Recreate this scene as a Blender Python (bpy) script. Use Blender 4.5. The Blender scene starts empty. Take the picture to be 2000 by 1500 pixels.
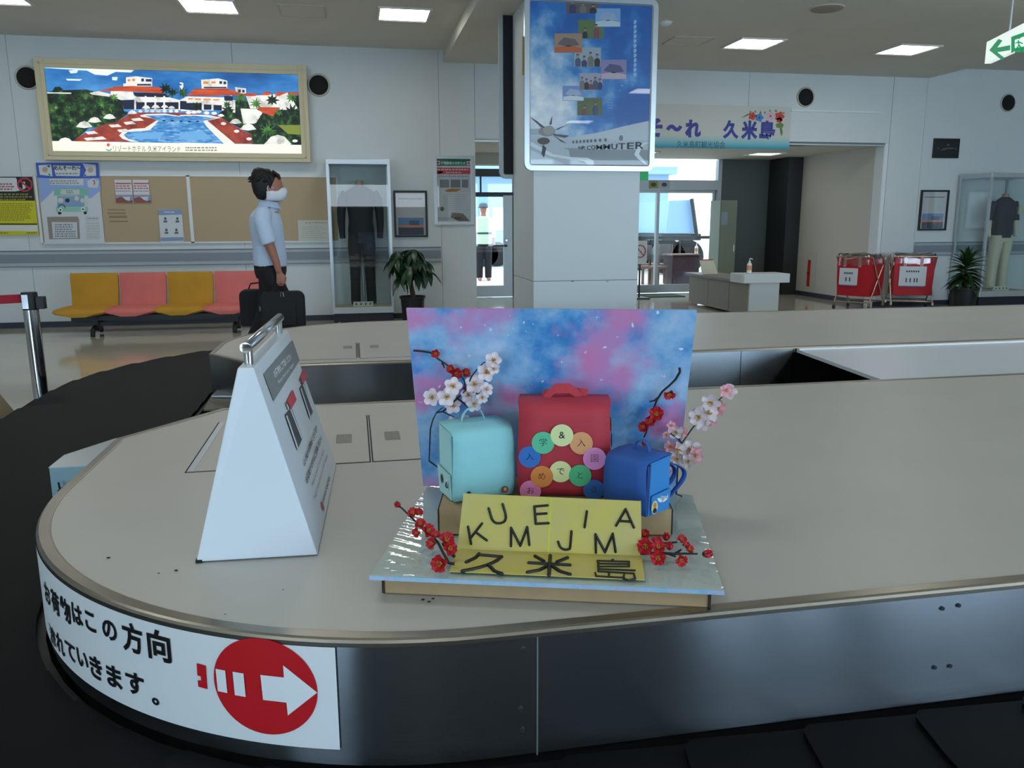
import bpy, bmesh, math, random
from mathutils import Vector, Matrix
R_ = math.radians
rnd = random.Random(7)
sc = bpy.context.scene
COL = sc.collection

# ------------------------------------------------------------------ camera
F = 1590.0; H = 1.26
def _n(v):
    v = Vector(v); return v.normalized()
_zd = _n((33, 8040, F)); _xw = _n((8450, -350, F)); _xw = (_xw - _zd * _xw.dot(_zd)).normalized()
_yw = _zd.cross(_xw)
if _yw.z < 0: _yw = -_yw
ROT = Matrix((_xw, _yw, -_zd))            # world = ROT @ camera (x right, y down, z forward)
CAMP = Vector((0, 0, H))
cd = bpy.data.cameras.new('camera'); cam = bpy.data.objects.new('camera', cd); COL.objects.link(cam)
cd.sensor_width = 36.0; cd.lens = F / 2000.0 * 36.0; cd.clip_start = .05; cd.clip_end = 500
_m = Matrix((ROT.col[0], -ROT.col[1], -ROT.col[2])).transposed()
cam.matrix_world = Matrix.Translation(CAMP) @ _m.to_4x4()
sc.camera = cam

# ------------------------------------------------------------------ world, lights, exposure
sc.view_settings.view_transform = 'Standard'; sc.view_settings.look = 'None'
sc.view_settings.gamma = 1.0; sc.view_settings.use_curve_mapping = False
w = bpy.data.worlds.new('sky'); sc.world = w; w.use_nodes = True
wb = w.node_tree.nodes['Background']; wb.inputs[0].default_value = (.80, .90, 1.0, 1); wb.inputs[1].default_value = 2.2
WIN = [(3.40, 4.15, .3, 2.85), (4.30, 5.05, .3, 2.85), (5.40, 7.70, .3, 2.85), (8.10, 11.2, .3, 2.85), (-6.2, -3.4, .3, 2.85), (-2.9, 2.9, 1.75, 2.5)]
YB = -5.5                                  # wall behind the camera, with the windows the daylight comes through
for i, (x0, x1, z0, z1) in enumerate(WIN):
    ld = bpy.data.lights.new('window_daylight', 'AREA'); ld.shape = 'RECTANGLE'; ld.size = x1 - x0; ld.size_y = z1 - z0
    ld.energy = (16 if z0 < 1 else 2.5) * (x1 - x0) * (z1 - z0); ld.color = (.52, .77, 1.0)
    lo = bpy.data.objects.new('window_daylight', ld); COL.objects.link(lo)
    lo.location = ((x0 + x1) / 2, YB - .02, (z0 + z1) / 2); lo.rotation_euler = (R_(90), 0, 0)
sc.view_settings.exposure = 0.52
LAMP = 10.5                                 # emission of the ceiling light diffusers

# ------------------------------------------------------------------ pixel helpers (photo pixel -> point on a known plane)
def ray(px, py): return ROT @ Vector(((px - 1000) / F, (py - 750) / F, 1.0))
def onz(px, py, z):
    r = ray(px, py); return CAMP + r * ((z - H) / r.z)
def ony(px, py, Y):
    r = ray(px, py); return CAMP + r * (Y / r.y)
def onx(px, py, X):
    r = ray(px, py); return CAMP + r * (X / r.x)
def onpl(px, py, p, n):
    r = ray(px, py); return CAMP + r * ((Vector(p) - CAMP).dot(n) / r.dot(n))

# ------------------------------------------------------------------ materials
def lin(c):
    c = c / 255.0
    return c / 12.92 if c <= .04045 else ((c + .055) / 1.055) ** 2.4
def rgb(h):
    if isinstance(h, str):
        h = h.lstrip('#'); h = tuple(int(h[i:i+2], 16) for i in (0, 2, 4))
    return tuple(lin(v) for v in h) + (1.0,)
_M = {}
def mat(name, col, rough=.6, metal=0.0, spec=.5, emit=0.0, noise=None, bump=None, aniso=0.0, coat=0.0, sheen=0.0, stretch=None, sss=0.0, col2=None):
    if name in _M: return _M[name]
    m = bpy.data.materials.new(name); m.use_nodes = True; nt = m.node_tree; b = nt.nodes['Principled BSDF']
    c = rgb(col)
    b.inputs['Base Color'].default_value = c; b.inputs['Roughness'].default_value = rough; b.inputs['Metallic'].default_value = metal
    b.inputs['Specular IOR Level'].default_value = spec
    if coat: b.inputs['Coat Weight'].default_value = coat; b.inputs['Coat Roughness'].default_value = .08
    if sheen: b.inputs['Sheen Weight'].default_value = sheen
    if aniso:
        b.inputs['Anisotropic'].default_value = aniso
        ge = nt.nodes.new('ShaderNodeNewGeometry'); tg = nt.nodes.new('ShaderNodeVectorMath'); tg.operation = 'CROSS_PRODUCT'; tg.inputs[1].default_value = (0, 0, 1)
        nt.links.new(ge.outputs['Normal'], tg.inputs[0]); nt.links.new(tg.outputs[0], b.inputs['Tangent'])
        b.inputs['Anisotropic Rotation'].default_value = 0.25
    if emit:
        b.inputs['Emission Color'].default_value = c; b.inputs['Emission Strength'].default_value = emit
    tc = None
    def coords():
        nonlocal tc
        if tc is None:
            t = nt.nodes.new('ShaderNodeTexCoord'); mp = nt.nodes.new('ShaderNodeMapping'); nt.links.new(t.outputs['Object'], mp.inputs[0])
            if stretch: mp.inputs['Scale'].default_value = stretch
            tc = mp.outputs[0]
        return tc
    if noise:
        nz = nt.nodes.new('ShaderNodeTexNoise'); nz.inputs['Scale'].default_value = noise[0]; nz.inputs['Detail'].default_value = 5
        nt.links.new(coords(), nz.inputs['Vector'])
        cr = nt.nodes.new('ShaderNodeValToRGB'); k = noise[1]
        c2 = rgb(col2) if col2 else tuple(min(1, v * (1 + k)) for v in c[:3]) + (1,)
        c1 = c if col2 else tuple(v * (1 - k) for v in c[:3]) + (1,)
        cr.color_ramp.elements[0].position = .32; cr.color_ramp.elements[0].color = c1
        cr.color_ramp.elements[1].position = .68; cr.color_ramp.elements[1].color = c2
        nt.links.new(nz.outputs[0], cr.inputs[0]); nt.links.new(cr.outputs[0], b.inputs['Base Color'])
        if emit: nt.links.new(cr.outputs[0], b.inputs['Emission Color'])
    if bump:
        nb = nt.nodes.new('ShaderNodeTexNoise'); nb.inputs['Scale'].default_value = bump[0]; nb.inputs['Detail'].default_value = 3
        nt.links.new(coords(), nb.inputs['Vector'])
        bp = nt.nodes.new('ShaderNodeBump'); bp.inputs['Strength'].default_value = bump[1]; bp.inputs['Distance'].default_value = bump[2] if len(bump) > 2 else .002
        nt.links.new(nb.outputs[0], bp.inputs['Height']); nt.links.new(bp.outputs[0], b.inputs['Normal'])
    _M[name] = m; return m
def schlick(nt):
    """thin-sheet reflectance, the same from both sides"""
    def mth(op, a=None, b=None):
        q = nt.nodes.new('ShaderNodeMath'); q.operation = op
        for i, v in enumerate((a, b)):
            if v is None: continue
            if isinstance(v, (int, float)): q.inputs[i].default_value = v
            else: nt.links.new(v, q.inputs[i])
        return q.outputs[0]
    ge = nt.nodes.new('ShaderNodeNewGeometry'); d = nt.nodes.new('ShaderNodeVectorMath'); d.operation = 'DOT_PRODUCT'
    nt.links.new(ge.outputs['Incoming'], d.inputs[0]); nt.links.new(ge.outputs['Normal'], d.inputs[1])
    return mth('ADD', mth('MULTIPLY', mth('POWER', mth('SUBTRACT', 1.0, mth('ABSOLUTE', d.outputs['Value'])), 5.0), .9), .045)
def glassmat(name, tint=(.92, .97, .96), refl=1.0, rough=.0):
    if name in _M: return _M[name]
    m = bpy.data.materials.new(name); m.use_nodes = True; nt = m.node_tree; nt.nodes.clear()
    o = nt.nodes.new('ShaderNodeOutputMaterial'); mx = nt.nodes.new('ShaderNodeMixShader'); t = nt.nodes.new('ShaderNodeBsdfTransparent')
    g = nt.nodes.new('ShaderNodeBsdfGlossy'); f = schlick(nt)
    t.inputs[0].default_value = tint + (1,); g.inputs['Roughness'].default_value = rough
    mu = nt.nodes.new('ShaderNodeMath'); mu.operation = 'MULTIPLY'; mu.inputs[1].default_value = 1.6 * refl; mu.use_clamp = True; nt.links.new(f, mu.inputs[0])
    nt.links.new(mu.outputs[0], mx.inputs[0]); nt.links.new(t.outputs[0], mx.inputs[1]); nt.links.new(g.outputs[0], mx.inputs[2]); nt.links.new(mx.outputs[0], o.inputs[0])
    _M[name] = m; return m
def skymat(name, stops, scale, emit=0.0, rough=.5, seed=0.0, detail=5, coat=0.0, stretch=(1, 1, 1)):
    """printed picture of drifting cloud colours: noise through a colour ramp"""
    if name in _M: return _M[name]
    m = bpy.data.materials.new(name); m.use_nodes = True; nt = m.node_tree; b = nt.nodes['Principled BSDF']; b.inputs['Roughness'].default_value = rough
    if coat: b.inputs['Coat Weight'].default_value = coat; b.inputs['Coat Roughness'].default_value = .05
    t = nt.nodes.new('ShaderNodeTexCoord'); mp = nt.nodes.new('ShaderNodeMapping'); mp.inputs['Location'].default_value = (seed, seed * .7, seed * 1.3); mp.inputs['Scale'].default_value = stretch
    nz = nt.nodes.new('ShaderNodeTexNoise'); nz.inputs['Scale'].default_value = scale; nz.inputs['Detail'].default_value = detail; nz.inputs['Roughness'].default_value = .55
    cr = nt.nodes.new('ShaderNodeValToRGB')
    while len(cr.color_ramp.elements) < len(stops): cr.color_ramp.elements.new(.5)
    for e, (p, c) in zip(cr.color_ramp.elements, stops): e.position = p; e.color = rgb(c)
    nt.links.new(t.outputs['Object'], mp.inputs[0]); nt.links.new(mp.outputs[0], nz.inputs['Vector']); nt.links.new(nz.outputs[0], cr.inputs[0]); nt.links.new(cr.outputs[0], b.inputs['Base Color'])
    if emit: nt.links.new(cr.outputs[0], b.inputs['Emission Color']); b.inputs['Emission Strength'].default_value = emit
    _M[name] = m; return m

# ------------------------------------------------------------------ mesh builder
PM = {}
class MB:
    def __init__(s): s.v = []; s.f = []; s.mi = []; s.cur = 0
    def add(s, vs, fs):
        k = len(s.v); s.v += [Vector(p) for p in vs]
        for f in fs: s.f.append([k + i for i in f]); s.mi.append(s.cur)
        return s
    def box(s, lo, hi, M=None):
        x0, y0, z0 = lo; x1, y1, z1 = hi
        vs = [Vector(p) for p in ((x0,y0,z0),(x1,y0,z0),(x1,y1,z0),(x0,y1,z0),(x0,y0,z1),(x1,y0,z1),(x1,y1,z1),(x0,y1,z1))]
        if M: vs = [M @ p for p in vs]
        return s.add(vs, [(0,3,2,1),(4,5,6,7),(0,1,5,4),(1,2,6,5),(2,3,7,6),(3,0,4,7)])
    def hexa(s, b4, t4):
        return s.add(list(b4) + list(t4), [(0,3,2,1),(4,5,6,7),(0,1,5,4),(1,2,6,5),(2,3,7,6),(3,0,4,7)])
    def poly(s, pts): return s.add(pts, [list(range(len(pts)))])
    def prism(s, pts, d):
        n = len(pts); d = Vector(d); top = [Vector(p) + d for p in pts]
        fs = [list(range(n))[::-1], list(range(n, 2 * n))] + [(i, (i + 1) % n, n + (i + 1) % n, n + i) for i in range(n)]
        return s.add([Vector(p) for p in pts] + top, fs)
    def tube(s, path, r, n=10, cap=True, closed=False, flat=None):
        path = [Vector(p) for p in path]; m = len(path); rr = r if isinstance(r, (list, tuple)) else [r] * m
        k = len(s.v); prev = None; vs = []; fs = []
        for i, p in enumerate(path):
            if closed: t = (path[(i + 1) % m] - path[i - 1]).normalized()
            else: t = (path[min(i + 1, m - 1)] - path[max(i - 1, 0)]).normalized()
            if prev is None:
                a = Vector((0, 0, 1)) if abs(t.z) < .9 else Vector((1, 0, 0)); u = t.cross(a).normalized()
            else:
                u = (prev - t * prev.dot(t)).normalized()
            prev = u; w_ = t.cross(u)
            for j in range(n):
                an = 2 * math.pi * j / n
                ru, rw = (rr[i], rr[i]) if flat is None else (rr[i], rr[i] * flat)
                vs.append(p + u * math.cos(an) * ru + w_ * math.sin(an) * rw)
        for i in range(m if closed else m - 1):
            a = i * n; b = ((i + 1) % m) * n
            for j in range(n): fs.append((a + j, a + (j + 1) % n, b + (j + 1) % n, b + j))
        if cap and not closed: fs.append(list(range(n))[::-1]); fs.append([(m - 1) * n + j for j in range(n)])
        return s.add(vs, fs)
    def cyl(s, p0, p1, r, n=20, r2=None): return s.tube([p0, p1], [r, r if r2 is None else r2], n)
    def rings(s, rs, cap=True, closed=True):
        n = len(rs[0]); vs = [p for r in rs for p in r]; fs = []
        for i in range(len(rs) - 1):
            for j in range(n if closed else n - 1):
                a = i * n + j; b = i * n + (j + 1) % n; fs.append((a, b, b + n, a + n))
        if cap and closed: fs.append(list(range(n))[::-1]); fs.append([(len(rs) - 1) * n + j for j in range(n)])
        return s.add(vs, fs)
    def lathe(s, prof, c, n=24, axis='Z', cap=True):
        c = Vector(c); rs = []
        for r, h in prof:
            row = []
            for j in range(n):
                a = 2 * math.pi * j / n
                if axis == 'Z': row.append(c + Vector((r * math.cos(a), r * math.sin(a), h)))
                elif axis == 'Y': row.append(c + Vector((r * math.cos(a), h, -r * math.sin(a))))
                else: row.append(c + Vector((h, r * math.cos(a), r * math.sin(a))))
            rs.append(row)
        return s.rings(rs, cap)
    def ball(s, c, r, nu=12, nv=8):
        c = Vector(c); rx, ry, rz = (r, r, r) if not isinstance(r, (tuple, list)) else r
        rs = []
        for i in range(nv + 1):
            th = math.pi * (i / nv) * .98 + .01 * math.pi; rs.append([c + Vector((rx * math.sin(th) * math.cos(2 * math.pi * j / nu), ry * math.sin(th) * math.sin(2 * math.pi * j / nu), -rz * math.cos(th))) for j in range(nu)])
        return s.rings(rs)
    def ell(s, c, ru, rv, n=24, u=(1, 0, 0), v=(0, 0, 1)):
        c = Vector(c); u = Vector(u); v = Vector(v)
        return s.poly([c + u * (ru * math.cos(2 * math.pi * i / n)) + v * (rv * math.sin(2 * math.pi * i / n)) for i in range(n)])
    def build(s, name, m, parent=None, smooth=False, bevel=0.0, local=False, subd=0, seg=2):
        me = bpy.data.meshes.new(name); vs = s.v
        if parent is not None and not local:
            inv = PM[parent].inverted(); vs = [inv @ p for p in vs]
        me.from_pydata([tuple(p) for p in vs], [], s.f)
        if isinstance(m, (list, tuple)):
            for q in m: me.materials.append(q)
            for p, i in zip(me.polygons, s.mi): p.material_index = i
        else: me.materials.append(m)
        bm = bmesh.new(); bm.from_mesh(me); bmesh.ops.recalc_face_normals(bm, faces=bm.faces) if not getattr(s, 'keepn', False) else None
        if bevel:
            es = [e for e in bm.edges if len(e.link_faces) == 2 and e.calc_face_angle(0) > .6]
            bmesh.ops.bevel(bm, geom=es, offset=bevel, segments=seg, profile=.6, affect='EDGES', clamp_overlap=True)
        bm.to_mesh(me); bm.free()
        if smooth:
            for p in me.polygons: p.use_smooth = True
            if smooth != 'all':
                me.set_sharp_from_angle(angle=R_(42 if smooth is True else smooth))
        o = bpy.data.objects.new(name, me); COL.objects.link(o)
        if parent is not None: o.parent = parent; PM[o] = PM[parent]
        else: PM[o] = Matrix.Identity(4)
        if subd:
            q = o.modifiers.new('s', 'SUBSURF'); q.levels = subd; q.render_levels = subd
        return o
def tag(o, label=None, cat=None, group=None, kind=None):
    if label: o['label'] = label
    if cat: o['category'] = cat
    if group: o['group'] = group
    if kind: o['kind'] = kind
    return o
def thing(name, label, cat, loc=(0, 0, 0), rotz=0.0, group=None, kind=None):
    o = bpy.data.objects.new(name, None); COL.objects.link(o); o.location = loc; o.rotation_euler = (0, 0, rotz); o.empty_display_size = .1
    PM[o] = Matrix.Translation(Vector(loc)) @ Matrix.Rotation(rotz, 4, 'Z')
    return tag(o, label, cat, group, kind)
def dup(o, parent=None):
    c = o.copy(); COL.objects.link(c)
    if parent is not None: c.parent = parent
    PM[c] = PM[o]
    for ch in list(o.children): dup(ch, c)
    return c
def struct(o): o['kind'] = 'structure'; return o
def text2d(body, size=1.0, bold=0.0, align='CENTER', sp=1.0, line=1.0):
    c = bpy.data.curves.new('lettering', 'FONT'); c.body = body; c.size = size; c.align_x = align; c.align_y = 'CENTER'; c.offset = bold; c.space_character = sp; c.space_line = line; c.resolution_u = 3
    o = bpy.data.objects.new('lettering', c); COL.objects.link(o); dg = bpy.context.evaluated_depsgraph_get(); ev = o.evaluated_get(dg); me = ev.to_mesh()
    vs = [v.co.copy() for v in me.vertices]; fs = [list(p.vertices) for p in me.polygons]; ev.to_mesh_clear()
    bpy.data.objects.remove(o); bpy.data.curves.remove(c)
    return vs, fs
def text_on(mb, body, fn, size, bold=0.0, align='CENTER', sp=1.0, fit=None, line=1.0):
    """fn(u, v) -> world point; fit=(u0,v0,u1,v1) stretches the text's box onto that rectangle"""
    vs, fs = text2d(body, 1.0, bold, align, sp, line)
    if fit:
        xs = [v.x for v in vs]; ys = [v.y for v in vs]; ax, bx, ay, by = min(xs), max(xs), min(ys), max(ys)
        u0, v0, u1, v1 = fit; pts = [fn(u0 + (v.x - ax) / (bx - ax) * (u1 - u0), v0 + (v.y - ay) / (by - ay) * (v1 - v0)) for v in vs]
    else: pts = [fn(v.x * size, v.y * size) for v in vs]
    mb.keepn = True
    mb.add(pts, fs); return mb
def arc(c, r, a0, a1, n): return [(c[0] + r * math.cos(R_(a0 + (a1 - a0) * i / n)), c[1] + r * math.sin(R_(a0 + (a1 - a0) * i / n))) for i in range(n + 1)]
def fused(mb, voxel, smooth_it=6):
    """fuse overlapping closed pieces into one continuous skin"""
    me = bpy.data.meshes.new('tmp'); me.from_pydata([tuple(p) for p in mb.v], [], mb.f); o = bpy.data.objects.new('tmp', me); COL.objects.link(o)
    bm = bmesh.new(); bm.from_mesh(me); bmesh.ops.recalc_face_normals(bm, faces=bm.faces); bm.to_mesh(me); bm.free()
    q = o.modifiers.new('r', 'REMESH'); q.mode = 'VOXEL'; q.voxel_size = voxel
    if smooth_it: q2 = o.modifiers.new('s', 'SMOOTH'); q2.factor = .5; q2.iterations = smooth_it
    dg = bpy.context.evaluated_depsgraph_get(); ev = o.evaluated_get(dg); m2 = ev.to_mesh()
    out = MB(); out.add([v.co.copy() for v in m2.vertices], [list(p.vertices) for p in m2.polygons]); ev.to_mesh_clear()
    bpy.data.objects.remove(o); bpy.data.meshes.remove(me)
    return out
# ------------------------------------------------------------------ the room
YW = 11.07; ZC = 3.443; ZL = 3.297; ZO = 2.35; XO0, XO1 = 1.64, 7.68; YF = 13.95
m_wall = mat('wall_paint', '#cfd6d8', .55, noise=(3, .015))
m_joint = mat('wall_joint', '#7f878b', .7)
m_ceil = mat('ceiling_paint', '#d2cfc4', .8, noise=(2, .02))
m_floor = mat('floor_vinyl', '#c2baa9', .10, spec=.5, noise=(1.2, .05), bump=(.9, .06, .02), coat=.35)
m_base = mat('baseboard_vinyl', '#2a2f3d', .5)
m_white = mat('white_paint', '#dfe4e6', .45)
m_alu = mat('aluminium', '#c6ccd0', .32, metal=.85)
m_alud = mat('grey_door_frame', '#9a9f9f', .4, metal=.5)
m_black = mat('black_plastic', '#0c0d0f', .5)
m_dark = mat('dark_grey_metal', '#26292b', .5)

fl = MB(); fl.box((-7, -5.5, -.1), (12, YF, 0)); struct(fl.build('floor', m_floor))
# far wall: panels with open joints
wf = MB().box((-7, YW + .03, 0), (XO0 - .002, YW + .2, ZC)).box((XO1 + .002, YW + .03, 0), (12, YW + .2, ZC)).box((XO0, YW + .03, ZO), (XO1, YW + .2, ZC)).build('wall_far', m_joint); struct(wf)
def wpanel(x0, x1, z0, z1): MB().box((x0 + .002, YW, z0), (x1 - .002, YW + .032, z1)).build('wall_panel', m_wall, wf)
for a, b in ((-7, -3.9), (-3.9, -1.37), (-1.37, 1.17), (1.17, XO0), (XO1 + .062, 8.29), (8.29, 10.3), (10.3, 12)): wpanel(a, b, 0, ZC)
for a, b in ((XO0, 3.3), (3.3, 5.5), (5.5, XO1 + .06)): wpanel(a, b, ZO + (.032 if b > XO1 else 0), ZC)
MB().box((XO1, YW - .004, 0), (XO1 + .055, YW + .03, ZO + .03)).build('opening_trim', m_white, wf)
MB().box((XO1 - .012, YW, 0), (XO1 + .001, YW + .202, ZO)).build('jamb_lining', m_wall, wf)
MB().box((XO0, YW - .003, ZO - .012), (XO1, YW + .2, ZO + .004)).build('lintel_trim', m_alu, wf)
# moulding on the lintel right of the banner
MB().box((ony(1545, 216, YW).x, YW - .02, ony(1545, 216, YW).z - .012), (ony(1720, 216, YW).x, YW, ony(1545, 216, YW).z + .012)).build('cable_duct', m_white, wf)
wl = struct(MB().box((-7.2, -5.5, 0), (-7, YW + .2, ZC)).build('wall_left', m_wall))
wr_ = struct(MB().box((12, -5.5, 0), (12.2, YW + .2, ZC)).build('wall_right', m_wall))
# wall behind the camera with window openings
wb_ = MB(); xs = sorted({-7, 12} | {q for w_ in WIN for q in w_[:2]})
for xa_, xb_ in zip(xs, xs[1:]):
    op = [w_ for w_ in WIN if w_[0] <= xa_ + 1e-6 and w_[1] >= xb_ - 1e-6]
    for z0, z1 in ([(0, ZC)] if not op else [(0, op[0][2]), (op[0][3], ZC)]): wb_.box((xa_, YB - .2, z0), (xb_, YB, z1))
struct(wb_.build('wall_behind', mat('wall_behind_paint', '#4a4d50', .6)))
for i, (x0, x1, z0, z1) in enumerate(WIN):
    f = MB(); t = .04
    f.box((x0, YB, z0), (x1, YB + .05, z0 + t)).box((x0, YB, z1 - t), (x1, YB + .05, z1)).box((x0, YB, z0), (x0 + t, YB + .05, z1)).box((x1 - t, YB, z0), (x1, YB + .05, z1))
    struct(f.build('window_%d' % (i + 1), m_alu))
# ceiling: high field, lower field over the middle with a sloping edge on its right
c = MB().box((-7, -5.5, ZC), (1.24, YW + .2, ZC + .1)).box((8.66, -5.5, ZC), (12, YW + .2, ZC + .1))
struct(c.build('ceiling', m_ceil))
c = MB().prism([(1.24, -5.5, ZL), (8.30, -5.5, ZL), (8.66, -5.5, ZC), (8.66, -5.5, ZC + .1), (1.24, -5.5, ZC + .1)], (0, YW + 5.7, 0))
struct(c.build('ceiling_lower_field', m_ceil))
# baseboards and the grey wall guard band
for i, (a, b) in enumerate(((-7, XO0), (XO1, 12))):
    struct(MB().box((a, YW - .012, 0), (b, YW, .072)).build('baseboard_far' if i == 0 else 'baseboard_far_right', m_base))
m_b1 = mat('guard_light', '#aab3ba', .5); m_b2 = mat('guard_grey', '#838b95', .5); m_b3 = mat('guard_edge', '#6d757d', .5)
for i, (a, b) in enumerate(((-7, 1.155), (8.30, 12))):
    tr = struct(MB().box((a, YW - .018, .752), (b, YW, .95)).build('trim_%d' % (i + 1), m_b1))
    MB().box((a, YW - .022, .80), (b, YW - .018, .905)).build('guard_strip', m_b2, tr)
    MB().box((a, YW - .026, .94), (b, YW - .018, .952)).box((a, YW - .026, .750), (b, YW - .018, .760)).build('guard_edge', m_b3, tr)

# ------------------------------------------------------------------ corridor behind the wide opening
struct(MB().box((XO0 - .6, YW + .2, ZO), (XO1 + .3, YF, ZO + .1)).build('ceiling_corridor', m_ceil))
m_corr = mat('corridor_paint', '#b9b5ab', .6)
struct(MB().box((7.66, YW + .2, 0), (7.86, 13.25, ZO)).build('wall_corridor_right', m_corr))
struct(MB().box((7.645, YW + .2, 0), (7.66, 13.25, .075)).build('baseboard_corridor', m_base))
struct(MB().box((1.2, YW + .2, 0), (XO0, YF, ZO)).build('wall_corridor_left', m_corr))
# the front of the corridor: glass doors in grey frames
def gx(px, py=450, Y=YF): return ony(px, py, Y).x
m_gl = glassmat('door_glass', (.93, .97, .98), .5)
m_ff = mat('facade_panel', '#4c524f', .55); m_ff2 = mat('facade_dark', '#26282a', .5)
x_post = gx(1396); x_pan = gx(1495); x_col = gx(1522)
struct(MB().box((x_post + .06, YF - .02, 0), (x_pan, YF + .06, ZO)).build('wall_front_panel', m_ff))
struct(MB().box((x_pan, 13.25, 0), (7.9, YF + .06, ZO)).build('wall_front_column', m_ff2))
z_h1 = ony(1300, 352, YF).z; z_h0 = ony(1300, 371, YF).z
xs0 = 3.6
dr = MB().box((xs0, YF - .06, z_h0), (x_post, YF + .06, z_h1))                         # header of the sliding door
dr.box((x_post, YF - .05, 0), (x_post + .07, YF + .07, ZO))
dr.box((xs0, YF - .05, 0), (xs0 + .06, YF + .06, ZO))
d2 = struct(dr.build('door_2', m_alud))
px_m = gx(1284)
def leaf(x0, x1, y, nm, par, z1):
    f = MB(); t = .05
    f.box((x0, y - .02, .02), (x0 + t, y + .02, z1)).box((x1 - t, y - .02, .02), (x1, y + .02, z1)).box((x0 + t, y - .02, .02), (x1 - t, y + .02, .16)).box((x0 + t, y - .02, z1 - .05), (x1 - t, y + .02, z1))
    lf = f.build('door_leaf', m_alud, par)
    MB().box((x0 + t, y - .004, .16), (x1 - t, y + .004, z1 - .05)).build('pane', m_gl, lf); return lf
leaf(xs0 + .06, px_m + .02, YF, 'door_leaf', d2, z_h0); leaf(px_m - .03, x_post, YF + .05, 'door_leaf', d2, z_h0)
MB().box((xs0 + .06, YF - .004, z_h1), (x_post, YF + .004, ZO - .03)).build('transom_pane', m_gl, d2)
# the hinged glass door on the left
xl0, xl1 = XO0 + .02, 3.3
z_t0 = ony(960, 378, YF).z; z_t1 = ony(960, 345, YF).z; z_b0 = ony(960, 330, YF).z
xm = gx(983); xe = gx(999)
d1 = struct(MB().box((xl0, YF - .05, z_t0 - .03), (3.6, YF + .05, z_t0 + .02)).box((xl0, YF - .05, z_t1), (3.6, YF + .05, z_b0)).box((xl0, YF - .05, 0), (xl0 + .05, YF + .05, z_t1)).box((xe + .02, YF - .05, 0), (xe + .09, YF + .05, z_t1)).build('door_1', m_dark))
f = MB(); y = YF
f.box((xm, y - .02, .01), (xe + .02, y + .02, z_t0 - .03)).box((xl0 + .05, y - .02, .01), (xm, y + .02, .2)).box((xl0 + .05, y - .02, .01), (xl0 + .09, y + .02, z_t0 - .03))
lf = f.build('door_leaf', m_alud, d1)
MB().box((xl0 + .09, y - .004, .2), (xm, y + .004, z_t0 - .03)).build('pane', m_gl, lf)
hz = ony(985, 480, YF - .05).z
MB().box((xm - .16, y - .075, hz - .012), (xm + .06, y - .055, hz + .012)).box((xm + .02, y - .06, hz - .02), (xm + .05, y - .02, hz + .02)).build('lever_handle', m_dark, lf)
MB().lathe([(.02, -.03), (.03, -.02), (.03, -.02)], (xm + .05, y, hz + .09), 14, 'Y').build('lock', m_alu, lf)
MB().box((xl0 + .05, y - .004, z_t0 + .02), (3.6, y + .004, z_t1)).build('transom_pane', m_gl, d1)
MB().box((gx(938), y - .03, z_t0 + .02), (gx(941), y + .03, z_t1)).build('transom_bar', m_dark, d1)
MB().box((xl0 + .09, y - .008, z_t0 - .055), (xm, y - .005, z_t0 - .03)).build('green_strip', mat('green_film', '#1d6b52', .5), lf)
struct(MB().box((xe + .09, YF - .02, 0), (3.6, YF + .06, ZO)).build('wall_front_left', m_ff))
# white bulkhead over the corridor in front of the left door
struct(MB().box((XO0 - .4, 13.2, z_b0 + .02), (3.4, 13.5, ZO)).build('trim_3', mat('bulkhead', '#b5b3a8', .6)))
tag(MB().box((gx(1245), 13.25, 0), (gx(1313), 13.85, .012)).build('door_mat', mat('mat_green', '#1f3a30', .9, bump=(200, .5))), 'dark green mat on the floor inside the sliding glass door', 'mat')

# outside, beyond the glass
m_gr = mat('forecourt_paving', '#c9c9c4', .8, noise=(2, .04))
struct(MB().box((-12, YF + .06, -.1), (30, 60, -.005)).build('ground_forecourt', m_gr))
tag(MB().box((-8, 33, 0), (13, 36, 3.2)).box((-8.2, 32.6, 3.2), (13.2, 36, 3.5)).build('airport_building', mat('pale_blue_building', '#8fb2cf', .7)), 'pale blue low building across the forecourt seen through the doors', 'building')
# service truck side seen through the sliding door
a = ony(1308, 392, 19); b = ony(1352, 458, 19)
tk = thing('delivery_truck', 'light blue box truck standing outside the sliding glass door', 'truck', (a.x, 19, 0))
MB().prism([(ony(1308, 392, 19).x, 19, ony(1308, 392, 19).z), (ony(1349, 390, 19).x, 19, ony(1349, 390, 19).z), (ony(1361, 456, 19).x, 19, ony(1361, 456, 19).z), (ony(1300, 456, 19).x, 19, ony(1300, 456, 19).z)], (0, 2.4, 0)).build('cargo_box', mat('truck_blue', '#8db4dc', .5), tk)
MB().box((ony(1300, 456, 19).x - .1, 18.98, ony(1300, 470, 19).z), (ony(1361, 456, 19).x + .1, 21.4, ony(1300, 457, 19).z)).build('chassis', m_dark, tk)
for xx in (ony(1312, 456, 19).x, ony(1348, 456, 19).x):
    for yy in (19.1, 21.1): MB().lathe([(.12, 0), (.42, 0), (.42, .24), (.12, .24)], (xx, yy, .42), 20, 'Y').build('wheel', m_black, tk, smooth=True)
MB().cyl((ony(1351, 388, 18.9).x, 18.9, ony(1351, 388, 18.9).z), (ony(1361, 462, 18.9).x, 18.9, ony(1361, 462, 18.9).z), .05, 8).build('corner_post', m_dark, tk)
# railing
rl = thing('guard_rail', 'dark metal guard rail outside the sliding glass door', 'railing', (gx(1300, 460, 16.5), 16.5, 0))
zr = ony(1320, 464, 16.5).z
g = MB().box((4.3, 16.48, zr - .03), (9.5, 16.53, zr + .03)); g.build('top_rail', m_dark, rl)
for i in range(7): MB().cyl((4.4 + i * .8, 16.5, 0), (4.4 + i * .8, 16.5, zr), .022, 8).build('post', m_dark, rl)
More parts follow.
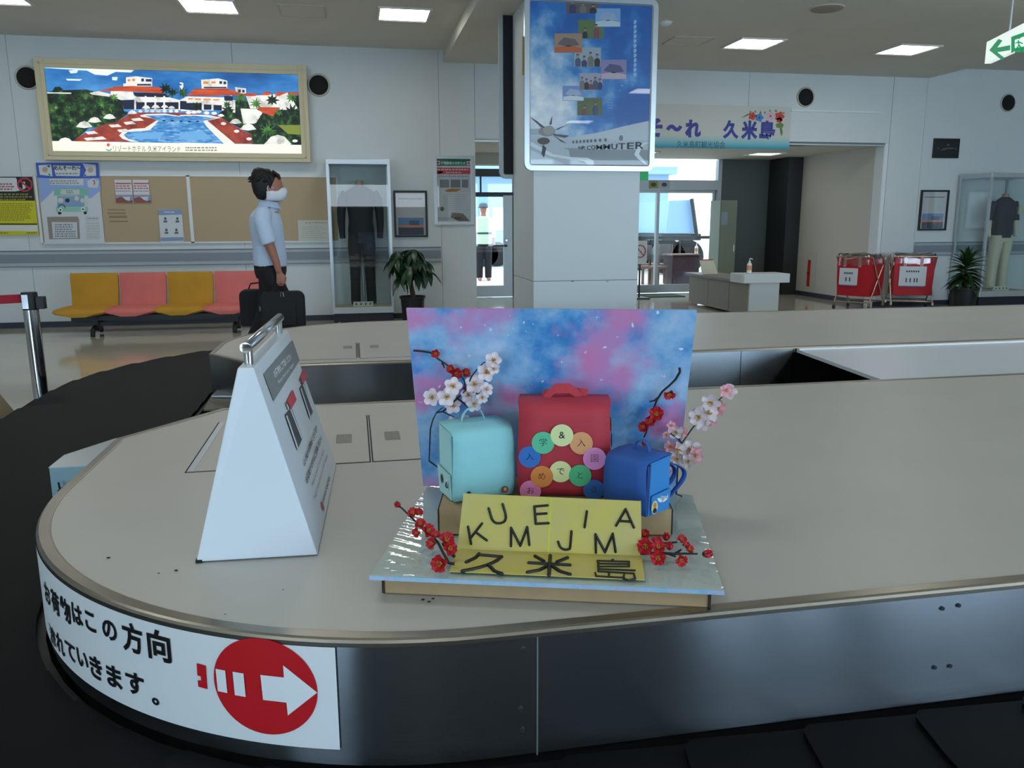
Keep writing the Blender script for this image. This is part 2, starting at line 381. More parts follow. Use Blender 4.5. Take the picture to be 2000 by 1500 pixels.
# wooden chairs and a covered table inside the lobby edge
m_wood = mat('brown_wood', '#5b3f2c', .5, noise=(8, .15)); m_cl = mat('maroon_cloth', '#3a2a30', .8)
def lobby_chair(x, y, rz, lab):
    t = thing('wooden_chair', lab, 'chair', (x, y, 0), rz, 'chairs beyond the glass')
    for sx in (-.2, .2):
        for sy in (-.2, .2): MB().box((sx - .02, sy - .02, 0), (sx + .02, sy + .02, .40 if sy < 0 else .82)).build('leg', m_wood, t, local=True)
    MB().box((-.23, -.23, .38), (.23, .23, .43)).build('seat', m_wood, t, local=True, bevel=.01)
    MB().box((-.22, .17, .52), (.22, .21, .82)).build('backrest', mat('grey_upholstery', '#4d4a47', .8), t, local=True, bevel=.01)
lobby_chair(gx(1272, 500, 15.2), 15.2, R_(30), 'brown wooden chair beyond the narrow left pane of the sliding door')
lobby_chair(gx(1297, 500, 16.1) - .15, 16.1, R_(-150), 'brown wooden chair behind the sliding door post')
tb = thing('side_table', 'table under a dark cloth outside the sliding glass door', 'table', (gx(1330, 520, 15.4), 15.4, 0))
zt_ = .62; xx = gx(1330, 520, 15.4)
MB().box((xx - .28, 15.15, .05), (xx + .28, 15.65, zt_)).build('cloth', m_cl, tb, bevel=.02); MB().box((xx - .3, 15.13, zt_), (xx + .3, 15.67, zt_ + .025)).build('table_top', m_wood, tb)
for dx in (-.2, .2):
    for dy in (-.18, .18): MB().box((xx + dx - .02, 15.4 + dy - .02, 0), (xx + dx + .02, 15.4 + dy + .02, .06)).build('leg', m_dark, tb)
def sanitizer(p, h, lab):
    t = thing('pump_bottle', lab, 'bottle', p, 0, 'hand sanitizer pump bottles'); k = h / .215; p = Vector(p)
    MB().lathe([(.030 * k, 0), (.034 * k, .004 * k), (.034 * k, .12 * k), (.028 * k, .138 * k), (.013 * k, .148 * k), (.013 * k, .155 * k)], p, 18).build('body', mat('milky_plastic', '#e3e3dc', .35), t, smooth=True)
    MB().lathe([(.0345 * k, .045 * k), (.0347 * k, .05 * k), (.0347 * k, .105 * k), (.0345 * k, .11 * k)], p, 18, cap=False).build('label_band', mat('orange_label', '#d99a6c', .5), t, smooth=True)
    MB().lathe([(.016 * k, .152 * k), (.016 * k, .17 * k), (.005 * k, .172 * k), (.005 * k, .2 * k)], p, 14).tube([p + Vector((0, 0, .2 * k)), p + Vector((.012 * k, 0, .206 * k)), p + Vector((.035 * k, -.004, .2 * k)), p + Vector((.042 * k, -.005, .19 * k))], .006 * k, 8).build('pump', mat('white_pump', '#eef0f0', .4), t, smooth=True)
sanitizer((gx(1363, 480, 15.4) - .05, 15.35, zt_ + .025), .22, 'pump bottle on the dark clothed table behind the glass')
# ------------------------------------------------------------------ baggage carousel
ZT = .513; ZB = .250; RC = 1.075; XL = -.86; Y0 = 1.37; Y1 = 6.41; YA = 3.45; YT = 4.48; XC = .215; XR = 7.2
m_top = mat('table_laminate', '#bdbab3', .42, noise=(2.2, .03), bump=(60, .03))
m_steel = mat('brushed_steel', '#949ba2', .21, metal=1.0, aniso=1.0, noise=(9, .10), stretch=(1, 1, 90))
m_rim = mat('steel_rim', '#9c958a', .34, metal=1.0, noise=(3, .06))
m_rub = mat('belt_rubber', '#08080a', .6, spec=.14, noise=(14, .18), bump=(50, .12))
m_gap = mat('hatch_seam_dark', '#15140f', .8)  # plain dark tone for the strips that draw the hatch joints
car = thing('baggage_carousel', 'oval baggage carousel with beige table tops, steel sides and black plate belt', 'baggage carousel', (3.7, 3.9, 0))
near = [(-.56, YA), (XL, 3.02)] + arc((XC, Y0 + RC), RC, 180, 270, 28) + arc((XR, Y0 + RC), RC, 270, 360, 20) + [(XR + RC, YA)]
far = [(XR + RC, YT)] + arc((XR, Y1 - RC), RC, 0, 90, 20) + arc((XC, Y1 - RC), RC, 90, 180, 28) + [(XL, 4.98), (-.49, YT)]
def offs(P, d):
    n = len(P); out = []
    for i in range(n):
        p0, p1, p2 = Vector(P[i - 1]), Vector(P[i]), Vector(P[(i + 1) % n])
        a = (p1 - p0).normalized(); b = (p2 - p1).normalized(); na = Vector((-a.y, a.x)); nb = Vector((-b.y, b.x)); m_ = (na + nb).normalized()
        out.append(p1 + m_ * (d / max(.35, m_.dot(na))))
    return out
def table(P, nm, lab):
    ins = offs(P, .034)
    MB().prism([(p.x, p.y, ZT - .03) for p in ins], (0, 0, .03)).build(nm, m_top, car)['label'] = lab
    r = MB(); prof = [(.0, ZT - .014), (.0, ZT - .006), (.003, ZT - .001), (.007, ZT + .002), (.030, ZT + .002), (.0335, ZT + .0005)]
    rs = []
    for d, z in prof: rs.append([(q.x, q.y, z) for q in offs(P, d)])
    r.rings([[Vector(p) for p in row] for row in rs], cap=False)
    r.build('edge_rim', m_rim, car, smooth=14)
table(near, 'table_top', 'beige laminate top of the nearer island'); table(far, 'table_top', 'beige laminate top of the farther island')
def skirt(P, inset=.004, z0=ZB + .004, z1=ZT - .013):
    a = [Vector((p[0], p[1], z0)) for p in P]; b = [Vector((p[0], p[1], z1)) for p in P]
    o = MB(); o.rings([a, b], cap=False, closed=False); return o.build('skirt_panel', m_steel, car, smooth=30)
nI = offs(near, .004); fI = offs(far, .004)
k1 = 2 + 28
def seg(P, i0, i1, a=None, b=None):
    q = [tuple(p) for p in P[i0:i1 + 1]]
    if a: q = [a] + q
    if b: q = q + [b]
    return q
skirt(seg(nI, 0, 1)); skirt(seg(nI, 1, k1, b=(.308, nI[k1].y)))
yy = nI[k1].y
for a, b in ((.312, 1.86), (1.864, 3.4), (3.404, 4.95), (4.954, 6.6)): skirt([(a, yy), ((a + b) / 2, yy), (b, yy)])
skirt([(6.604, yy)] + seg(nI, k1 + 1, len(near) - 1))
ya = YA - .004
for a, b in ((XR + RC, 5.0), (4.99, 2.5), (2.49, .9), (.89, -.56)): skirt([(a, ya), ((a + b) / 2, ya), (b, ya)])
kf = 1 + 21 + 28
yt = YT + .004
for a, b in ((-.49, .55), (.554, 1.9), (1.904, 2.26), (2.264, 2.6), (2.604, 5.4), (5.404, XR + RC)): skirt([(a, yt), ((a + b) / 2, yt), (b, yt)])
skirt(seg(fI, 0, 22)); skirt(seg(fI, 21, kf - 8)); skirt(seg(fI, kf - 8, len(far) - 1))
# seam screws on the front skirt
for px, py in ((1022, 1268), (1017, 1385), (1020, 1425), (1840, 1188), (1872, 1182), (1825, 1303), (1855, 1300)):
    p = ony(px, py, yy - .001); MB().cyl((p.x, yy - .004, p.z), (p.x, yy, p.z), .0045, 8).build('skirt_screw', m_dark, car)
MB().box((.3085, yy - .002, ZB), (.3115, yy + .004, ZT - .013)).build('skirt_joint', m_alu, car)
# access hatches with recessed latches
def hatch(x0, x1, y0, y1, latch, strip=False):
    z = ZT
    h = MB().box((x0 + .005, y0 + .005, z - .004), (x1 - .005, y1 - .005, z + .0022)).build('access_hatch', m_top, car)
    g = .0038
    MB().box((x0, y0, z - .002), (x1, y0 + g, z + .0011)).box((x0, y1 - g, z - .002), (x1, y1, z + .0011)).box((x0, y0, z - .002), (x0 + g, y1, z + .0011)).box((x1 - g, y0, z - .002), (x1, y1, z + .0011)).build('hatch_gap', m_gap, h)
    if strip: MB().box((x0 + .006, y0 + .006, z), (x0 + .026, y1 - .006, z + .0032)).build('steel_strip', m_alu, h)
    lx, ly = latch
    MB().box((lx - .027, ly - .060, z), (lx + .027, ly + .060, z + .0032)).box((lx - .022, ly - .052, z), (lx - .002, ly + .052, z + .0038)).box((lx + .002, ly - .052, z), (lx + .022, ly + .052, z + .0038)).build('latch', mat('latch_steel', '#8f8c84', .5, metal=.4), h, bevel=.0008)
p = onz(672, 858, ZT); q = onz(766, 852, ZT)
hatch(-.535, .028, 2.54, 3.195, (p.x, p.y), True); hatch(.032, .595, 2.54, 3.195, (q.x, q.y))
p = onz(679, 679, ZT); q = onz(731, 677.5, ZT)
hatch(-.55, -.004, 4.62, 5.25, (p.x, p.y)); hatch(.010, .556, 4.62, 5.25, (q.x, q.y))
MB().box((-.001, 4.66, ZT - .001), (.007, 5.21, ZT + .003)).build('hatch_hinge', mat('hinge_steel', '#5d5d58', .5, metal=.5), car)
# belt: overlapping plates around the islands
CW = RC + .515; SL = XR - XC; SV = (Y1 - RC) - (Y0 + RC); ARC = math.pi / 2 * CW
def pathpos(s_, t):
    """centre line of the plate belt, t across it (outwards positive)"""
    L = [SL, ARC, SV, ARC, SL, ARC, SV, ARC]; tot = sum(L); s_ %= tot
    r = CW + t
    i = 0
    while s_ > L[i]: s_ -= L[i]; i += 1
    f = s_
    if i == 0: return (XR - f, Y0 + RC - r)
    if i == 1: a = R_(270) - f / CW; return (XC + r * math.cos(a), Y0 + RC + r * math.sin(a))
    if i == 2: return (XC - r, Y0 + RC + f)
    if i == 3: a = R_(180) - f / CW; return (XC + r * math.cos(a), Y1 - RC + r * math.sin(a))
    if i == 4: return (XC + f, Y1 - RC + r)
    if i == 5: a = R_(90) - f / CW; return (XR + r * math.cos(a), Y1 - RC + r * math.sin(a))
    if i == 6: return (XR + r, Y1 - RC - f)
    a = -f / CW; return (XR + r * math.cos(a), Y0 + RC + r * math.sin(a))
TOT = 2 * SL + 2 * SV + 4 * ARC; NP = int(TOT / .25); PITCH = TOT / NP
ts = [-.49, -.485, -.47, -.35, -.18, 0, .18, .35, .47, .485, .49]
for k in range(NP):
    s0 = k * PITCH; top = []; bot = []
    for e in range(6):
        f = e / 5; row = []; rowb = []
        for t in ts:
            bow = .05 * (1 - (t / .49) ** 2); rd = .022 * max(0, (abs(t) - .455) / .035) ** 2
            length = PITCH + .055
            ss = s0 + bow + (f * (length - 2 * rd) + rd)
            x, y = pathpos(ss, t); z = ZB + .0015 + .010 * f
            row.append(Vector((x, y, z))); rowb.append(Vector((x, y, z - .004)))
        top.append(row); bot.append(rowb)
    mbp = MB(); nt_ = len(ts)
    mbp.rings(top, closed=False); 
    edge_t = top[-1]; edge_b = bot[-1]
    mbp.add(edge_t + edge_b, [(i, i + 1, nt_ + i + 1, nt_ + i) for i in range(nt_ - 1)])
    for c0 in (0, nt_ - 1):
        et = [r_[c0] for r_ in top]; eb = [r_[c0] for r_ in bot]
        mbp.add(et + eb, [(i, i + 1, 6 + i + 1, 6 + i) for i in range(5)])
    mbp.build('belt_plate', m_rub, car, smooth=30)
def ringband(r0, r1, z0, z1, nm, m):
    o = MB(); A = []; B = []
    N = 160
    for i in range(N): A.append(pathpos(TOT * i / N, r0)); B.append(pathpos(TOT * i / N, r1))
    rows = [[Vector((x, y, z)) for x, y in P] for P, z in ((A, z0), (A, z1), (B, z1), (B, z0))]
    rows.append(rows[0]); o.rings(rows, cap=False); return o.build(nm, m, car)
ringband(-.51, .50, ZB - .05, ZB - .012, 'belt_bed', m_black)
ringband(.40, .50, 0, ZB - .012, 'outer_frame', m_black)
# trench belt between the islands, its mouth plate, and the cover at its closed end
MB().box((-.60, YA + .01, ZB - .03), (2.62, YT - .01, ZB + .012)).build('infeed_belt', mat('infeed_belt_rubber', '#3a362c', .6, bump=(90, .15)), car)
a = MB(); a.hexa([(-.60, YA + .02, ZB + .006), (-.80, 3.30, ZB + .006), (-.80, 4.62, ZB + .006), (-.60, YT - .02, ZB + .006)], [(-.60, YA + .02, ZB + .016), (-.80, 3.30, ZB + .014), (-.80, 4.62, ZB + .014), (-.60, YT - .02, ZB + .016)]); a.build('mouth_plate', mat('mouth_plate_steel', '#6b675a', .5, metal=.3), car)
MB().prism([onz(px, py, ZB + .045) for px, py in ((413, 776), (452, 776), (462, 762), (437, 752))], (0, 0, .010)).build('guide_plate', m_alu, car)
MB().prism([onz(px, py, ZB + .03) for px, py in ((398, 803), (452, 800), (452, 775), (413, 776))], (0, 0, .010)).build('guide_plate', _M['mouth_plate_steel'], car)
cv = MB().hexa([(2.56, YA + .004, ZT - .05), (XR + RC, YA + .004, ZT - .05), (XR + RC, YT - .004, ZT - .03), (2.62, YT - .004, ZT - .03)], [(2.56, YA + .004, ZT - .03), (XR + RC, YA + .004, ZT - .03), (XR + RC, YT - .004, ZT - .012), (2.62, YT - .004, ZT - .012)])
cvo = cv.build('trench_cover', mat('cover_white', '#d8dee6', .35), car)
MB().box((2.62, YT - .035, ZT - .02), (XR + RC, YT - .004, ZT - .004)).build('cover_lip', mat('lip_white', '#eef2f6', .3), cvo)
# inner closed cores so that nothing shows through under the tops
MB().prism([(p.x, p.y, .02) for p in offs(near, .03)], (0, 0, ZT - .06)).build('island_core', m_dark, car); MB().prism([(p.x, p.y, .02) for p in offs(far, .03)], (0, 0, ZT - .06)).build('island_core', m_dark, car)

# sensor box on the island's left side
bx = thing('sensor_box', 'blue-grey steel box with a lever on the left side of the carousel island', 'box', (-.98, 3.2, ZB + .02))
MB().prism([(-1.10, 3.06, .294), (-.868, 3.06, .294), (-.868, 3.52, .294), (-.98, 3.44, .294), (-1.10, 3.22, .294)], (0, 0, .113)).build('housing', mat('blue_grey_steel', '#8fb0b8', .4, metal=.3), bx, bevel=.002)
MB().prism([(-1.101, 3.059, .407), (-.868, 3.059, .407), (-.868, 3.521, .407), (-.98, 3.441, .407), (-1.101, 3.221, .407)], (0, 0, .003)).build('lid', m_alu, bx)
p = ony(120, 952, 3.055)
MB().cyl((p.x, 3.06, p.z - .008), (p.x, 3.035, p.z - .008), .008, 10).tube([(p.x, 3.04, p.z - .008), (p.x - .001, 3.035, p.z + .025)], .0035, 8).build('lever', m_dark, bx)
MB().box((-1.095, 3.058, .275), (-1.04, 3.09, .296)).build('blue_foot', mat('blue_plastic', '#1c3f9a', .4), bx)

# direction decal wrapped around the rounded corner
RD = RC + .0005
def dec(s_, z, lift=0.0):
    r = RC + .0015 + lift; a = R_(270) - s_ / 1.078; return Vector((XC + r * math.cos(a), Y0 + RC + r * math.sin(a), z))
dk = thing('direction_sticker', 'white sticker with red arrow circle and black Japanese lettering around the carousel corner', 'sticker', dec(.8, .38))
N = 48; rs = [[dec(.281 + (1.55 - .281) * i / N, z) for i in range(N + 1)] for z in (.290, .499)]
MB().rings(rs, cap=False, closed=False).build('white_sheet', mat('sticker_white', '#dfe6ea', .4), dk, smooth='all')
m_red = mat('sticker_red', '#c0101c', .45); m_ink = mat('black_ink', '#0a0b0d', .5)
# fit printed heights to the sheet (z measured 0.30 .. 0.52 on the photo sits on 0.298 .. 0.476)
def zz(z, s_=.28): return .290 + (z - .020 * max(0, (s_ - .28) / .4) ** 1.4 - .292) / (.512 - .292) * .209
cs, cz = .424, zz(.420, .36); RR = .106
def disc_pts(n=56): return [(cs + RR * math.cos(2 * math.pi * i / n), cz + RR * .93 * math.sin(2 * math.pi * i / n)) for i in range(n)]
dp = disc_pts(); o = MB(); o.add([dec(cs, cz, .0015)] + [dec(a, b, .0015) for a, b in dp], [(0, 1 + (i + 1) % 56, 1 + i) for i in range(56)]); o.build('red_disc', m_red, dk, smooth='all')
def patch(mb, pts, lift): mb.poly([dec(a, b, lift) for a, b in pts])
o = MB(); q = lambda a, z: (a, zz(z, .28 + (a - .28) * .5))
patch(o, [q(.318, .417), q(.381, .471), q(.381, .445)], .003); patch(o, [q(.318, .417), q(.381, .445), q(.379, .391)], .003); patch(o, [q(.318, .417), q(.379, .391), q(.378, .363)], .003)
patch(o, [q(.381, .445), q(.428, .446), q(.426, .392), q(.379, .391)], .003)
o.build('arrow', mat('sticker_white2', '#e4eaee', .4), dk)
o = MB(); patch(o, [q(.463, .445), q(.486, .446), q(.485, .395), q(.462, .394)], .003); o.build('arrow_bar', _M['sticker_white2'], dk)
o = MB(); patch(o, [q(.502, .446), q(.523, .447), q(.522, .398), q(.501, .397)], .003); o.build('arrow_bar', _M['sticker_white2'], dk)
o = MB(); patch(o, [q(.546, .449), q(.567, .451), q(.568, .424), q(.560, .423), q(.560, .414), q(.568, .413), q(.568, .399), q(.547, .397)], .0015); o.build('red_bar', m_red, dk)
def sticker_text(items, nm):
    for ch, s_l, s_r, z0, z1 in items:
        o = MB(); text_on(o, ch, lambda u, v: dec(-u, v, .0018), 1, bold=.03, fit=(-s_l, zz(z0, s_r), -s_r, zz(z1, s_r))); o.build('letter', m_ink, dk)
sticker_text([('向', .690, .628, .447, .517), ('方', .765, .703, .450, .520), ('の', .832, .782, .465, .512), ('こ', .900, .858, .470, .516), ('は', .962, .912, .470, .520), ('物', 1.030, .972, .460, .520), ('荷', 1.10, 1.04, .460, .520), ('お', 1.17, 1.11, .465, .520)], 'lettering')
sticker_text([('。', .693, .673, .343, .360), ('す', .768, .712, .352, .405), ('ま', .835, .782, .352, .405), ('き', .902, .852, .355, .410), ('い', .962, .910, .365, .408), ('て', 1.03, .972, .365, .408), ('れ', 1.10, 1.04, .358, .408), ('流', 1.17, 1.11, .355, .408)], 'lettering')

# ------------------------------------------------------------------ A-frame notice on the near island
b0 = onz(383, 1098, ZT + .003); b1 = onz(621, 1084, ZT + .003); b2 = onz(657, 908, ZT + .003)
t0 = ony(462, 721, 1.83); t1 = ony(494.5, 721, 1.83)
sl = (b2 - b1); sl.z = 0
zt2 = .950
def fr(u, s_):       # u 0..1 across the bottom edge, s_ 0..1 along the length
    return b0.lerp(b1, u) + sl * s_
tl = Vector((t0.x, 1.845, zt2)); trr = Vector((t1.x, 1.84, zt2)); sl2 = sl * .90; off = sl * .05
sg = thing('floor_notice', 'white A-shaped notice stand with steel carry handle and two suitcase pictures', 'notice stand', (b0 + b2) / 2)
bo = MB().hexa([b0, b1, b1 + sl, b0 + sl], [tl, trr, trr + sl2, tl + sl2])
m_sw = mat('notice_white', '#d9e2ec', .38)
bo.build('body', m_sw, sg, bevel=.004)
MB().box((-.007, -.007, 0), (.007, .007, .008), Matrix.Translation(b0 + Vector((.006, .006, -.003)))).build('rubber_foot', m_black, sg)
h0 = tl.lerp(trr, .5) + sl2 * .04; h1 = tl.lerp(trr, .5) + sl2 * .93; m_chr = mat('chrome', '#cfd3d6', .12, metal=1.0)
hz_ = Vector((0, 0, .042))
MB().cyl(h0 - sl2.normalized() * .012 + hz_, h1 + sl2.normalized() * .012 + hz_, .0125, 20).build('handle_bar', m_chr, sg, smooth=True, bevel=.001)
for hp in (h0 + sl2.normalized() * .02, h1 - sl2.normalized() * .02): MB().cyl(hp, hp + hz_, .010, 16).build('handle_post', m_chr, sg, smooth=True)
# printed right-hand face
A0, A1, A2, A3 = b1, b1 + sl, trr + sl2, trr
nrm = (A1 - A0).cross(A3 - A0).normalized()
if nrm.x < 0: nrm = -nrm
def face(u, v, lift=.0015): return (A0.lerp(A1, u)).lerp(A3.lerp(A2, u), v) + nrm * (lift + .0045 - .004)
def facepx(px, py, lift=.002): return onpl(px, py, A0 + nrm * lift, nrm)
Z8 = lambda x, y: (470 + x / 4.055, 640 + y / 4.055)
m_sgr = mat('notice_grey', '#7f868a', .5); m_sdk = mat('notice_dark', '#3b4046', .5); m_srd = mat('notice_red', '#c93a4a', .5)
MB().poly([facepx(*Z8(*p)) for p in ((183, 368), (412, 98), (468, 258), (262, 582))]).build('grey_band', m_sgr, sg)
for quad, hnd, stripes, tagq in (
    (((352, 690), (402, 632), (492, 870), (450, 972)), ((372, 650), (358, 612), (362, 592), (372, 598)), (((360, 700), (368, 690), (458, 950), (451, 968)), ((392, 648), (399, 640), (490, 868), (484, 884))), ((368, 582), (414, 488), (444, 570), (402, 645))),
    (((468, 480), (500, 436), (576, 655), (548, 722)), ((482, 448), (468, 418), (470, 402), (478, 408)), (((474, 484), (480, 476), (556, 704), (550, 718)), ((492, 450), (498, 442), (575, 648), (570, 664))), ((474, 390), (502, 325), (528, 380), (496, 448)))):
    sp_ = MB().poly([facepx(*Z8(*p), .0025) for p in quad]).build('suitcase_picture', m_sdk, sg)
    MB().tube([facepx(*Z8(*p), .004) for p in hnd], .0017, 6).build('handle_picture', m_sdk, sp_)
    for q_ in stripes: MB().poly([facepx(*Z8(*p), .0032) for p in q_]).build('stripe', m_sw, sp_)
    MB().poly([facepx(*Z8(*p), .0036) for p in tagq]).build('luggage_tag_picture', m_srd, sg)
def face_text(body, p0, p1, hpx, bold, m, nm):
    """baseline from p0 to p1 on the photo; letter height hpx is measured down the face"""
    a = facepx(*Z8(*p0), .003); b = facepx(*Z8(*p1), .003); e = (b - a); up = (A3 - A0).normalized()
    hh = (facepx(*Z8(p0[0], p0[1]), .003) - facepx(*Z8(p0[0] + hpx[0], p0[1] + hpx[1]), .003)).length
    o = MB(); text_on(o, body, lambda u, v: a + e * u + up * v, 1, bold=bold, fit=(0, 0, 1, hh)); tag(o.build(nm, m, sg), kind='stuff')
m_wt = mat('white_ink', '#eef2f4', .5); m_gt = mat('grey_ink', '#4a4d50', .5)
face_text('お荷物をご確認ください', (275, 400), (408, 245), (-22, -55), .02, m_wt, 'lettering')
face_text('Please check your baggage', (305, 455), (425, 300), (-12, -32), .0, m_wt, 'lettering')
face_text('よく似たお荷物がございます', (512, 1100), (612, 805), (-10, -45), .025, m_ink, 'lettering')
face_text('お受取りの際はご注意ください', (530, 1242), (648, 880), (-12, -48), .025, m_ink, 'lettering')
face_text('Please be aware of similar baggage', (575, 1262), (662, 975), (-8, -26), .0, m_gt, 'lettering')
face_text('Please make sure it is your baggage', (592, 1368), (690, 1015), (-8, -26), .0, m_gt, 'lettering')
face_text('JAPAN AIRLINES', (660, 1395), (712, 1195), (-8, -28), .03, m_ink, 'lettering')
c_ = facepx(*Z8(652, 1412), .003); u_ = sl.normalized(); v_ = (A3 - A0).normalized()
MB().ell(c_, .016, .012, 20, u_, v_).build('red_emblem', m_srd, sg)

# ------------------------------------------------------------------ queue barrier at the left edge
def stanchion(x, y, lab, h=ony(57, 573, 5.75).z):
    t = thing('queue_barrier_post', lab, 'barrier post', (x, y, 0)); 
    MB().lathe([(.16, 0), (.16, .012), (.05, .03), (.04, .05)], (x, y, 0), 28).build('base', m_dark, t, smooth=True)
    MB().lathe([(.046, .04), (.046, h - .1), (.046, h)], (x, y, 0), 24).build('pole', mat('polished_steel', '#b9bcc0', .13, metal=1.0), t, smooth=True)
    MB().lathe([(.048, h - .1), (.048, h - .105)] + [(.048, h)] + [(.045, h + .008), (.001, h + .009)], (x, y, 0), 24, cap=False).build('collar', m_black, t, smooth=True)
    MB().box((x - .030, y - .050, h - .095), (x + .006, y - .030, h - .005)).build('pole_slot', mat('polished_steel', '#b9bcc0', .13, metal=1.0), t)
    MB().box((x + .042, y - .03, h - .10), (x + .092, y + .02, h - .02)).build('belt_cassette', m_black, t, bevel=.004)
    return t
px_, py_ = -2.062, 5.75
st = stanchion(px_, py_, 'polished steel queue barrier post with black head, beside the carousel belt')
tape = MB(); 
for i in range(2): pass
pts = [(px_ - .036, py_ - .01), (px_ - 1.1, py_ - .5)]
z0_, z1_ = ony(20, 593, 5.7).z, ony(20, 576, 5.7).z
tape.hexa([(pts[0][0], pts[0][1], z0_), (pts[0][0], pts[0][1] + .003, z0_), (pts[1][0], pts[1][1] + .003, z0_), (pts[1][0], pts[1][1], z0_)], [(pts[0][0], pts[0][1], z1_), (pts[0][0], pts[0][1] + .003, z1_), (pts[1][0], pts[1][1] + .003, z1_), (pts[1][0], pts[1][1], z1_)])
tape.build('red_tape', mat('red_webbing', '#a4122a', .7), st)
# foot of a tilted display board leaning at the picture's left edge
p0 = onz(2, 790, .30); p1 = onz(19, 806, .26)
bd = thing('leaning_board', 'dark board with a tan edge leaning at the left edge beside the belt', 'board', (-2.2, 5.37, 0))
def lb4(x_, z_, y0, y1, t_): return [(x_, y0, z_), (x_ + t_, y0, z_), (x_ + t_, y1, z_), (x_, y1, z_)]
MB().hexa(lb4(-2.095, 0, 5.25, 5.5, .025), lb4(-2.46, .60, 5.25, 5.5, .025)).build('frame_edge', mat('tan_wood', '#8a7a60', .5), bd)
MB().hexa(lb4(-2.116, 0, 5.26, 5.49, .02), lb4(-2.481, .60, 5.26, 5.49, .02)).build('dark_panel', m_dark, bd)
# ------------------------------------------------------------------ the paper display on the near island
DA = R_(-17); DO = Vector((.006, 1.558, 0)); E1 = Vector((math.cos(DA), math.sin(DA), 0)); E2 = Vector((-math.sin(DA), math.cos(DA), 0))
def D(a, b, z): return DO + E1 * a + E2 * b + Vector((0, 0, z))
m_card = mat('cardboard', '#a88f6b', .8, noise=(20, .05)); m_cardd = mat('cardboard_edge_dark', '#2e281f', .8)
ZBD = .567
ds = thing('display_base', 'flat display board wrapped in clear film on a low cardboard box', 'display board', D(.35, .28, ZT))
def dbox(a0, a1, b0_, b1_, z0, z1): 
    return MB().hexa([D(a0, b0_, z0), D(a1, b0_, z0), D(a1, b1_, z0), D(a0, b1_, z0)], [D(a0, b0_, z1), D(a1, b0_, z1), D(a1, b1_, z1), D(a0, b1_, z1)])
dbox(.022, .672, .03, .54, ZT + .0025, ZBD - .010).build('box_plinth', m_card, ds)
dbox(.016, .022, .028, .05, ZT + .0025, ZBD - .010).build('box_flap_edge', m_cardd, ds); dbox(.672, .678, .028, .05, ZT + .0025, ZBD - .010).build('box_flap_edge', m_cardd, ds)
m_bd = skymat('board_print', [(.3, '#b3c4c0'), (.5, '#bac9c3'), (.7, '#c3cabf')], 7, rough=.5)
dbox(0, .697, 0, .565, ZBD - .010, ZBD - .001).build('board', m_bd, ds)
m_edge = skymat('board_edge_print', [(.3, '#7fb0d8'), (.5, '#9cc0dd'), (.7, '#b0a8cf')], 40, rough=.5)
dbox(-.001, .698, -.0015, 0, ZBD - .010, ZBD - .001).build('printed_edge', m_edge, ds)
# clear film: thin glossy sheet with wrinkles near the ends
fm = bpy.data.materials.new('clear_film'); fm.use_nodes = True; nt = fm.node_tree; nt.nodes.clear()
o_ = nt.nodes.new('ShaderNodeOutputMaterial'); mx = nt.nodes.new('ShaderNodeMixShader'); tr_ = nt.nodes.new('ShaderNodeBsdfTransparent'); gl_ = nt.nodes.new('ShaderNodeBsdfGlossy'); gl_.inputs['Roughness'].default_value = .05
nt.links.new(schlick(nt), mx.inputs[0]); nt.links.new(tr_.outputs[0], mx.inputs[1]); nt.links.new(gl_.outputs[0], mx.inputs[2]); nt.links.new(mx.outputs[0], o_.inputs[0])
NX, NY = 70, 56; vs = []; fs = []
for j in range(NY + 1):
    for i in range(NX + 1):
        a = .697 * i / NX; b = .565 * j / NY
        e = max(0, 1 - min(a, .697 - a) / .12)
        z = e * .7 * (.0011 * math.sin(b * 310 + 5 * math.sin(a * 55)) + .0010 * math.sin(b * 173 + a * 90 + 2))
        vs.append(D(a, b, ZBD + .0022 + z))
for j in range(NY):
    for i in range(NX): k = j * (NX + 1) + i; fs.append((k, k + 1, k + NX + 2, k + NX + 1))
MB().add(vs, fs).build('clear_film', fm, ds, smooth='all')

# backdrop panel standing on the rear edge
BB = [Vector((.158, 2.088, ZBD + .005)), Vector((.812, 1.938, ZBD + .005)), Vector((.7815, 1.78, 1.057)), Vector((.117, 1.93, 1.062))]
bn = (BB[1] - BB[0]).cross(BB[3] - BB[0]).normalized()
if bn.y > 0: bn = -bn
m_bk = bpy.data.materials.new('dream_sky_print'); m_bk.use_nodes = True; nt = m_bk.node_tree; pb = nt.nodes['Principled BSDF']; pb.inputs['Roughness'].default_value = .45
tcn = nt.nodes.new('ShaderNodeTexCoord')
def nz_(scale, loc, det=4, ro=.5):
    mp = nt.nodes.new('ShaderNodeMapping'); mp.inputs['Location'].default_value = loc; nt.links.new(tcn.outputs['Object'], mp.inputs[0])
    q = nt.nodes.new('ShaderNodeTexNoise'); q.inputs['Scale'].default_value = scale; q.inputs['Detail'].default_value = det; q.inputs['Roughness'].default_value = ro; nt.links.new(mp.outputs[0], q.inputs['Vector']); return q.outputs[0]
def ramp_(src, stops):
    q = nt.nodes.new('ShaderNodeValToRGB')
    while len(q.color_ramp.elements) < len(stops): q.color_ramp.elements.new(.5)
    for e, (p, c_) in zip(q.color_ramp.elements, stops): e.position = p; e.color = c_ if isinstance(c_, tuple) else rgb(c_)
    nt.links.new(src, q.inputs[0]); return q.outputs[0]
base_ = ramp_(nz_(6.5, (3, 1, 2), 6, .6), [(.30, '#2a6ab8'), (.42, '#4a93d6'), (.54, '#8dbbe6'), (.68, '#b9d0ee')])
pinkf = ramp_(nz_(6.4, (8.3, 4, 1), 4, .5), [(.51, (0, 0, 0, 1)), (.66, (1, 1, 1, 1))])
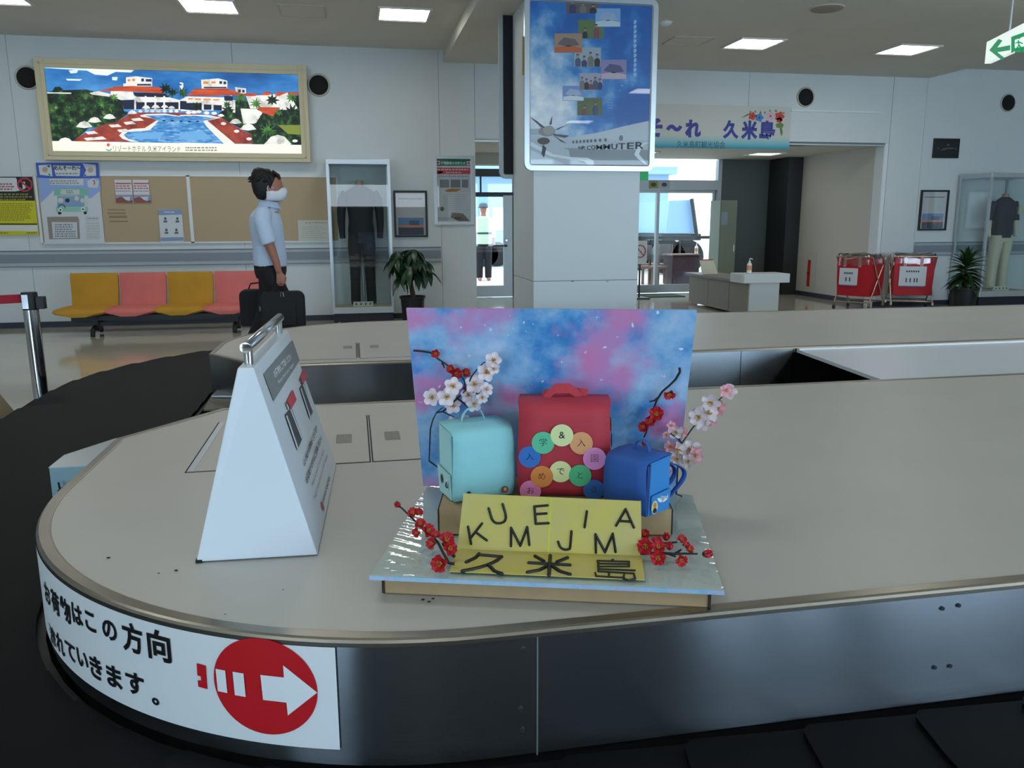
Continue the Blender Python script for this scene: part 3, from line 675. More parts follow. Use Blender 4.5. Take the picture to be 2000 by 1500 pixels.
pinkc = ramp_(nz_(9, (1, 7, 3), 3), [(.35, '#d785b8'), (.65, '#b494cf')])
whf = ramp_(nz_(60, (0, 0, 0), 1), [(.74, (0, 0, 0, 1)), (.79, (1, 1, 1, 1))])
mx1 = nt.nodes.new('ShaderNodeMix'); mx1.data_type = 'RGBA'; nt.links.new(pinkf, mx1.inputs[0]); nt.links.new(base_, mx1.inputs[6]); nt.links.new(pinkc, mx1.inputs[7])
mx2 = nt.nodes.new('ShaderNodeMix'); mx2.data_type = 'RGBA'; nt.links.new(whf, mx2.inputs[0]); nt.links.new(mx1.outputs[2], mx2.inputs[6]); mx2.inputs[7].default_value = (.75, .82, .95, 1)
nt.links.new(mx2.outputs[2], pb.inputs['Base Color'])
bk = thing('backdrop_panel', 'tall panel printed with pink and blue starry clouds behind the paper bags', 'panel', BB[0].lerp(BB[1], .5))
MB().hexa([BB[0], BB[1], BB[1] - bn * .008, BB[0] - bn * .008], [BB[3], BB[2], BB[2] - bn * .008, BB[3] - bn * .008]).build('printed_sheet', m_bk, bk)
def bkp(px, py, lift=.0): return onpl(px, py, BB[0] + bn * lift, bn)
st_m = mat('star_print', '#d9e6f6', .5)
for px, py, r in ((1097, 707, .007), (1298, 735, .008), (1166, 620, .006), (947, 635, .005), (1090, 655, .004)):
    c_ = bkp(px, py, .0006); u_ = (BB[1] - BB[0]).normalized(); v_ = (BB[3] - BB[0]).normalized(); o = MB(); P = []
    for i in range(8):
        k = r if i % 2 == 0 else r * .18; P.append(c_ + u_ * k * math.cos(i * math.pi / 4) + v_ * k * math.sin(i * math.pi / 4))
    o.poly(P).build('star', st_m, bk)

# cardboard step
sp_a = R_(-12); S0 = D(.100, .220, 0); s1 = Vector((math.cos(sp_a), math.sin(sp_a), 0)); s2 = Vector((-math.sin(sp_a), math.cos(sp_a), 0)); ZS = .632
cb = thing('cardboard_box', 'low brown cardboard box carrying the paper school bags', 'cardboard box', S0 + s1 * .26 + s2 * .12 + Vector((0, 0, ZBD + .004)))
def sbx(a0, a1, b0_, b1_, z0, z1): return MB().hexa([S0 + s1 * a0 + s2 * b0_ + Vector((0, 0, z0)), S0 + s1 * a1 + s2 * b0_ + Vector((0, 0, z0)), S0 + s1 * a1 + s2 * b1_ + Vector((0, 0, z0)), S0 + s1 * a0 + s2 * b1_ + Vector((0, 0, z0))], [S0 + s1 * a0 + s2 * b0_ + Vector((0, 0, z1)), S0 + s1 * a1 + s2 * b0_ + Vector((0, 0, z1)), S0 + s1 * a1 + s2 * b1_ + Vector((0, 0, z1)), S0 + s1 * a0 + s2 * b1_ + Vector((0, 0, z1))])
sbx(0, .520, 0, .235, ZBD + .0045, ZS).build('box_body', m_card, cb)
sbx(-.004, .0, .001, .235, ZBD + .0045, ZS - .003).build('end_flap', m_cardd, cb); sbx(.520, .524, .001, .235, ZBD + .0045, ZS - .003).build('end_flap', m_cardd, cb)

# paper school bags -------------------------------------------------
def bag(lab, loc, rz, W, Dp, Hh, col, coli, side_col, lean=0.0, handle='round', flapgap=.010, stick=None):
    """origin: middle of the front bottom edge; +x right, +y to the back"""
    t = thing('paper_school_bag', lab, 'school bag', loc, rz, 'paper school bags'); c_ = mat('paper_' + col, col, .65, noise=(30, .02)); ci = mat('paper_' + coli, coli, .65); csd = mat('paper_' + side_col, side_col, .65)
    w2 = W / 2
    MB().hexa([(-w2, .006, .001), (w2, .006, .001), (w2, Dp, .001), (-w2, Dp, .001)], [(-w2, .012, Hh * .93), (w2, .012, Hh * .93), (w2, Dp, Hh * .97), (-w2, Dp, Hh * .97)]).build('case', [csd], t, local=True, bevel=.002)
    # side pockets with an open top edge
    for sx in (-1, 1):
        x = sx * (w2 + .0015)
        MB().hexa([(x - .001, .012, .002), (x + .001, .012, .002), (x + .001, Dp - .004, .002), (x - .001, Dp - .004, .002)], [(x - .001 + sx * .003, .012, Hh * .36), (x + .001 + sx * .003, .012, Hh * .36), (x + .001 + sx * .005, Dp - .004, Hh * .40), (x - .001 + sx * .005, Dp - .004, Hh * .40)]).build('side_pocket', csd, t, local=True)
    # flap sheet: back top edge, over the top, round the front, down to the bottom
    prof = [(Dp + .001, Hh * 1.0), (Dp * .55, Hh * 1.005), (.022, Hh * .985), (.005, Hh * .965), (-.004, Hh * .925), (-.008, Hh * .84), (-.0095, Hh * .6), (-.009, Hh * .3), (-.007, .02), (-.005, .004)]
    n = len(prof); o = MB(); rws = []
    for i, (yy_, z_) in enumerate(prof):
        ww = w2 + .004 + .002 * math.sin(i * 1.1)
        rws.append([Vector((-ww, yy_, z_)), Vector((-ww * .5, yy_ - .0015, z_ + .0008)), Vector((0, yy_ - .002, z_ + .001)), Vector((ww * .5, yy_ - .0015, z_ + .0008)), Vector((ww, yy_, z_))])
    o.rings(rws, closed=False, cap=False); f = o.build('flap', c_, t, local=True, smooth='all')
    q = f.modifiers.new('t', 'SOLIDIFY'); q.thickness = .0016; q.offset = 0
    # inner front gusset shows as a darker strip at the flap's side
    MB().hexa([(-w2 - .0005, -.002, .002), (w2 + .0005, -.002, .002), (w2 + .0005, .006, .002), (-w2 - .0005, .006, .002)], [(-w2 - .0005, .000, Hh * .9), (w2 + .0005, .000, Hh * .9), (w2 + .0005, .012, Hh * .9), (-w2 - .0005, .012, Hh * .9)]).build('gusset', ci, t, local=True)
    if handle == 'round':
        k = .030 * W / .145; P = [(k * math.cos(a), Dp * .62, Hh * 1.0 + k * 1.2 * math.sin(a)) for a in [math.pi * i / 12 for i in range(13)]]
        o = MB(); wd = .0045 if W > .12 else .0055
        o.rings([[Vector((x, y_ - wd, z_)), Vector((x, y_ + wd, z_))] for x, y_, z_ in P], closed=False, cap=False)
        h = o.build('handle', c_, t, local=True, smooth='all'); q = h.modifiers.new('t', 'SOLIDIFY'); q.thickness = .0016
        MB().box((-k - .02, Dp * .62 - wd, Hh * .998), (-k + .002, Dp * .62 + wd, Hh * 1.003)).build('handle_tab', c_, t, local=True); MB().box((k - .002, Dp * .62 - wd, Hh * .998), (k + .02, Dp * .62 + wd, Hh * 1.003)).build('handle_tab', c_, t, local=True)
    return t, c_
p0 = onz(886, 988, ZS); p1 = onz(1003, 968, ZS); mid = p0 + (p1 - p0).normalized() * .0755; mid.z = ZS + .001
mint, c_m = bag('mint green paper school bag left of the red one', mid + Vector((0, .012, 0)), R_(13), .142, .098, .170, '#8fcfd6', '#4fa9b3', '#a9d8d6')
Mm = PM[mint]
def mouse_mark(t, x, y, z, rx, rz_, col, nm='sticker'):
    return MB().ell((x, y, z), rx, rz_, 20).build(nm, mat('st_' + col, col, .5), t, local=True)
s_ = mouse_mark(mint, .050, -.0135, .019, .0085, .0085, '#6b3f2a'); MB().ell((.050, -.0142, .020), .004, .005, 12).build('sticker_picture', mat('st_skin', '#d9a27c', .5), s_, local=True); MB().ell((.050, -.0143, .014), .005, .003, 12).build('sticker_picture', mat('st_red', '#b33a2a', .5), s_, local=True)
s_ = mouse_mark(mint, -.040, -.0125, .019, .006, .008, '#2a2320')
for (y_, z_, r1, r2, col) in ((.066, .040, .009, .011, '#4a3a26'), (.030, .036, .008, .012, '#dfe6ea')):
    MB().ell((-.0775, y_, z_), r1, r2, 16, (0, 1, 0)).build('sticker', mat('st_' + col, col, .5), mint, local=True)
MB().tube([(-.079, .022, .030), (-.079, .030, .042), (-.079, .036, .032), (-.079, .028, .028)], .0012, 6).build('sticker_picture', m_sdk, mint, local=True)

p0 = onz(1011, 968, ZS); p1 = onz(1191, 970, ZS); rdir = (p1 - p0); wr2 = rdir.length; mid = p0.lerp(p1, .5); mid.z = ZS + .001
red, c_r = bag('big red paper school bag covered with round lettered dots', mid, math.atan2(rdir.y, rdir.x), wr2 - .012, .095, .222, '#b5303f', '#7d1f2b', '#a02836', handle='none')
# folded strip handle: a broad band arched over the top, creased where it turns down
P = [(-.056, .216, .016), (-.043, .232, .017), (-.022, .252, .018), (.012, .252, .018), (.030, .240, .017), (.050, .218, .014)]
o = MB(); o.rings([[Vector((x, .042 + .004 * i, z - w_)), Vector((x * .96, .052 + .004 * i, z + .004))] for i, (x, z, w_) in enumerate(P)], closed=False, cap=False)
h = o.build('handle', c_r, red, local=True); q = h.modifiers.new('t', 'SOLIDIFY'); q.thickness = .0018
o = MB(); o.rings([[Vector((-.054, .066, .210)), Vector((-.050, .078, .236))], [Vector((.000, .072, .220)), Vector((.004, .084, .244))], [Vector((.052, .066, .214)), Vector((.058, .078, .240))]], closed=False, cap=False); h = o.build('handle_strip', c_r, red, local=True); q = h.modifiers.new('t', 'SOLIDIFY'); q.thickness = .0018
rM = PM[red]; rn = (rM.to_3x3() @ Vector((0, -1, 0))); rp = rM @ Vector((0, -.0155, .1))
def redpx(px, py, lift=0.0):
    return rM.inverted() @ onpl(px, py, rp + rn * lift, rn)
Z3 = lambda x, y: (1000 + x / 6.0, 730 + y / 6.0)
dots = [('入', 208, 976, '#2b6fc0', 130), ('学', 365, 810, '#5bc096', 134), ('&', 585, 722, '#d9e3a6', 134), ('入', 812, 814, '#e0a06c', 136), ('園', 968, 996, '#e08fc9', 136),
        ('お', 215, 1372, '#e07fb0', 125), ('め', 350, 1206, '#d9853f', 132), ('で', 570, 1148, '#dde0a0', 130), ('と', 798, 1194, '#4fb57f', 132), ('う', 960, 1360, '#2f68b4', 125)]
order = {0: .0008, 1: .0016, 2: .0024, 3: .0016, 4: .0024, 5: .0008, 6: .0016, 7: .0008, 8: .0016, 9: .0008}
for i, (ch, x, y_, col, r) in enumerate(dots):
    c_ = redpx(*Z3(x, y_), order[i]); rr_ = (redpx(*Z3(x + r, y_), order[i]) - c_).length
    dd = MB().prism([Vector((c_.x + rr_ * math.cos(2 * math.pi * k / 32), c_.y, c_.z + rr_ * math.sin(2 * math.pi * k / 32))) for k in range(32)], (0, .0006, 0)).build('paper_dot', mat('dot_' + col, col, .6), red, local=True)
    o = MB(); text_on(o, ch, lambda u, v: Vector((c_.x + u, c_.y - .0007, c_.z + v)), rr_ * (.78 if ch != '&' else .9), bold=-.012 if ch not in 'です&' else 0); o.build('letter', m_ink, dd, local=True)
# dots peeking round the right-hand edge
for k, (py, col) in enumerate(((830, '#5bc096'), (826, '#e5a9c0'), (858, '#3f7fc4'))):
    MB().prism([Vector((wr2 / 2 + .0005 + .0012 * k, .035 - .006 * k + .017 * math.cos(2 * math.pi * q_ / 24), .165 - .034 * (k == 2) + .017 * math.sin(2 * math.pi * q_ / 24))) for q_ in range(24)], (.0008, 0, 0)).build('paper_dot', mat('dot_' + col, col, .6), red, local=True)

pc = onz(1262, 1012, ZS); pe = onz(1309, 993, ZS); sd = (pe - pc).normalized(); wd_ = Vector((sd.y, -sd.x, 0))   # width direction, towards the bag's left is -wd_
ang = math.atan2(wd_.y, wd_.x); Wb = .108; midb = pc - wd_ * (Wb / 2); midb.z = ZS + .001
blue, c_b = bag('small blue paper school bag with shoulder straps right of the red one', midb, ang, Wb, .082, .128, '#2458a6', '#16407f', '#2f86cf')
for k, (yo, zo) in enumerate(((.086, .0), (.086, .0))):
    sx = .018 if k == 0 else .044
    P = []
    for i in range(15):
        a = math.pi * (i / 14); P.append((sx, .082 + .072 * math.sin(a), .018 + .090 * (1 - (1 + math.cos(a)) / 2) if False else .108 - .090 * (i / 14)))
    o = MB(); o.rings([[Vector((x - .006, y_, z_)), Vector((x + .006, y_, z_))] for x, y_, z_ in P], closed=False, cap=False); h = o.build('shoulder_strap', mat('paper_strap_blue', '#1f4f9f', .65), blue, local=True, smooth='all'); q = h.modifiers.new('t', 'SOLIDIFY'); q.thickness = .0018
xr = Wb / 2 + .0055
MB().ell((xr, .052, .035), .020, .011, 24, (0, 1, 0), Vector((0, -.2, 1)).normalized()).build('sticker', mat('st_white', '#e8eef2', .45), blue, local=True)
o = MB(); o.tube([(xr + .001, .040, .039), (xr + .001, .052, .036), (xr + .001, .066, .033)], .0030, 8); o.build('airplane_picture', mat('st_grey', '#aab7c4', .5), blue, local=True)
o = MB(); o.prism([(xr + .001, .050, .036), (xr + .001, .046, .027), (xr + .001, .050, .027), (xr + .001, .057, .036)], (.001, 0, 0)).prism([(xr + .001, .062, .034), (xr + .001, .067, .041), (xr + .001, .069, .034)], (.001, 0, 0)); tag(o.build('airplane_wing', mat('st_grey', '#aab7c4', .5), blue, local=True), kind='stuff')
MB().ell((xr, .022, .019), .011, .015, 24, (0, 1, 0)).build('sticker', mat('st_cream', '#e8e6cf', .45), blue, local=True)
for (z_, rx, rz_, col) in ((.022, .0075, .010, '#d8c24a'), (.012, .007, .006, '#1a1a1c'), (.024, .005, .006, '#c98a4a')):
    MB().ell((xr + .0006 + .0003 * (z_ != .022), .022, z_), rx, rz_, 18, (0, 1, 0)).build('sticker_picture', mat('st_' + col, col, .5), blue, local=True)

# folded yellow card
m_yel = mat('yellow_card', '#cdbf60', .6, noise=(10, .04), col2='#c6ba78')
yc = thing('folded_card_sign', 'yellow folded card lettered KUMEJIMA in front of the paper bags', 'card sign', D(.35, .08, ZBD))
zc = ZBD + .0045
C = [D(.159, .020, zc), D(.548, .018, zc), D(.547, .136, zc), D(.155, .134, zc)]
T3 = ony(905, 964, 1.635); T2 = ony(1252, 979, 1.515)
cn = (C[2] - C[3]).cross(T3 - C[3]).normalized()
if cn.y > 0: cn = -cn
T2 = onpl(1252, 979, C[3], cn)
MB().hexa([C[0], C[1], C[2], C[3]], [p + Vector((0, 0, .0016)) for p in C]).build('lower_leaf', m_yel, yc)
mt_, mb_2 = T3.lerp(T2, .497), C[3].lerp(C[2], .497)
for (a, b, c_, d) in ((C[3], mb_2, mt_, T3), (mb_2 + (C[2] - C[3]) * .003, C[2], T2, mt_ + (T2 - T3) * .003)):
    MB().hexa([a, b, b - cn * .0018, a - cn * .0018], [d, c_, c_ - cn * .0018, d - cn * .0018]).build('upper_leaf', m_yel, yc)
MB().hexa([mb_2 - (C[2] - C[3]) * .004 + cn * .0004, mb_2 + (C[2] - C[3]) * .006 + cn * .0004, mb_2 + (C[2] - C[3]) * .006, mb_2 - (C[2] - C[3]) * .004], [mt_ - (T2 - T3) * .004 + cn * .0004, mt_ + (T2 - T3) * .006 + cn * .0004, mt_ + (T2 - T3) * .006, mt_ - (T2 - T3) * .004]).build('tape', mat('yellow_tape', '#d9d24a', .3), yc)
# a support strut behind the card
MB().hexa([mb_2 - cn * .04, mb_2 - cn * .04 + (C[2] - C[3]) * .1, mb_2 - cn * .042 + (C[2] - C[3]) * .1, mb_2 - cn * .042], [mt_.lerp(mb_2, .4) - cn * .003, mt_.lerp(mb_2, .4) - cn * .003 + (C[2] - C[3]) * .1, mt_.lerp(mb_2, .4) - cn * .005 + (C[2] - C[3]) * .1, mt_.lerp(mb_2, .4) - cn * .005]).build('strut', m_card, yc)
Z7 = lambda x, y: (860 + x / 4.762, 950 + y / 4.762)
def up_pt(px, py): return onpl(px, py, C[3] + cn * .0012, cn)
def strokes(lines, r, plane, par):
    o = MB()
    for L_ in lines:
        W_ = [plane(*Z7(*p)) for p in L_]
        for i_, p_ in enumerate(W_):
            o.ball(p_, r, 8, 6)
            if i_: o.tube([W_[i_ - 1], p_], r, 8)
    return tag(o.build('letter', m_ink, par), kind=None)
def curve(p0, c_, p1, n=7): return [((1-t)**2*p0[0]+2*t*(1-t)*c_[0]+t*t*p1[0], (1-t)**2*p0[1]+2*t*(1-t)*c_[1]+t*t*p1[1]) for t in [i/n for i in range(n+1)]]
r_ = .0027
strokes([[(258, 375), (286, 535)], [(388, 345), (278, 485)], [(335, 430), (432, 502)]], r_, up_pt, yc)
strokes([[(450, 205)] + curve((478, 300), (500, 345), (540, 343), 4) + curve((560, 342), (625, 335), (605, 250), 4) + [(580, 165)]], r_, up_pt, yc)
strokes([[(657, 555), (658, 385), (744, 553), (808, 378), (828, 545)]], r_, up_pt, yc)
strokes([[(998, 177), (875, 187), (888, 348), (1008, 342)], [(880, 258), (987, 252)]], r_, up_pt, yc)
strokes([[(1220, 418), (1212, 520)] + curve((1205, 580), (1150, 605), (1112, 560), 5) + [(1096, 515)]], r_, up_pt, yc)
strokes([[(1363, 232), (1342, 380)]], r_, up_pt, yc)
strokes([[(1447, 615), (1443, 445), (1532, 612), (1604, 440), (1630, 610)]], r_, up_pt, yc)
strokes([[(1635, 365), (1724, 212), (1800, 382)], [(1670, 322), (1772, 328)]], r_, up_pt, yc)
zf = zc + .0028
def fl_pt(px, py): return onz(px, py, zf)
strokes([[(360, 628), (325, 665), (242, 706)], [(362, 638), (570, 655)] + curve((560, 665), (470, 745), (205, 788), 6)[1:], [(452, 735), (505, 790), (572, 812)]], .0040, fl_pt, yc)
strokes([[(1022, 645), (1010, 822)], [(825, 712), (1205, 733)], [(882, 650), (960, 695)], [(1182, 665), (1085, 703)], [(1000, 738), (920, 780), (812, 800)], [(1040, 740), (1110, 790), (1205, 818)]], .0040, fl_pt, yc)
strokes([[(1608, 682), (1590, 690)], [(1465, 692), (1470, 790)], [(1460, 692), (1755, 700), (1755, 745), (1475, 745)], [(1475, 718), (1740, 722)], [(1472, 768), (1808, 782)], [(1472, 790), (1800, 810), (1812, 860), (1745, 872), (1705, 858)], [(1440, 805), (1450, 835), (1705, 850), (1708, 822)], [(1570, 800), (1568, 838)]], .0022, fl_pt, yc)

# ------------------------------------------------------------------ artificial blossom branches
m_twig = mat('twig', '#20201e', .6); m_plum = mat('plum_red', '#b81022', .55, noise=(60, .15)); m_stam = mat('stamen_yellow', '#c99a3a', .5)
m_sak = mat('sakura_white', '#e9dde4', .6); m_pnk = mat('sakura_pink', '#e7a9b6', .6); m_pnk2 = mat('sakura_pale', '#eadfe4', .6)
def blossom_mesh(r, kind):
    """five cupped petals, centre at origin, opening along +z"""
    o = MB()
    for k in range(5):
        a = 2 * math.pi * k / 5; rows = []
        for i in range(5):
            f = i / 4; rad = r * (.08 + .92 * f); w_ = r * (.46 if kind != 'sakura' else .41) * (.24, .72, 1.0, 1.0, .66)[i] * (1.0 if kind != 'bud' else .8)
            zc_ = {'plum': .42 * r * f ** 1.3 + .16 * r * math.sin(f * 3), 'sakura': .22 * r * f ** 1.5, 'bud': r * 1.1 * f}[kind]
            rr2 = rad if kind != 'bud' else r * .62 * math.sin(math.pi * min(.97, .15 + .8 * f))
            row = []
            for j in range(5):
                s2_ = (j - 2) / 2; cup = (.18 if kind == 'sakura' else .32) * r * s2_ * s2_ * (.4 + f)
                x, y_ = rr2 - s2_ * s2_ * .12 * r * f * (kind != 'bud'), s2_ * w_
                row.append(Vector((x * math.cos(a) - y_ * math.sin(a), x * math.sin(a) + y_ * math.cos(a), zc_ + cup)))
            rows.append(row)
        o.rings(rows, closed=False, cap=False)
    return o
def frame_to(n):
    n = Vector(n).normalized(); a = Vector((0, 0, 1)) if abs(n.z) < .9 else Vector((1, 0, 0)); x = a.cross(n).normalized(); return Matrix((x, n.cross(x), n)).transposed()
_proto = {}
def blossom(parent, pos, n, r, kind, m, seed=0):
    key = (kind, m.name)
    if key not in _proto:
        me_o = blossom_mesh(1.0, kind).build('blossom', m, None, smooth='all'); me = me_o.data; bpy.data.objects.remove(me_o)
        s = MB()
        for q_ in range(9):
            a = 2.4 * q_; d = Vector((.28 * math.cos(a), .28 * math.sin(a), .55)); s.tube([(0, 0, .05), d], .035, 4); s.ball(d, .06, 5, 4)
        so = s.build('stamens', m_stam, None); sm = so.data; bpy.data.objects.remove(so); _proto[key] = (me, sm)
    me, sm = _proto[key]
    b = bpy.data.objects.new('blossom', me); COL.objects.link(b); b.parent = parent; PM[b] = PM[parent]
    Mw = Matrix.Translation(pos) @ (frame_to(n) @ Matrix.Rotation(seed * 1.3, 3, 'Z')).to_4x4() @ Matrix.Diagonal((r, r, r, 1))
    b.matrix_local = PM[parent].inverted() @ Mw
    if kind != 'bud':
        s = bpy.data.objects.new('stamens', sm); COL.objects.link(s); s.parent = b; s['kind'] = 'stuff'
    else:
        MB().lathe([(.15, -.15), (.42, .05), (.5, .3), (.3, .32)], (0, 0, 0), 10).build('calyx', m_twig, b, local=True, smooth='all')
    return b
tocam = lambda p: (CAMP - p).normalized()
def twigs(par, lines, r):
    for P in lines:
        n = len(P); MB().tube(P, [r * (1 - .45 * i / max(1, n - 1)) for i in range(n)], 7).build('twig', m_twig, par, smooth=True)
def tilt(p, dx, dz): return (tocam(p) + Vector((dx, 0, dz))).normalized()
# red plum sprig, upper left of the backdrop
ZA = lambda x, y: (790 + x / 7.5, 660 + y / 7.5)
br = thing('plum_sprig', 'red plum blossom sprig pinned to the upper left of the backdrop', 'artificial flower', bkp(900, 760, .02), group='plum blossom sprigs')
twigs(br, [[bkp(*ZA(*p), .012) for p in ((130, 185), (250, 195), (380, 215), (480, 300), (570, 360), (700, 450), (820, 540), (885, 640), (880, 760))], [bkp(*ZA(*p), .012) for p in ((550, 365), (570, 400), (585, 440))]], .0026)
for i, (x, y_, rr_, k, dx, dz) in enumerate(((445, 220, 62, 'plum', .15, -.25), (690, 465, 62, 'plum', -.5, .3), (745, 515, 82, 'plum', .3, -.2), (880, 520, 68, 'plum', .6, .3), (880, 720, 45, 'bud', .2, -.4))):
    p = bkp(*ZA(x, y_), .020); blossom(br, p, tilt(p, dx, dz), rr_ / 7.5 / 760 * 1.05, k, m_plum, i)
# white cherry branch behind the mint bag
wc = thing('cherry_branch', 'white cherry blossom branch rising behind the mint paper bag', 'artificial flower', D(.14, .47, ZBD + .004))
zb_ = D(.150, .475, ZBD + .004)
stem = [zb_, bkp(838, 900, .035), bkp(*ZA(380, 1330), .04), bkp(*ZA(415, 1200), .045), bkp(*ZA(470, 1090), .05), bkp(*ZA(560, 1020), .05)]
twigs(wc, [stem, [bkp(*ZA(*p), .05) for p in ((560, 1080), (760, 900), (900, 760), (985, 560), (1080, 440), (1160, 360), (1230, 350))], [bkp(*ZA(*p), .05) for p in ((470, 1095), (560, 1080), (620, 1110), (720, 1160))], [bkp(*ZA(*p), .05) for p in ((760, 880), (860, 950), (930, 1020))], [bkp(*ZA(*p), .05) for p in ((1000, 790), (1080, 820), (1150, 800))], [bkp(*ZA(*p), .05) for p in ((1190, 450), (1250, 430))]], .0022)
for i, (x, y_, rr_, dx, dz) in enumerate(((1300, 330, 112, .0, .1), (1190, 510, 125, .15, .1), (715, 710, 122, -.05, .1), (1020, 680, 130, .1, .15), (410, 870, 122, -.3, .05), (615, 870, 128, .0, .1), (935, 840, 105, -.1, .0), (1190, 755, 95, .5, .2), (1130, 860, 92, .4, -.3), (700, 985, 120, .1, -.05), (1010, 960, 110, .2, -.2), (690, 1240, 92, .0, -.2), (860, 1190, 85, .3, -.2), (1300, 440, 85, .3, -.3))):
    p = bkp(*ZA(x, y_), .052 + .012 * (i % 3)); blossom(wc, p, tilt(p, dx, dz), rr_ / 7.5 / 720, 'sakura', m_sak, i)
# red plum sprig, right on the backdrop
ZR = lambda x, y: (1170 + x / 4.546, 690 + y / 4.546)
br = thing('plum_sprig', 'red plum blossom sprig hanging on the right of the backdrop', 'artificial flower', bkp(1290, 800, .02), group='plum blossom sprigs')
twigs(br, [[bkp(*ZR(*p), .014) for p in ((715, 130), (718, 165), (680, 230), (625, 285), (560, 340), (515, 410), (485, 490), (445, 600), (420, 700), (400, 745))], [bkp(*ZR(*p), .014) for p in ((525, 395), (490, 420), (445, 430))]], .0032)
for i, (x, y_, rr_, k, dx, dz) in enumerate(((620, 345, 52, 'plum', .2, -.9), (505, 540, 62, 'plum', .1, .1), (470, 590, 48, 'plum', -.5, -.4), (405, 655, 48, 'plum', -.6, .1), (405, 775, 36, 'bud', .1, -1))):
    p = bkp(*ZR(x, y_), .022); blossom(br, p, tilt(p, dx, dz), rr_ / 4.546 / 760 * 1.05, k, m_plum, i + 3)
# pink cherry branch at the right rear corner
def pk(x, y_, dY=0.0): q_ = ZR(x, y_); return ony(q_[0], q_[1], 1.86 + dY)
pb_ = D(.668, .535, ZBD + .004)
pc_ = thing('cherry_branch', 'pink cherry blossom branch standing at the right rear corner of the board', 'artificial flower', pb_)
twigs(pc_, [[pb_, pk(685, 1250), pk(700, 1000), pk(735, 800), pk(790, 720), pk(840, 650), pk(950, 530), pk(1085, 395), pk(1150, 340)], [pk(735, 800), pk(700, 760), pk(635, 710)], [pk(715, 780), pk(705, 730)], [pk(735, 830), pk(660, 860), pk(560, 950), pk(550, 1060), pk(510, 1170)], [pk(735, 820), pk(800, 850)]], .0024)
for i, (x, y_, rr_, m_) in enumerate(((1150, 350, 70, 1), (1120, 330, 55, 0), (1005, 430, 80, 1), (1050, 490, 72, 0), (960, 540, 85, 1), (890, 560, 80, 1), (850, 540, 55, 0), (980, 600, 62, 0), (930, 630, 62, 1), (680, 690, 62, 1), (635, 640, 40, 0), (600, 730, 32, 0), (740, 700, 45, 0), (690, 850, 82, 1), (640, 830, 52, 0), (820, 870, 88, 1), (845, 900, 70, 0), (700, 930, 60, 1), (555, 950, 88, 1), (600, 1010, 62, 0), (540, 890, 50, 0), (480, 1030, 70, 0), (500, 1090, 75, 1), (800, 960, 60, 1))):
    p = pk(x, y_, -.015 * (i % 3)); blossom(pc_, p, tilt(p, .5 * math.sin(i * 2.1), .5 * math.cos(i * 1.7)), rr_ / 4.546 / 690, 'sakura', m_pnk2 if m_ else m_pnk, i)
for dx in (0.0, .016):
    pass
# plum branch lying at the left front
ZL5 = lambda x, y: (710 + x / 6.25, 940 + y / 6.25)
def lf_(x, y_, z=.0): q_ = ZL5(x, y_); return onz(q_[0], q_[1], ZBD + z)
br = thing('plum_sprig', 'red plum blossom branch at the left front corner of the display board', 'artificial flower', lf_(1080, 1010, .012), group='plum blossom sprigs')
twigs(br, [[lf_(1110, 1010, .014), lf_(1040, 995, .016), lf_(975, 880, .022), lf_(910, 750, .03), lf_(820, 650, .035), lf_(700, 550, .04), lf_(580, 440, .05), lf_(470, 330, .058), lf_(440, 310, .06)], [lf_(1110, 920, .014), lf_(1040, 870, .018), lf_(960, 760, .028)]], .0034)
for i, (x, y_, z_, rr_, k, dx, dz) in enumerate(((435, 300, .062, 50, 'bud', -.9, .8), (610, 400, .055, 62, 'plum', -.3, .9), (665, 390, .055, 50, 'plum', .5, .8), (700, 540, .05, 62, 'plum', -.2, .9), (665, 620, .042, 52, 'plum', -.8, -.2), (770, 610, .046, 75, 'plum', .6, .2), (850, 760, .036, 62, 'plum', -.8, .1), (880, 670, .04, 50, 'plum', .2, .9), (1010, 730, .03, 80, 'plum', .3, .7), (1035, 820, .03, 75, 'plum', .5, .0), (950, 1000, .022, 88, 'plum', -.5, -.1))):
    p = lf_(x, y_, z_); blossom(br, p, tilt(p, dx, dz), rr_ / 6.25 / 830 * 1.1, k, m_plum, i)
# plum branch lying at the right front
ZR6 = lambda x, y: (1200 + x / 6.522, 960 + y / 6.522)
def rf_(x, y_, z=.0): q_ = ZR6(x, y_); return onz(q_[0], q_[1], ZBD + z)
br = thing('plum_sprig', 'red plum blossom branch lying right of the yellow card', 'artificial flower', rf_(420, 780, .01), group='plum blossom sprigs')
twigs(br, [[rf_(330, 790, .012), rf_(600, 785, .016), rf_(760, 795, .018), rf_(900, 790, .018), rf_(1060, 795, .02)], [rf_(620, 785, .016), rf_(560, 660, .022), rf_(700, 655, .024), rf_(800, 645, .026)], [rf_(780, 790, .018), rf_(850, 740, .02)], [rf_(690, 790, .016), rf_(780, 830, .014)]], .0034)
for i, (x, y_, z_, rr_, k, dx, dz) in enumerate(((375, 560, .03, 62, 'plum', .2, .6), (400, 700, .026, 92, 'plum', -.1, .0), (530, 650, .03, 62, 'plum', .3, .8), (560, 720, .028, 75, 'plum', .1, .5), (560, 840, .020, 82, 'plum', -.05, -.1), (665, 605, .028, 62, 'bud', -.2, 1.2), (700, 725, .026, 62, 'bud', .0, 1.3), (850, 625, .028, 56, 'plum', .4, .9), (890, 690, .026, 52, 'plum', .8, .5), (930, 740, .024, 56, 'plum', .9, .2), (840, 860, .018, 66, 'plum', .3, -.4), (1130, 800, .022, 66, 'bud', 2.2, .1))):
    p = rf_(x, y_, z_); blossom(br, p, tilt(p, dx, dz), rr_ / 6.522 / 840 * 1.1, k, m_plum, i + 5)
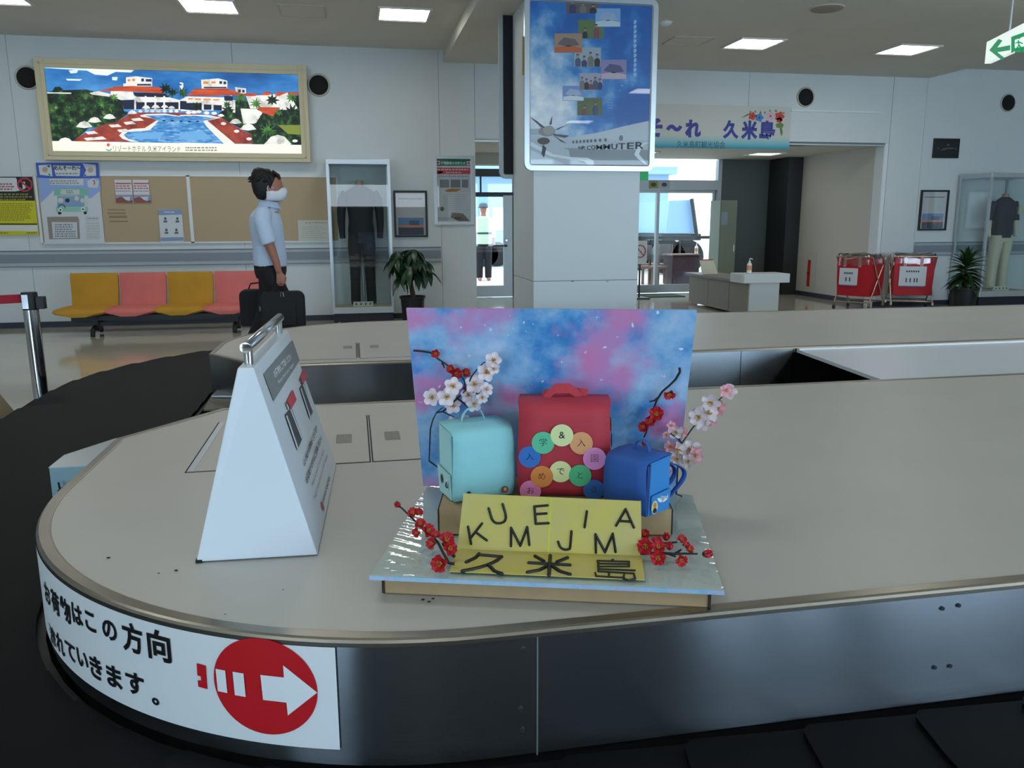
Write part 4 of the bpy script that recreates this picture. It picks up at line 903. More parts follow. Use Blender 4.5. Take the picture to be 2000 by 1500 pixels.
# ------------------------------------------------------------------ things on the far wall
def pr(par, nm, m, polys, Y, stuff=None):
    o = MB(); o.keepn = True
    for P in polys:
        pts = [ony(x, y, Y) for x, y in P]
        # orient towards the room
        n = Vector((0, 0, 0))
        for i in range(len(pts)): n += (pts[i] - pts[0]).cross(pts[(i + 1) % len(pts)] - pts[0])
        o.poly(pts if n.y < 0 else pts[::-1])
    q = o.build(nm, m, par)
    if stuff if stuff is not None else len(polys) > 1: q['kind'] = 'stuff'
    return q
def el(cx, cy, rx, ry, n=14): return [(cx + rx * math.cos(2 * math.pi * i / n), cy + ry * math.sin(2 * math.pi * i / n)) for i in range(n)]
def rc(x0, y0, x1, y1): return [(x0, y0), (x1, y0), (x1, y1), (x0, y1)]
def dashes(x0, y0, x1, y1, rows, seed=1, fill=.55, gap=.35, skew=0.0):
    q = random.Random(seed); out = []; h = (y1 - y0) / rows
    for r in range(rows):
        x = x0; end = x0 + (x1 - x0) * (q.uniform(.7, 1) if rows > 1 else 1)
        while x < end:
            w_ = q.uniform(.5, 1.3) * h; out.append(rc(x, y0 + r * h + h * (1 - fill) / 2 + skew * (x - x0), min(x + w_, x1), y0 + r * h + h * (1 + fill) / 2 + skew * (x - x0))); x += w_ * (1 + gap)
    return out
def boxpx(tl, br, Y, depth):
    a = ony(*tl, Y); b = ony(*br, Y); return MB().box((a.x, Y, b.z), (b.x, Y + depth, a.z))
def ptext(par, body, x0, y0, x1, y1, Y, m, bold=0.0, nm='lettering', stuff=True, vertical=False):
    a = ony(x0, y1, Y); b = ony(x1, y0, Y); o = MB(); text_on(o, body, lambda u, v: Vector((u, Y, v)), 1, bold=bold, fit=(a.x, a.z, b.x, b.z)); q = o.build(nm, m, par)
    if stuff: q['kind'] = 'stuff'
    return q
K = {}
def fl_(h, e=0.0, r=.5):
    k = 'print_%s_%s' % (h.lstrip('#'), int(e * 100)); return mat(k, h, r, emit=e)

# --- backlit resort picture
YL = YW - .13
lb = thing('light_box', 'cream framed backlit picture of a red-roofed resort with swimming pool', 'light box', (ony(335, 315, YL).x, YL, 2.0))
a = ony(64, 112, YL); b = ony(607, 317, YL)
fw = .105
x0, x1, z0, z1 = a.x, b.x, b.z, a.z
m_crm = mat('cream_metal', '#cfc5a2', .45)
for lo, hi in (((x0, YL, z0), (x0 + fw, YW - .027, z1)), ((x1 - fw, YL, z0), (x1, YW - .027, z1)), ((x0 + fw, YL, z0), (x1 - fw, YW - .027, z0 + fw)), ((x0 + fw, YL, z1 - fw), (x1 - fw, YW - .027, z1))): MB().box(lo, hi).build('frame', m_crm, lb, bevel=.004)
i_ = .05
for lo, hi in (((x0 + i_, YL - .012, z0 + i_), (x0 + i_ + .012, YL, z1 - i_)), ((x1 - i_ - .012, YL - .012, z0 + i_), (x1 - i_, YL, z1 - i_)), ((x0 + i_, YL - .012, z0 + i_), (x1 - i_, YL, z0 + i_ + .012)), ((x0 + i_, YL - .012, z1 - i_ - .012), (x1 - i_, YL, z1 - i_))): MB().box(lo, hi).build('frame_moulding', m_crm, lb)
YP = YL + .03; EM = 1.0
sky = skymat('resort_sky', [(.28, '#0f3a7c'), (.45, '#2670b8'), (.60, '#4f97d6'), (.75, '#d3e4f0')], 1.6, emit=0.384, seed=2.0, stretch=(.6, 1, 1.6))
MB().box((x0 + fw - .01, YP, z0 + fw - .01), (x1 - fw + .01, YP + .02, z1 - fw + .01)).build('picture_sheet', sky, lb)
Z1 = lambda P: [(x / 3.0, y / 3.0) for x, y in P]
ZP = lambda P: [(80 + x / 7.407, 120 + y / 7.407) for x, y in P]
ZQ = lambda P: [(340 + max(x, 82) / 7.407, 120 + y / 7.407) for x, y in P]
def L(k): return YP - .0012 * k
G1, G2, G3 = skymat('resort_trees', [(.35, '#06110b'), (.52, '#14301a'), (.66, '#3f6b30'), (.74, '#8fae72')], 14, emit=0.310), skymat('resort_bush', [(.35, '#0d2413'), (.6, '#2f5a26'), (.75, '#6f9a50')], 16, emit=0.310), skymat('resort_palm', [(.35, '#1d4a1e'), (.6, '#4f8a3a'), (.75, '#9fc46a')], 16, emit=0.310); WH, RD_, PO, PV = skymat('resort_white', [(.35, '#b9b6ae'), (.5, '#e3e0d8'), (.7, '#f6f4ec')], 9, emit=0.496), skymat('resort_tiles', [(.4, '#b8401f'), (.6, '#d9582f')], 12, emit=0.384, stretch=(.3, 1, 3)), skymat('resort_water', [(.35, '#2f74b8'), (.5, '#4f93cf'), (.68, '#9cc6e6')], 22, emit=0.372, stretch=(.5, 1, 2)), skymat('resort_paving', [(.35, '#7c2c22'), (.6, '#ab4634')], 9, emit=0.341)
PD, BW = fl_('#e8e4da', 0.450), fl_('#1b2a4a', 0.300)
pr(lb, 'light_tube_glow', fl_('#d4f1ff', 0.660), [ZP([(25, 50), (1020, 80), (1000, 110), (640, 130), (30, 92)])], L(1))
pr(lb, 'cloud', fl_('#f0f0ea', 0.480), [ZP([(620, 110), (1370, 110), (1300, 160), (1080, 150), (960, 205), (780, 190)])], L(2)); pr(lb, 'cloud', fl_('#cfe2f2', 0.570), [ZP([(1030, 225), (1110, 225), (1100, 275), (1030, 270)]), ZP([(400, 130), (540, 120), (520, 165), (430, 175)]), ZP([(360, 250), (600, 255), (560, 280), (380, 275)])], L(1))
pr(lb, 'lawn_and_trees', G1, [ZP([(75, 455), (700, 455), (1160, 480), (1200, 720), (1290, 740), (1000, 930), (700, 960), (480, 1150), (160, 1150), (100, 560)])], L(1))
pr(lb, 'far_trees', G1, [ZP([(75, 445), (165, 430), (200, 370), (270, 365), (330, 415), (650, 405), (760, 430), (720, 470), (80, 475)])], L(2))
pr(lb, 'sea_wall', WH, [ZP([(80, 445), (440, 452), (436, 468), (80, 462)])], L(3))
pr(lb, 'white_houses', WH, [ZP([(700, 455), (830, 430), (1000, 470), (990, 510), (740, 480)])], L(3))
pr(lb, 'right_garden', G1, [ZQ([(640, 760), (900, 560), (1250, 600), (1500, 560), (1840, 480), (1850, 1205), (1130, 1200), (1130, 1060), (720, 840)])], L(2))
pr(lb, 'terrace', PV, [ZP([(480, 1160), (520, 1100), (700, 1010), (860, 930), (1060, 880), (1260, 780), (1290, 750), (1430, 740), (2010, 745), (2010, 1160)]), ZQ([(0, 745), (640, 780), (720, 840), (1000, 1000), (1130, 1060), (1130, 1190), (0, 1190)])], L(4))
pr(lb, 'pool_edge', PD, [ZP([(1430, 780), (1520, 760), (1800, 755), (2010, 790), (2010, 1170), (1430, 1165), (1300, 1160), (1180, 1120), (1130, 1070), (1190, 1010), (1330, 975), (1500, 965), (1680, 850), (1600, 820), (1450, 800)]), ZQ([(0, 775), (200, 770), (500, 775), (680, 815), (480, 855), (880, 1190), (0, 1190)])], L(5))
pr(lb, 'pool_water', PO, [ZP([(1500, 785), (1800, 775), (2010, 800), (2010, 1175), (1430, 1165), (1260, 1120), (1195, 1065), (1260, 1015), (1500, 1005), (1580, 990), (1700, 860), (1560, 800)]), ZQ([(0, 790), (300, 785), (620, 820), (420, 860), (470, 940), (720, 1190), (0, 1175)])], L(6))
pr(lb, 'pool_highlight', fl_('#6fabdd', 0.390), [ZP([(1300, 1040), (1800, 1020), (1700, 1120), (1400, 1130)]), ZQ([(0, 1020), (420, 1010), (560, 1120), (200, 1150), (0, 1110)])], L(7))
pr(lb, 'lane_marks', BW, [ZP(el(x, 858, 28, 10, 8)) for x in (1780, 1900)] + [ZQ(el(x, 866, 30, 10, 8)) for x in (10, 95, 220, 340)], L(8))
# buildings
pr(lb, 'hotel_walls', WH, [ZP([(1010, 430), (1140, 430), (1330, 440), (1360, 550), (1160, 560), (1000, 500)]), ZP([(1230, 230), (1370, 215), (1610, 240), (1610, 360), (1190, 360), (1190, 320), (1230, 320)]), ZP([(1370, 500), (1860, 520), (2010, 560), (2010, 700), (1380, 690)]), ZQ([(390, 265), (640, 245), (770, 280), (770, 395), (400, 400)]), ZQ([(0, 300), (130, 310), (140, 420), (0, 430)]), ZQ([(180, 505), (700, 520), (840, 490), (850, 700), (100, 720), (0, 600), (60, 560)]), ZQ([(880, 370), (1040, 390), (1040, 470), (900, 460)]), ZQ([(1040, 500), (1400, 480), (1640, 450), (1720, 560), (1800, 700), (1500, 700), (1100, 680)]), ZQ([(960, 680), (1190, 690), (1280, 740), (1180, 900), (1000, 900)])], L(3))
pr(lb, 'hotel_shade', fl_('#1c2440', 0.270), [ZP([(1170, 560), (1360, 555), (1400, 590), (1990, 590), (1990, 690), (1200, 690)]), ZP([(1330, 450), (1790, 460), (1860, 520), (1370, 510)]), ZQ([(0, 570), (240, 575), (420, 600), (420, 720), (0, 690)]), ZQ([(430, 620), (540, 625), (540, 700), (430, 700)]), ZQ([(570, 628), (690, 632), (690, 710), (570, 705)]), ZQ([(720, 500), (850, 500), (850, 570), (730, 570)])], L(4))
pr(lb, 'white_columns', WH, [ZP(rc(x, 500, x + 26, 700)) for x in (1350, 1500, 1640, 1770)] + [ZQ(rc(x, 560, x + 26, 710)) for x in (60, 400, 540, 690)] + [ZP(rc(1380, 540, 1860, 575)), ZQ(rc(180, 560, 700, 600)), ZQ(rc(850, 560, 885, 740))], L(6))
pr(lb, 'tile_roof', RD_, [ZP([(830, 430), (1080, 365), (1330, 355), (1720, 375), (1790, 465), (1330, 435), (1080, 428)]), ZQ([(190, 490), (300, 395), (760, 390), (980, 465), (1200, 460), (1180, 500), (1100, 505), (980, 490), (730, 485), (520, 500)]), ZQ([(1250, 490), (1320, 435), (1400, 440), (1380, 490)]), ZQ([(1450, 490), (1500, 440), (1640, 450), (1520, 500)]), ZQ([(1640, 445), (1815, 445), (1800, 480), (1650, 490)]), ZQ([(1190, 660), (1530, 665), (1430, 790), (1270, 740)])], L(7))
pr(lb, 'orange_windows', fl_('#d98a4a', 0.480), [ZP(rc(1255, 255, 1292, 290)), ZP(rc(1320, 250, 1360, 285)), ZQ(rc(420, 290, 500, 325)), ZQ(rc(540, 288, 600, 320)), ZQ(rc(200, 530, 270, 553)), ZQ(rc(300, 535, 390, 558)), ZQ(rc(420, 540, 530, 565)), ZQ(rc(560, 545, 660, 568))], L(6))
pr(lb, 'dark_windows', fl_('#26345a', 0.240), [ZP(rc(1450, 248, 1490, 290)), ZP(rc(1515, 255, 1600, 292)), ZP(rc(1390, 325, 1590, 350)), ZQ(rc(655, 285, 695, 325)), ZQ(rc(715, 290, 755, 330)), ZQ(rc(925, 405, 965, 450)), ZQ(rc(985, 410, 1020, 450)), ZQ(rc(20, 325, 110, 345)), ZQ(rc(430, 368, 760, 388))], L(6))
# vegetation
def tuft(cx, cy, r, n, seed, Zf):
    q = random.Random(seed); P = []
    for i in range(n * 2):
        k = r * (1.0 if i % 2 == 0 else .45) * q.uniform(.75, 1.15); P.append((cx + k * math.cos(math.pi * i / n), cy + k * .9 * math.sin(math.pi * i / n)))
    return Zf(P)
pr(lb, 'palms', G1, [tuft(1800, 390, 110, 9, 1, ZP), tuft(1900, 450, 90, 8, 2, ZP), tuft(120, 450, 100, 9, 3, ZQ), tuft(330, 640, 90, 8, 4, ZQ), tuft(780, 700, 110, 9, 5, ZQ), tuft(1420, 560, 110, 8, 6, ZQ), tuft(1700, 740, 160, 11, 7, ZQ), tuft(1300, 920, 190, 13, 8, ZQ), tuft(1800, 900, 120, 9, 9, ZQ), tuft(1550, 1130, 150, 9, 19, ZQ)], L(8))
pr(lb, 'green_palms', G3, [tuft(900, 620, 90, 9, 10, ZP), tuft(1050, 520, 80, 8, 11, ZP), tuft(960, 530, 110, 10, 12, ZQ), tuft(1180, 610, 100, 9, 13, ZQ), tuft(1700, 520, 100, 9, 14, ZQ), tuft(1350, 1000, 120, 11, 15, ZQ), tuft(1520, 730, 80, 8, 16, ZQ), tuft(760, 620, 70, 8, 17, ZQ)], L(9))
pr(lb, 'bushes', G2, [tuft(300 + 90 * i, 560 + 60 * (i % 3), 75, 8, 30 + i, ZP) for i in range(9)], L(5))
pr(lb, 'lawn', fl_('#7d8a35', 0.420), [ZQ([(1500, 920), (1830, 920), (1830, 1060), (1650, 1050)])], L(9))
def umb(x, y, w_, Zf): return Zf([(x - w_, y + w_ * .35), (x - w_ * .5, y - w_ * .2), (x, y - w_ * .35), (x + w_ * .5, y - w_ * .2), (x + w_, y + w_ * .35), (x, y + w_ * .5)])
pr(lb, 'sunshades', WH, [umb(625, 905, 120, ZP), umb(775, 838, 100, ZP), umb(990, 790, 92, ZP), umb(1320, 730, 70, ZP), umb(1520, 655, 65, ZP), umb(1660, 648, 65, ZP), umb(1790, 645, 55, ZP), umb(1890, 660, 50, ZP), umb(350, 1145, 130, ZP), umb(890, 860, 90, ZQ), umb(1070, 940, 120, ZQ), umb(1500, 1130, 200, ZQ), umb(680, 775, 50, ZQ)], L(10))
pr(lb, 'loungers', WH, [ZP([(x, y), (x + 130, y - 15), (x + 190, y + 25), (x + 40, y + 35)]) for x, y in ((640, 1020), (620, 1110), (760, 1100), (980, 920), (1100, 990), (1190, 880), (1300, 830))] + [ZQ(el(x, y, 40, 22, 10)) for x, y in ((210, 740), (290, 735), (360, 725), (470, 745), (580, 750), (715, 900), (905, 1010), (1085, 1120), (1750, 1150))] + [ZP(el(x, 720, 32, 20, 8)) for x in (1440, 1530, 1610, 1700, 1790, 1880, 1960)], L(11))
pr(lb, 'white_margin', fl_('#f7f2e2', 0.420), [Z1([(303, 826), (1776, 850), (1778, 908), (308, 888)])], L(12))
ptext(lb, 'リゾートホテル 久米アイランド', 222, 285, 352, 296, L(13), fl_('#55574f', 0.050), .0)
pr(lb, 'small_print', fl_('#a9a494', 0.150), dashes(362, 286, 440, 296, 2, 4), L(13))
pr(lb, 'emblem', fl_('#e2454a', 0.480), [el(211.5, 283, 3.2, 3.2, 12)], L(13)); pr(lb, 'emblem_wave', fl_('#4f9f8f', 0.420), [[(207, 291), (214, 293), (218, 289), (218, 293), (213, 295.5), (207, 293)]], L(13))

# --- round air nozzles
m_ring = mat('nozzle_ring', '#c2c0b2', .45); m_in = mat('nozzle_inside', '#22262a', .6)
for px, py, r, lab in ((54, 152, 21, 'round air nozzle left of the light box, half behind its frame'), (622.5, 166.5, 20, 'round air nozzle right of the light box'), (1573, 190, 17.5, 'round air nozzle above the wide opening, right of the banner'), (1968, 201, 16, 'round air nozzle at the far right above the showcase')):
    c_ = ony(px, py, YW); rr_ = (ony(px, py - r, YW) - c_).length
    t = thing('air_nozzle', lab, 'air vent', c_, group='round air nozzles')
    MB().lathe([(rr_ * 1.14, 0), (rr_ * 1.14, -.012), (rr_ * 1.06, -.024), (rr_ * .98, -.02), (rr_ * .96, -.004)], c_, 32, 'Y', cap=False).build('ring', m_ring, t, smooth=True)
    MB().lathe([(rr_ * .97, -.008), (rr_ * .93, -.004), (rr_ * .5, -.002), (.001, -.0015)], c_, 32, 'Y', cap=False).build('throat', mat('nozzle_black', '#07080a', .8), t, smooth=True)
    MB().lathe([(rr_ * .95, -.012), (rr_ * .95, -.002)], c_ + Vector((0, 0, 0)), 24, 'Y', cap=False).build('inner_sleeve', m_in, t, smooth=True)

# --- pin boards and papers on the left
YC = YW - .022
pbn = thing('pin_board', 'long tan pin board in a white frame between the light box and the benches', 'notice board', (ony(420, 474, YW).x, YW, 1.0))
a = ony(72, 338, YC); b = ony(640, 474, YC); zt_b = ony(300, 342, YC).z; zb_b = ony(300, 475, YC).z
m_cork = mat('pin_board_fabric', '#b3a083', .9, bump=(300, .1)); m_wf = mat('white_frame', '#dbe0e2', .45)
xa, xb = ony(74, 400, YC).x, ony(660, 400, YC).x; xm_ = ony(371, 400, YC).x
for u0, u1 in ((xa, xm_), (xm_, xb)): MB().box((u0 + .01, YC + .004, zb_b + .012), (u1 - .01, YW, zt_b - .012)).build('board_panel', m_cork, pbn)
for lo, hi in (((xa, YC - .004, zt_b - .014), (xb, YW, zt_b + .004)), ((xa, YC - .004, zb_b - .004), (xb, YW, zb_b + .014)), ((xa - .012, YC - .004, zb_b), (xa + .012, YW, zt_b)), ((xm_ - .02, YC - .004, zb_b), (xm_ + .02, YW, zt_b)), ((xb - .012, YC - .004, zb_b), (xb + .012, YW, zt_b))): MB().box(lo, hi).build('frame', m_wf, pbn)
pr(pbn, 'tape_marks', mat('tape_mark', '#8f8168', .8), [rc(210, 408.5, 245, 411), rc(210, 415, 246, 418), rc(213, 421, 248, 426), rc(214, 431, 250, 434)], YC + .003)
def paper(nm, lab, cat, tl, br, col, Y=YC - .008, gr=None, thick=.003):
    t = thing(nm, lab, cat, ony((tl[0] + br[0]) / 2, br[1], Y), group=gr); boxpx(tl, br, Y, thick).build('sheet', fl_(col, 0, .6), t); return t
Z2 = lambda P: [(x / 5.405, 310 + y / 5.405) for x, y in P]
k1_, k2_, k3_ = YC - .0088, YC - .0096, YC - .0104
# yellow and black prohibition poster
t = paper('warning_poster', 'yellow and black warning poster with a red prohibition circle at the left edge', 'poster', (-46, 345), (76, 459), '#c9c41c')
pr(t, 'black_band', fl_('#0f0f10'), [Z2([(-250, 190), (340, 190), (368, 443), (-250, 440)])], k1_); pr(t, 'speech_bubble', fl_('#cfd3d6'), [Z2([(-250, 200), (165, 200), (178, 220), (180, 280), (240, 330), (165, 345), (-250, 345)])], k2_)
c_ = Z2([(262, 274)])[0]
o = MB(); ring_o = [ony(c_[0] + 15 * math.cos(2 * math.pi * i / 28), c_[1] + 14 * math.sin(2 * math.pi * i / 28), k3_) for i in range(28)]; ring_i = [ony(c_[0] + 12 * math.cos(2 * math.pi * i / 28), c_[1] + 11 * math.sin(2 * math.pi * i / 28), k3_) for i in range(28)]
o.add(ring_o + ring_i, [(i, (i + 1) % 28, 28 + (i + 1) % 28, 28 + i) for i in range(28)]); o.build('prohibition_ring', fl_('#b8323a'), t)
pr(t, 'phone_mark', fl_('#d7d9da'), [Z2([(235, 250), (260, 240), (272, 310), (240, 325)])], k2_ - .0004); pr(t, 'slash', fl_('#b8323a'), [Z2([(200, 235), (212, 222), (325, 315), (312, 328)])], k3_ - .0004)
pr(t, 'red_lines', fl_('#a8564f'), dashes(0, 357, 29, 372, 3, 3), k3_); pr(t, 'pale_lines', fl_('#8d8a3a'), dashes(0, 377, 64, 392, 3, 5) , k2_); pr(t, 'dark_lines', fl_('#8c8a10'), dashes(-30, 396, 68, 432, 9, 6), k1_)
pr(t, 'black_rule', fl_('#14140f'), [Z2([(-250, 682), (392, 684), (393, 697), (-250, 696)])], k1_); pr(t, 'white_footer', fl_('#d4d6d2'), [Z2([(-250, 702), (395, 702), (402, 765), (-250, 760)])], k1_); pr(t, 'footer_marks', fl_('#6b6a3a'), dashes(0, 453, 16, 457, 1, 2) + dashes(52, 453, 72, 457, 1, 3), k1_)
# hand-made welcome poster
t = paper('welcome_poster', 'hand-painted blue welcome poster with a green bus drawing', 'poster', (70, 318), (205, 476), '#ccd2d8', YC - .012, thick=.006)
kk = YC - .0128
pr(t, 'blue_sky', fl_('#3556b8'), [Z2([(375, 42), (1035, 42), (1050, 205), (880, 205), (520, 205), (395, 200)])], kk); pr(t, 'pale_sky', fl_('#8fa8dc'), [Z2([(395, 200), (1050, 205), (1065, 330), (960, 420), (560, 340), (430, 470)])], kk)
for P in ([(405, 70), (540, 60), (555, 185), (420, 170)], [(870, 50), (1010, 65), (1015, 180), (880, 185), (910, 120)], [(560, 70), (850, 75), (840, 185), (590, 180)], [(520, 210), (880, 215), (880, 280), (530, 275)], [(920, 240), (980, 205), (1045, 240), (1030, 310), (930, 300)]): pr(t, 'cut_out', fl_('#c9cfd0'), [Z2(P)], kk - .001)
ptext(t, 'めんそーれ〜', *Z2([(570, 75)])[0], *Z2([(850, 122)])[0], kk - .002, m_ink, .03)
pr(t, 'script_lines', fl_('#8a9096'), dashes(*Z2([(590, 142)])[0], *Z2([(820, 172)])[0], 1, 3) + dashes(*Z2([(530, 222)])[0], *Z2([(870, 270)])[0], 2, 8), kk - .002)
for (x, y_) in ((475, 115), (955, 118)): pr(t, 'flower_drawing', fl_('#b79a92'), [Z2(el(x, y_, 32, 30, 9))], kk - .002)
pr(t, 'leaf_drawing', fl_('#1f5a52'), [Z2([(490, 75), (530, 65), (520, 95)]), Z2([(510, 150), (540, 175), (515, 175)]), Z2([(880, 180), (900, 160), (915, 180)])], kk - .002); pr(t, 'sun_drawing', fl_('#a3434a'), [Z2([(975, 220), (1000, 230), (1005, 265), (985, 280), (995, 250)])], kk - .002)
pr(t, 'bus_roof', fl_('#79b9a6'), [Z2([(600, 310), (890, 310), (930, 330), (930, 390), (570, 390), (570, 340)])], kk - .001); pr(t, 'bus_sign', fl_('#c3cbca'), [Z2(rc(640, 325, 840, 378))], kk - .002); pr(t, 'bus_sign_letters', fl_('#7c8284'), dashes(*Z2([(700, 330)])[0], *Z2([(780, 370)])[0], 2, 3), kk - .003)
pr(t, 'bus_window', fl_('#7f9fc2'), [Z2(rc(605, 395, 890, 505))], kk - .001); pr(t, 'bus_front', fl_('#8fc4b4'), [Z2(rc(590, 505, 930, 560))], kk - .001); pr(t, 'bus_side', fl_('#c2cccb'), [Z2(rc(890, 390, 930, 510))], kk - .001)
pr(t, 'passenger_drawing', fl_('#cfc8bd'), [Z2(el(640, 440, 32, 28)), Z2(el(870, 440, 22, 26)), Z2(el(810, 420, 25, 24))], kk - .002); pr(t, 'dark_drawing', fl_('#1a2230'), [Z2(el(712, 440, 24, 22))], kk - .002)
o = MB(); o.tube([ony(*Z2([(652 + 36 * math.cos(a), 520 - 36 * math.sin(a))])[0], kk - .003) for a in [math.pi * i / 10 for i in range(11)]], .004, 5); o.build('steering_wheel_drawing', m_ink, t)
pr(t, 'headlamp', fl_('#dfe4e2'), [Z2(el(637, 540, 22, 22)), Z2(el(876, 532, 22, 22))], kk - .002); pr(t, 'headlamp_centre', m_ink, [Z2(el(637, 541, 10, 10)), Z2(el(876, 533, 10, 10))], kk - .003); pr(t, 'wheel_drawing', m_ink, [Z2(el(630, 573, 20, 17)), Z2(el(900, 571, 18, 17))], kk - .001)
pr(t, 'tan_card', fl_('#8f8778'), [Z2([(495, 615), (820, 610), (835, 640), (845, 845), (520, 850)])], kk - .001); pr(t, 'paper_slip', fl_('#c7ccd4'), [Z2([(545, 668), (812, 670), (820, 835), (560, 840)])], kk - .002); pr(t, 'slip_lines', fl_('#7d8288'), dashes(*Z2([(580, 685)])[0], *Z2([(800, 830)])[0], 6, 9), kk - .003)
pr(t, 'side_card', fl_('#c3c8ca'), [Z2([(900, 610), (1045, 610), (1060, 850), (910, 855)])], kk - .001); pr(t, 'side_card_marks', fl_('#8b9296'), dashes(*Z2([(920, 620)])[0], *Z2([(1040, 640)])[0], 1, 3) + dashes(*Z2([(920, 670)])[0], *Z2([(1050, 840)])[0], 6, 5, .12), kk - .002)
# two flyers and the etiquette sheet
Z2p = lambda x, y: (x / 5.405, 310 + y / 5.405)
for i, (x0_, x1_) in enumerate(((1207, 1395), (1398, 1585))):
    t = paper('flyer', ('left' if i == 0 else 'right') + ' one of two red and white flyers pinned side by side on the tan board', 'flyer', Z2p(x0_, 222), Z2p(x1_ + (14 if i == 0 else 2), 468), '#d3d3d6', gr='red and white flyers')
    pr(t, 'red_rule', fl_('#a8404a'), [Z2(rc(x0_ + 12, 255, x1_ - 12, 267))], k1_); pr(t, 'red_lines', fl_('#b86a72'), dashes(*Z2p(x0_ + 14, 275), *Z2p(x1_ - 20, 325), 2, 5 + i), k1_); pr(t, 'grey_lines', fl_('#8d9096'), dashes(*Z2p(x0_ + 14, 332), *Z2p(x1_ - 20, 352), 1, 7 + i), k1_)
    pr(t, 'photo', fl_('#8f97b8'), [Z2(rc(x0_ + 16, 380, x1_ + 8, 466))], k1_); pr(t, 'photo_ground', fl_('#8a4a3a'), [Z2([(x0_ + 16, 420), (x0_ + 70, 400), (x1_ - 40, 450), (x1_ + 6, 435), (x1_ + 8, 466), (x0_ + 18, 466)])], k2_); pr(t, 'photo_wave', fl_('#cfd4dc'), [Z2([(x0_ + 90, 405), (x1_ - 20, 400), (x1_ - 30, 440), (x0_ + 120, 435)])], k3_)
t = paper('etiquette_sheet', 'blue and white sheet of four small figures on the left board', 'sheet', Z2p(1668, 535), Z2p(1945, 880), '#ccd3da')
pr(t, 'blue_header', fl_('#7f97b8'), [Z2([(1668, 538), (1915, 535), (1922, 590), (1672, 597)])], k1_); pr(t, 'blue_footer', fl_('#7f97b8'), [Z2([(1697, 832), (1935, 828), (1940, 865), (1700, 872)])], k1_); pr(t, 'header_letters', fl_('#d9dfe6'), dashes(*Z2p(1735, 555), *Z2p(1845, 572), 1, 2), k2_)
for (x, y_) in ((1745, 640), (1872, 640), (1757, 760), (1862, 760)):
    f_ = pr(t, 'figure', fl_('#4b5566'), [Z2(el(x, y_ - 8, 14, 15))], k1_); pr(f_, 'figure_body', fl_('#5d6470'), [Z2([(x - 18, y_ + 12), (x + 18, y_ + 10), (x + 22, y_ + 32), (x - 20, y_ + 34)])], k1_)
t = paper('notice_sheet', 'white printed sheet at the right end of the tan board', 'sheet', (581, 430), (645, 470), '#c3c3bb'); pr(t, 'text_lines', fl_('#9c9c96'), dashes(596, 433, 640, 437, 1, 2) + dashes(590, 441, 640, 466, 6, 3, .18), k1_)

# --- framed prints
def framed(nm, lab, cat, tl, br, fcol, t_, Y=YW - .03, gr=None):
    t = thing(nm, lab, cat, ony((tl[0] + br[0]) / 2, br[1], Y), group=gr); a = ony(*tl, Y); b = ony(*br, Y)
    for lo, hi in (((a.x, Y, b.z), (a.x + t_, YW, a.z)), ((b.x - t_, Y, b.z), (b.x, YW, a.z)), ((a.x + t_, Y, b.z), (b.x - t_, YW, b.z + t_)), ((a.x + t_, Y, a.z - t_), (b.x - t_, YW, a.z))): MB().box(lo, hi).build('frame', fcol, t, bevel=.002)
    return t, a, b
m_fb = mat('black_frame', '#11161c', .4); gl2 = glassmat('picture_glass', (.97, .98, .98), 1.0)
for lab, tl, br, sd in (('black framed poster with a sunset harbour photo, above the broad-leaved plant', (768, 372), (836, 463), 1), ('black framed poster with a sunset harbour photo, left of the right showcase', (1801, 371), (1848, 450), 2)):
    t, a, b = framed('framed_poster', lab, 'framed poster', tl, br, m_fb, .026, gr='black framed harbour posters')
    Yk = YW - .012; w_, h_ = b.x - a.x, a.z - b.z
    MB().box((a.x + .02, Yk, b.z + .02), (b.x - .02, YW - .002, a.z - .02)).build('sheet', fl_('#b9b9bb'), t)
    def q(u0, v0, u1, v1, k): return MB().add([(a.x + w_ * u0, Yk - .0008 * k, a.z - h_ * v1), (a.x + w_ * u1, Yk - .0008 * k, a.z - h_ * v1), (a.x + w_ * u1, Yk - .0008 * k, a.z - h_ * v0), (a.x + w_ * u0, Yk - .0008 * k, a.z - h_ * v0)], [(0, 1, 2, 3)])
    q(.12, .58, .88, .95, 1).build('photo_sky', fl_('#5f86ad'), t); q(.12, .74, .88, .95, 2).build('photo_water', fl_('#3b3f52'), t); q(.12, .74, .88, .79, 3).build('photo_glow', fl_('#c9825e'), t); q(.45, .64, .75, .75, 2).build('photo_hill', fl_('#4a5878'), t)
    o = MB()
    for k in range(12): o.add(q(.15 + k * .06, .16, .15 + k * .06 + .04, .19, 1).v, [(0, 1, 2, 3)])
    tag(o.build('title_marks', fl_('#55585c'), t), kind='stuff')
    q(.06, .05, .94, .96, 9).build('pane', gl2, t)
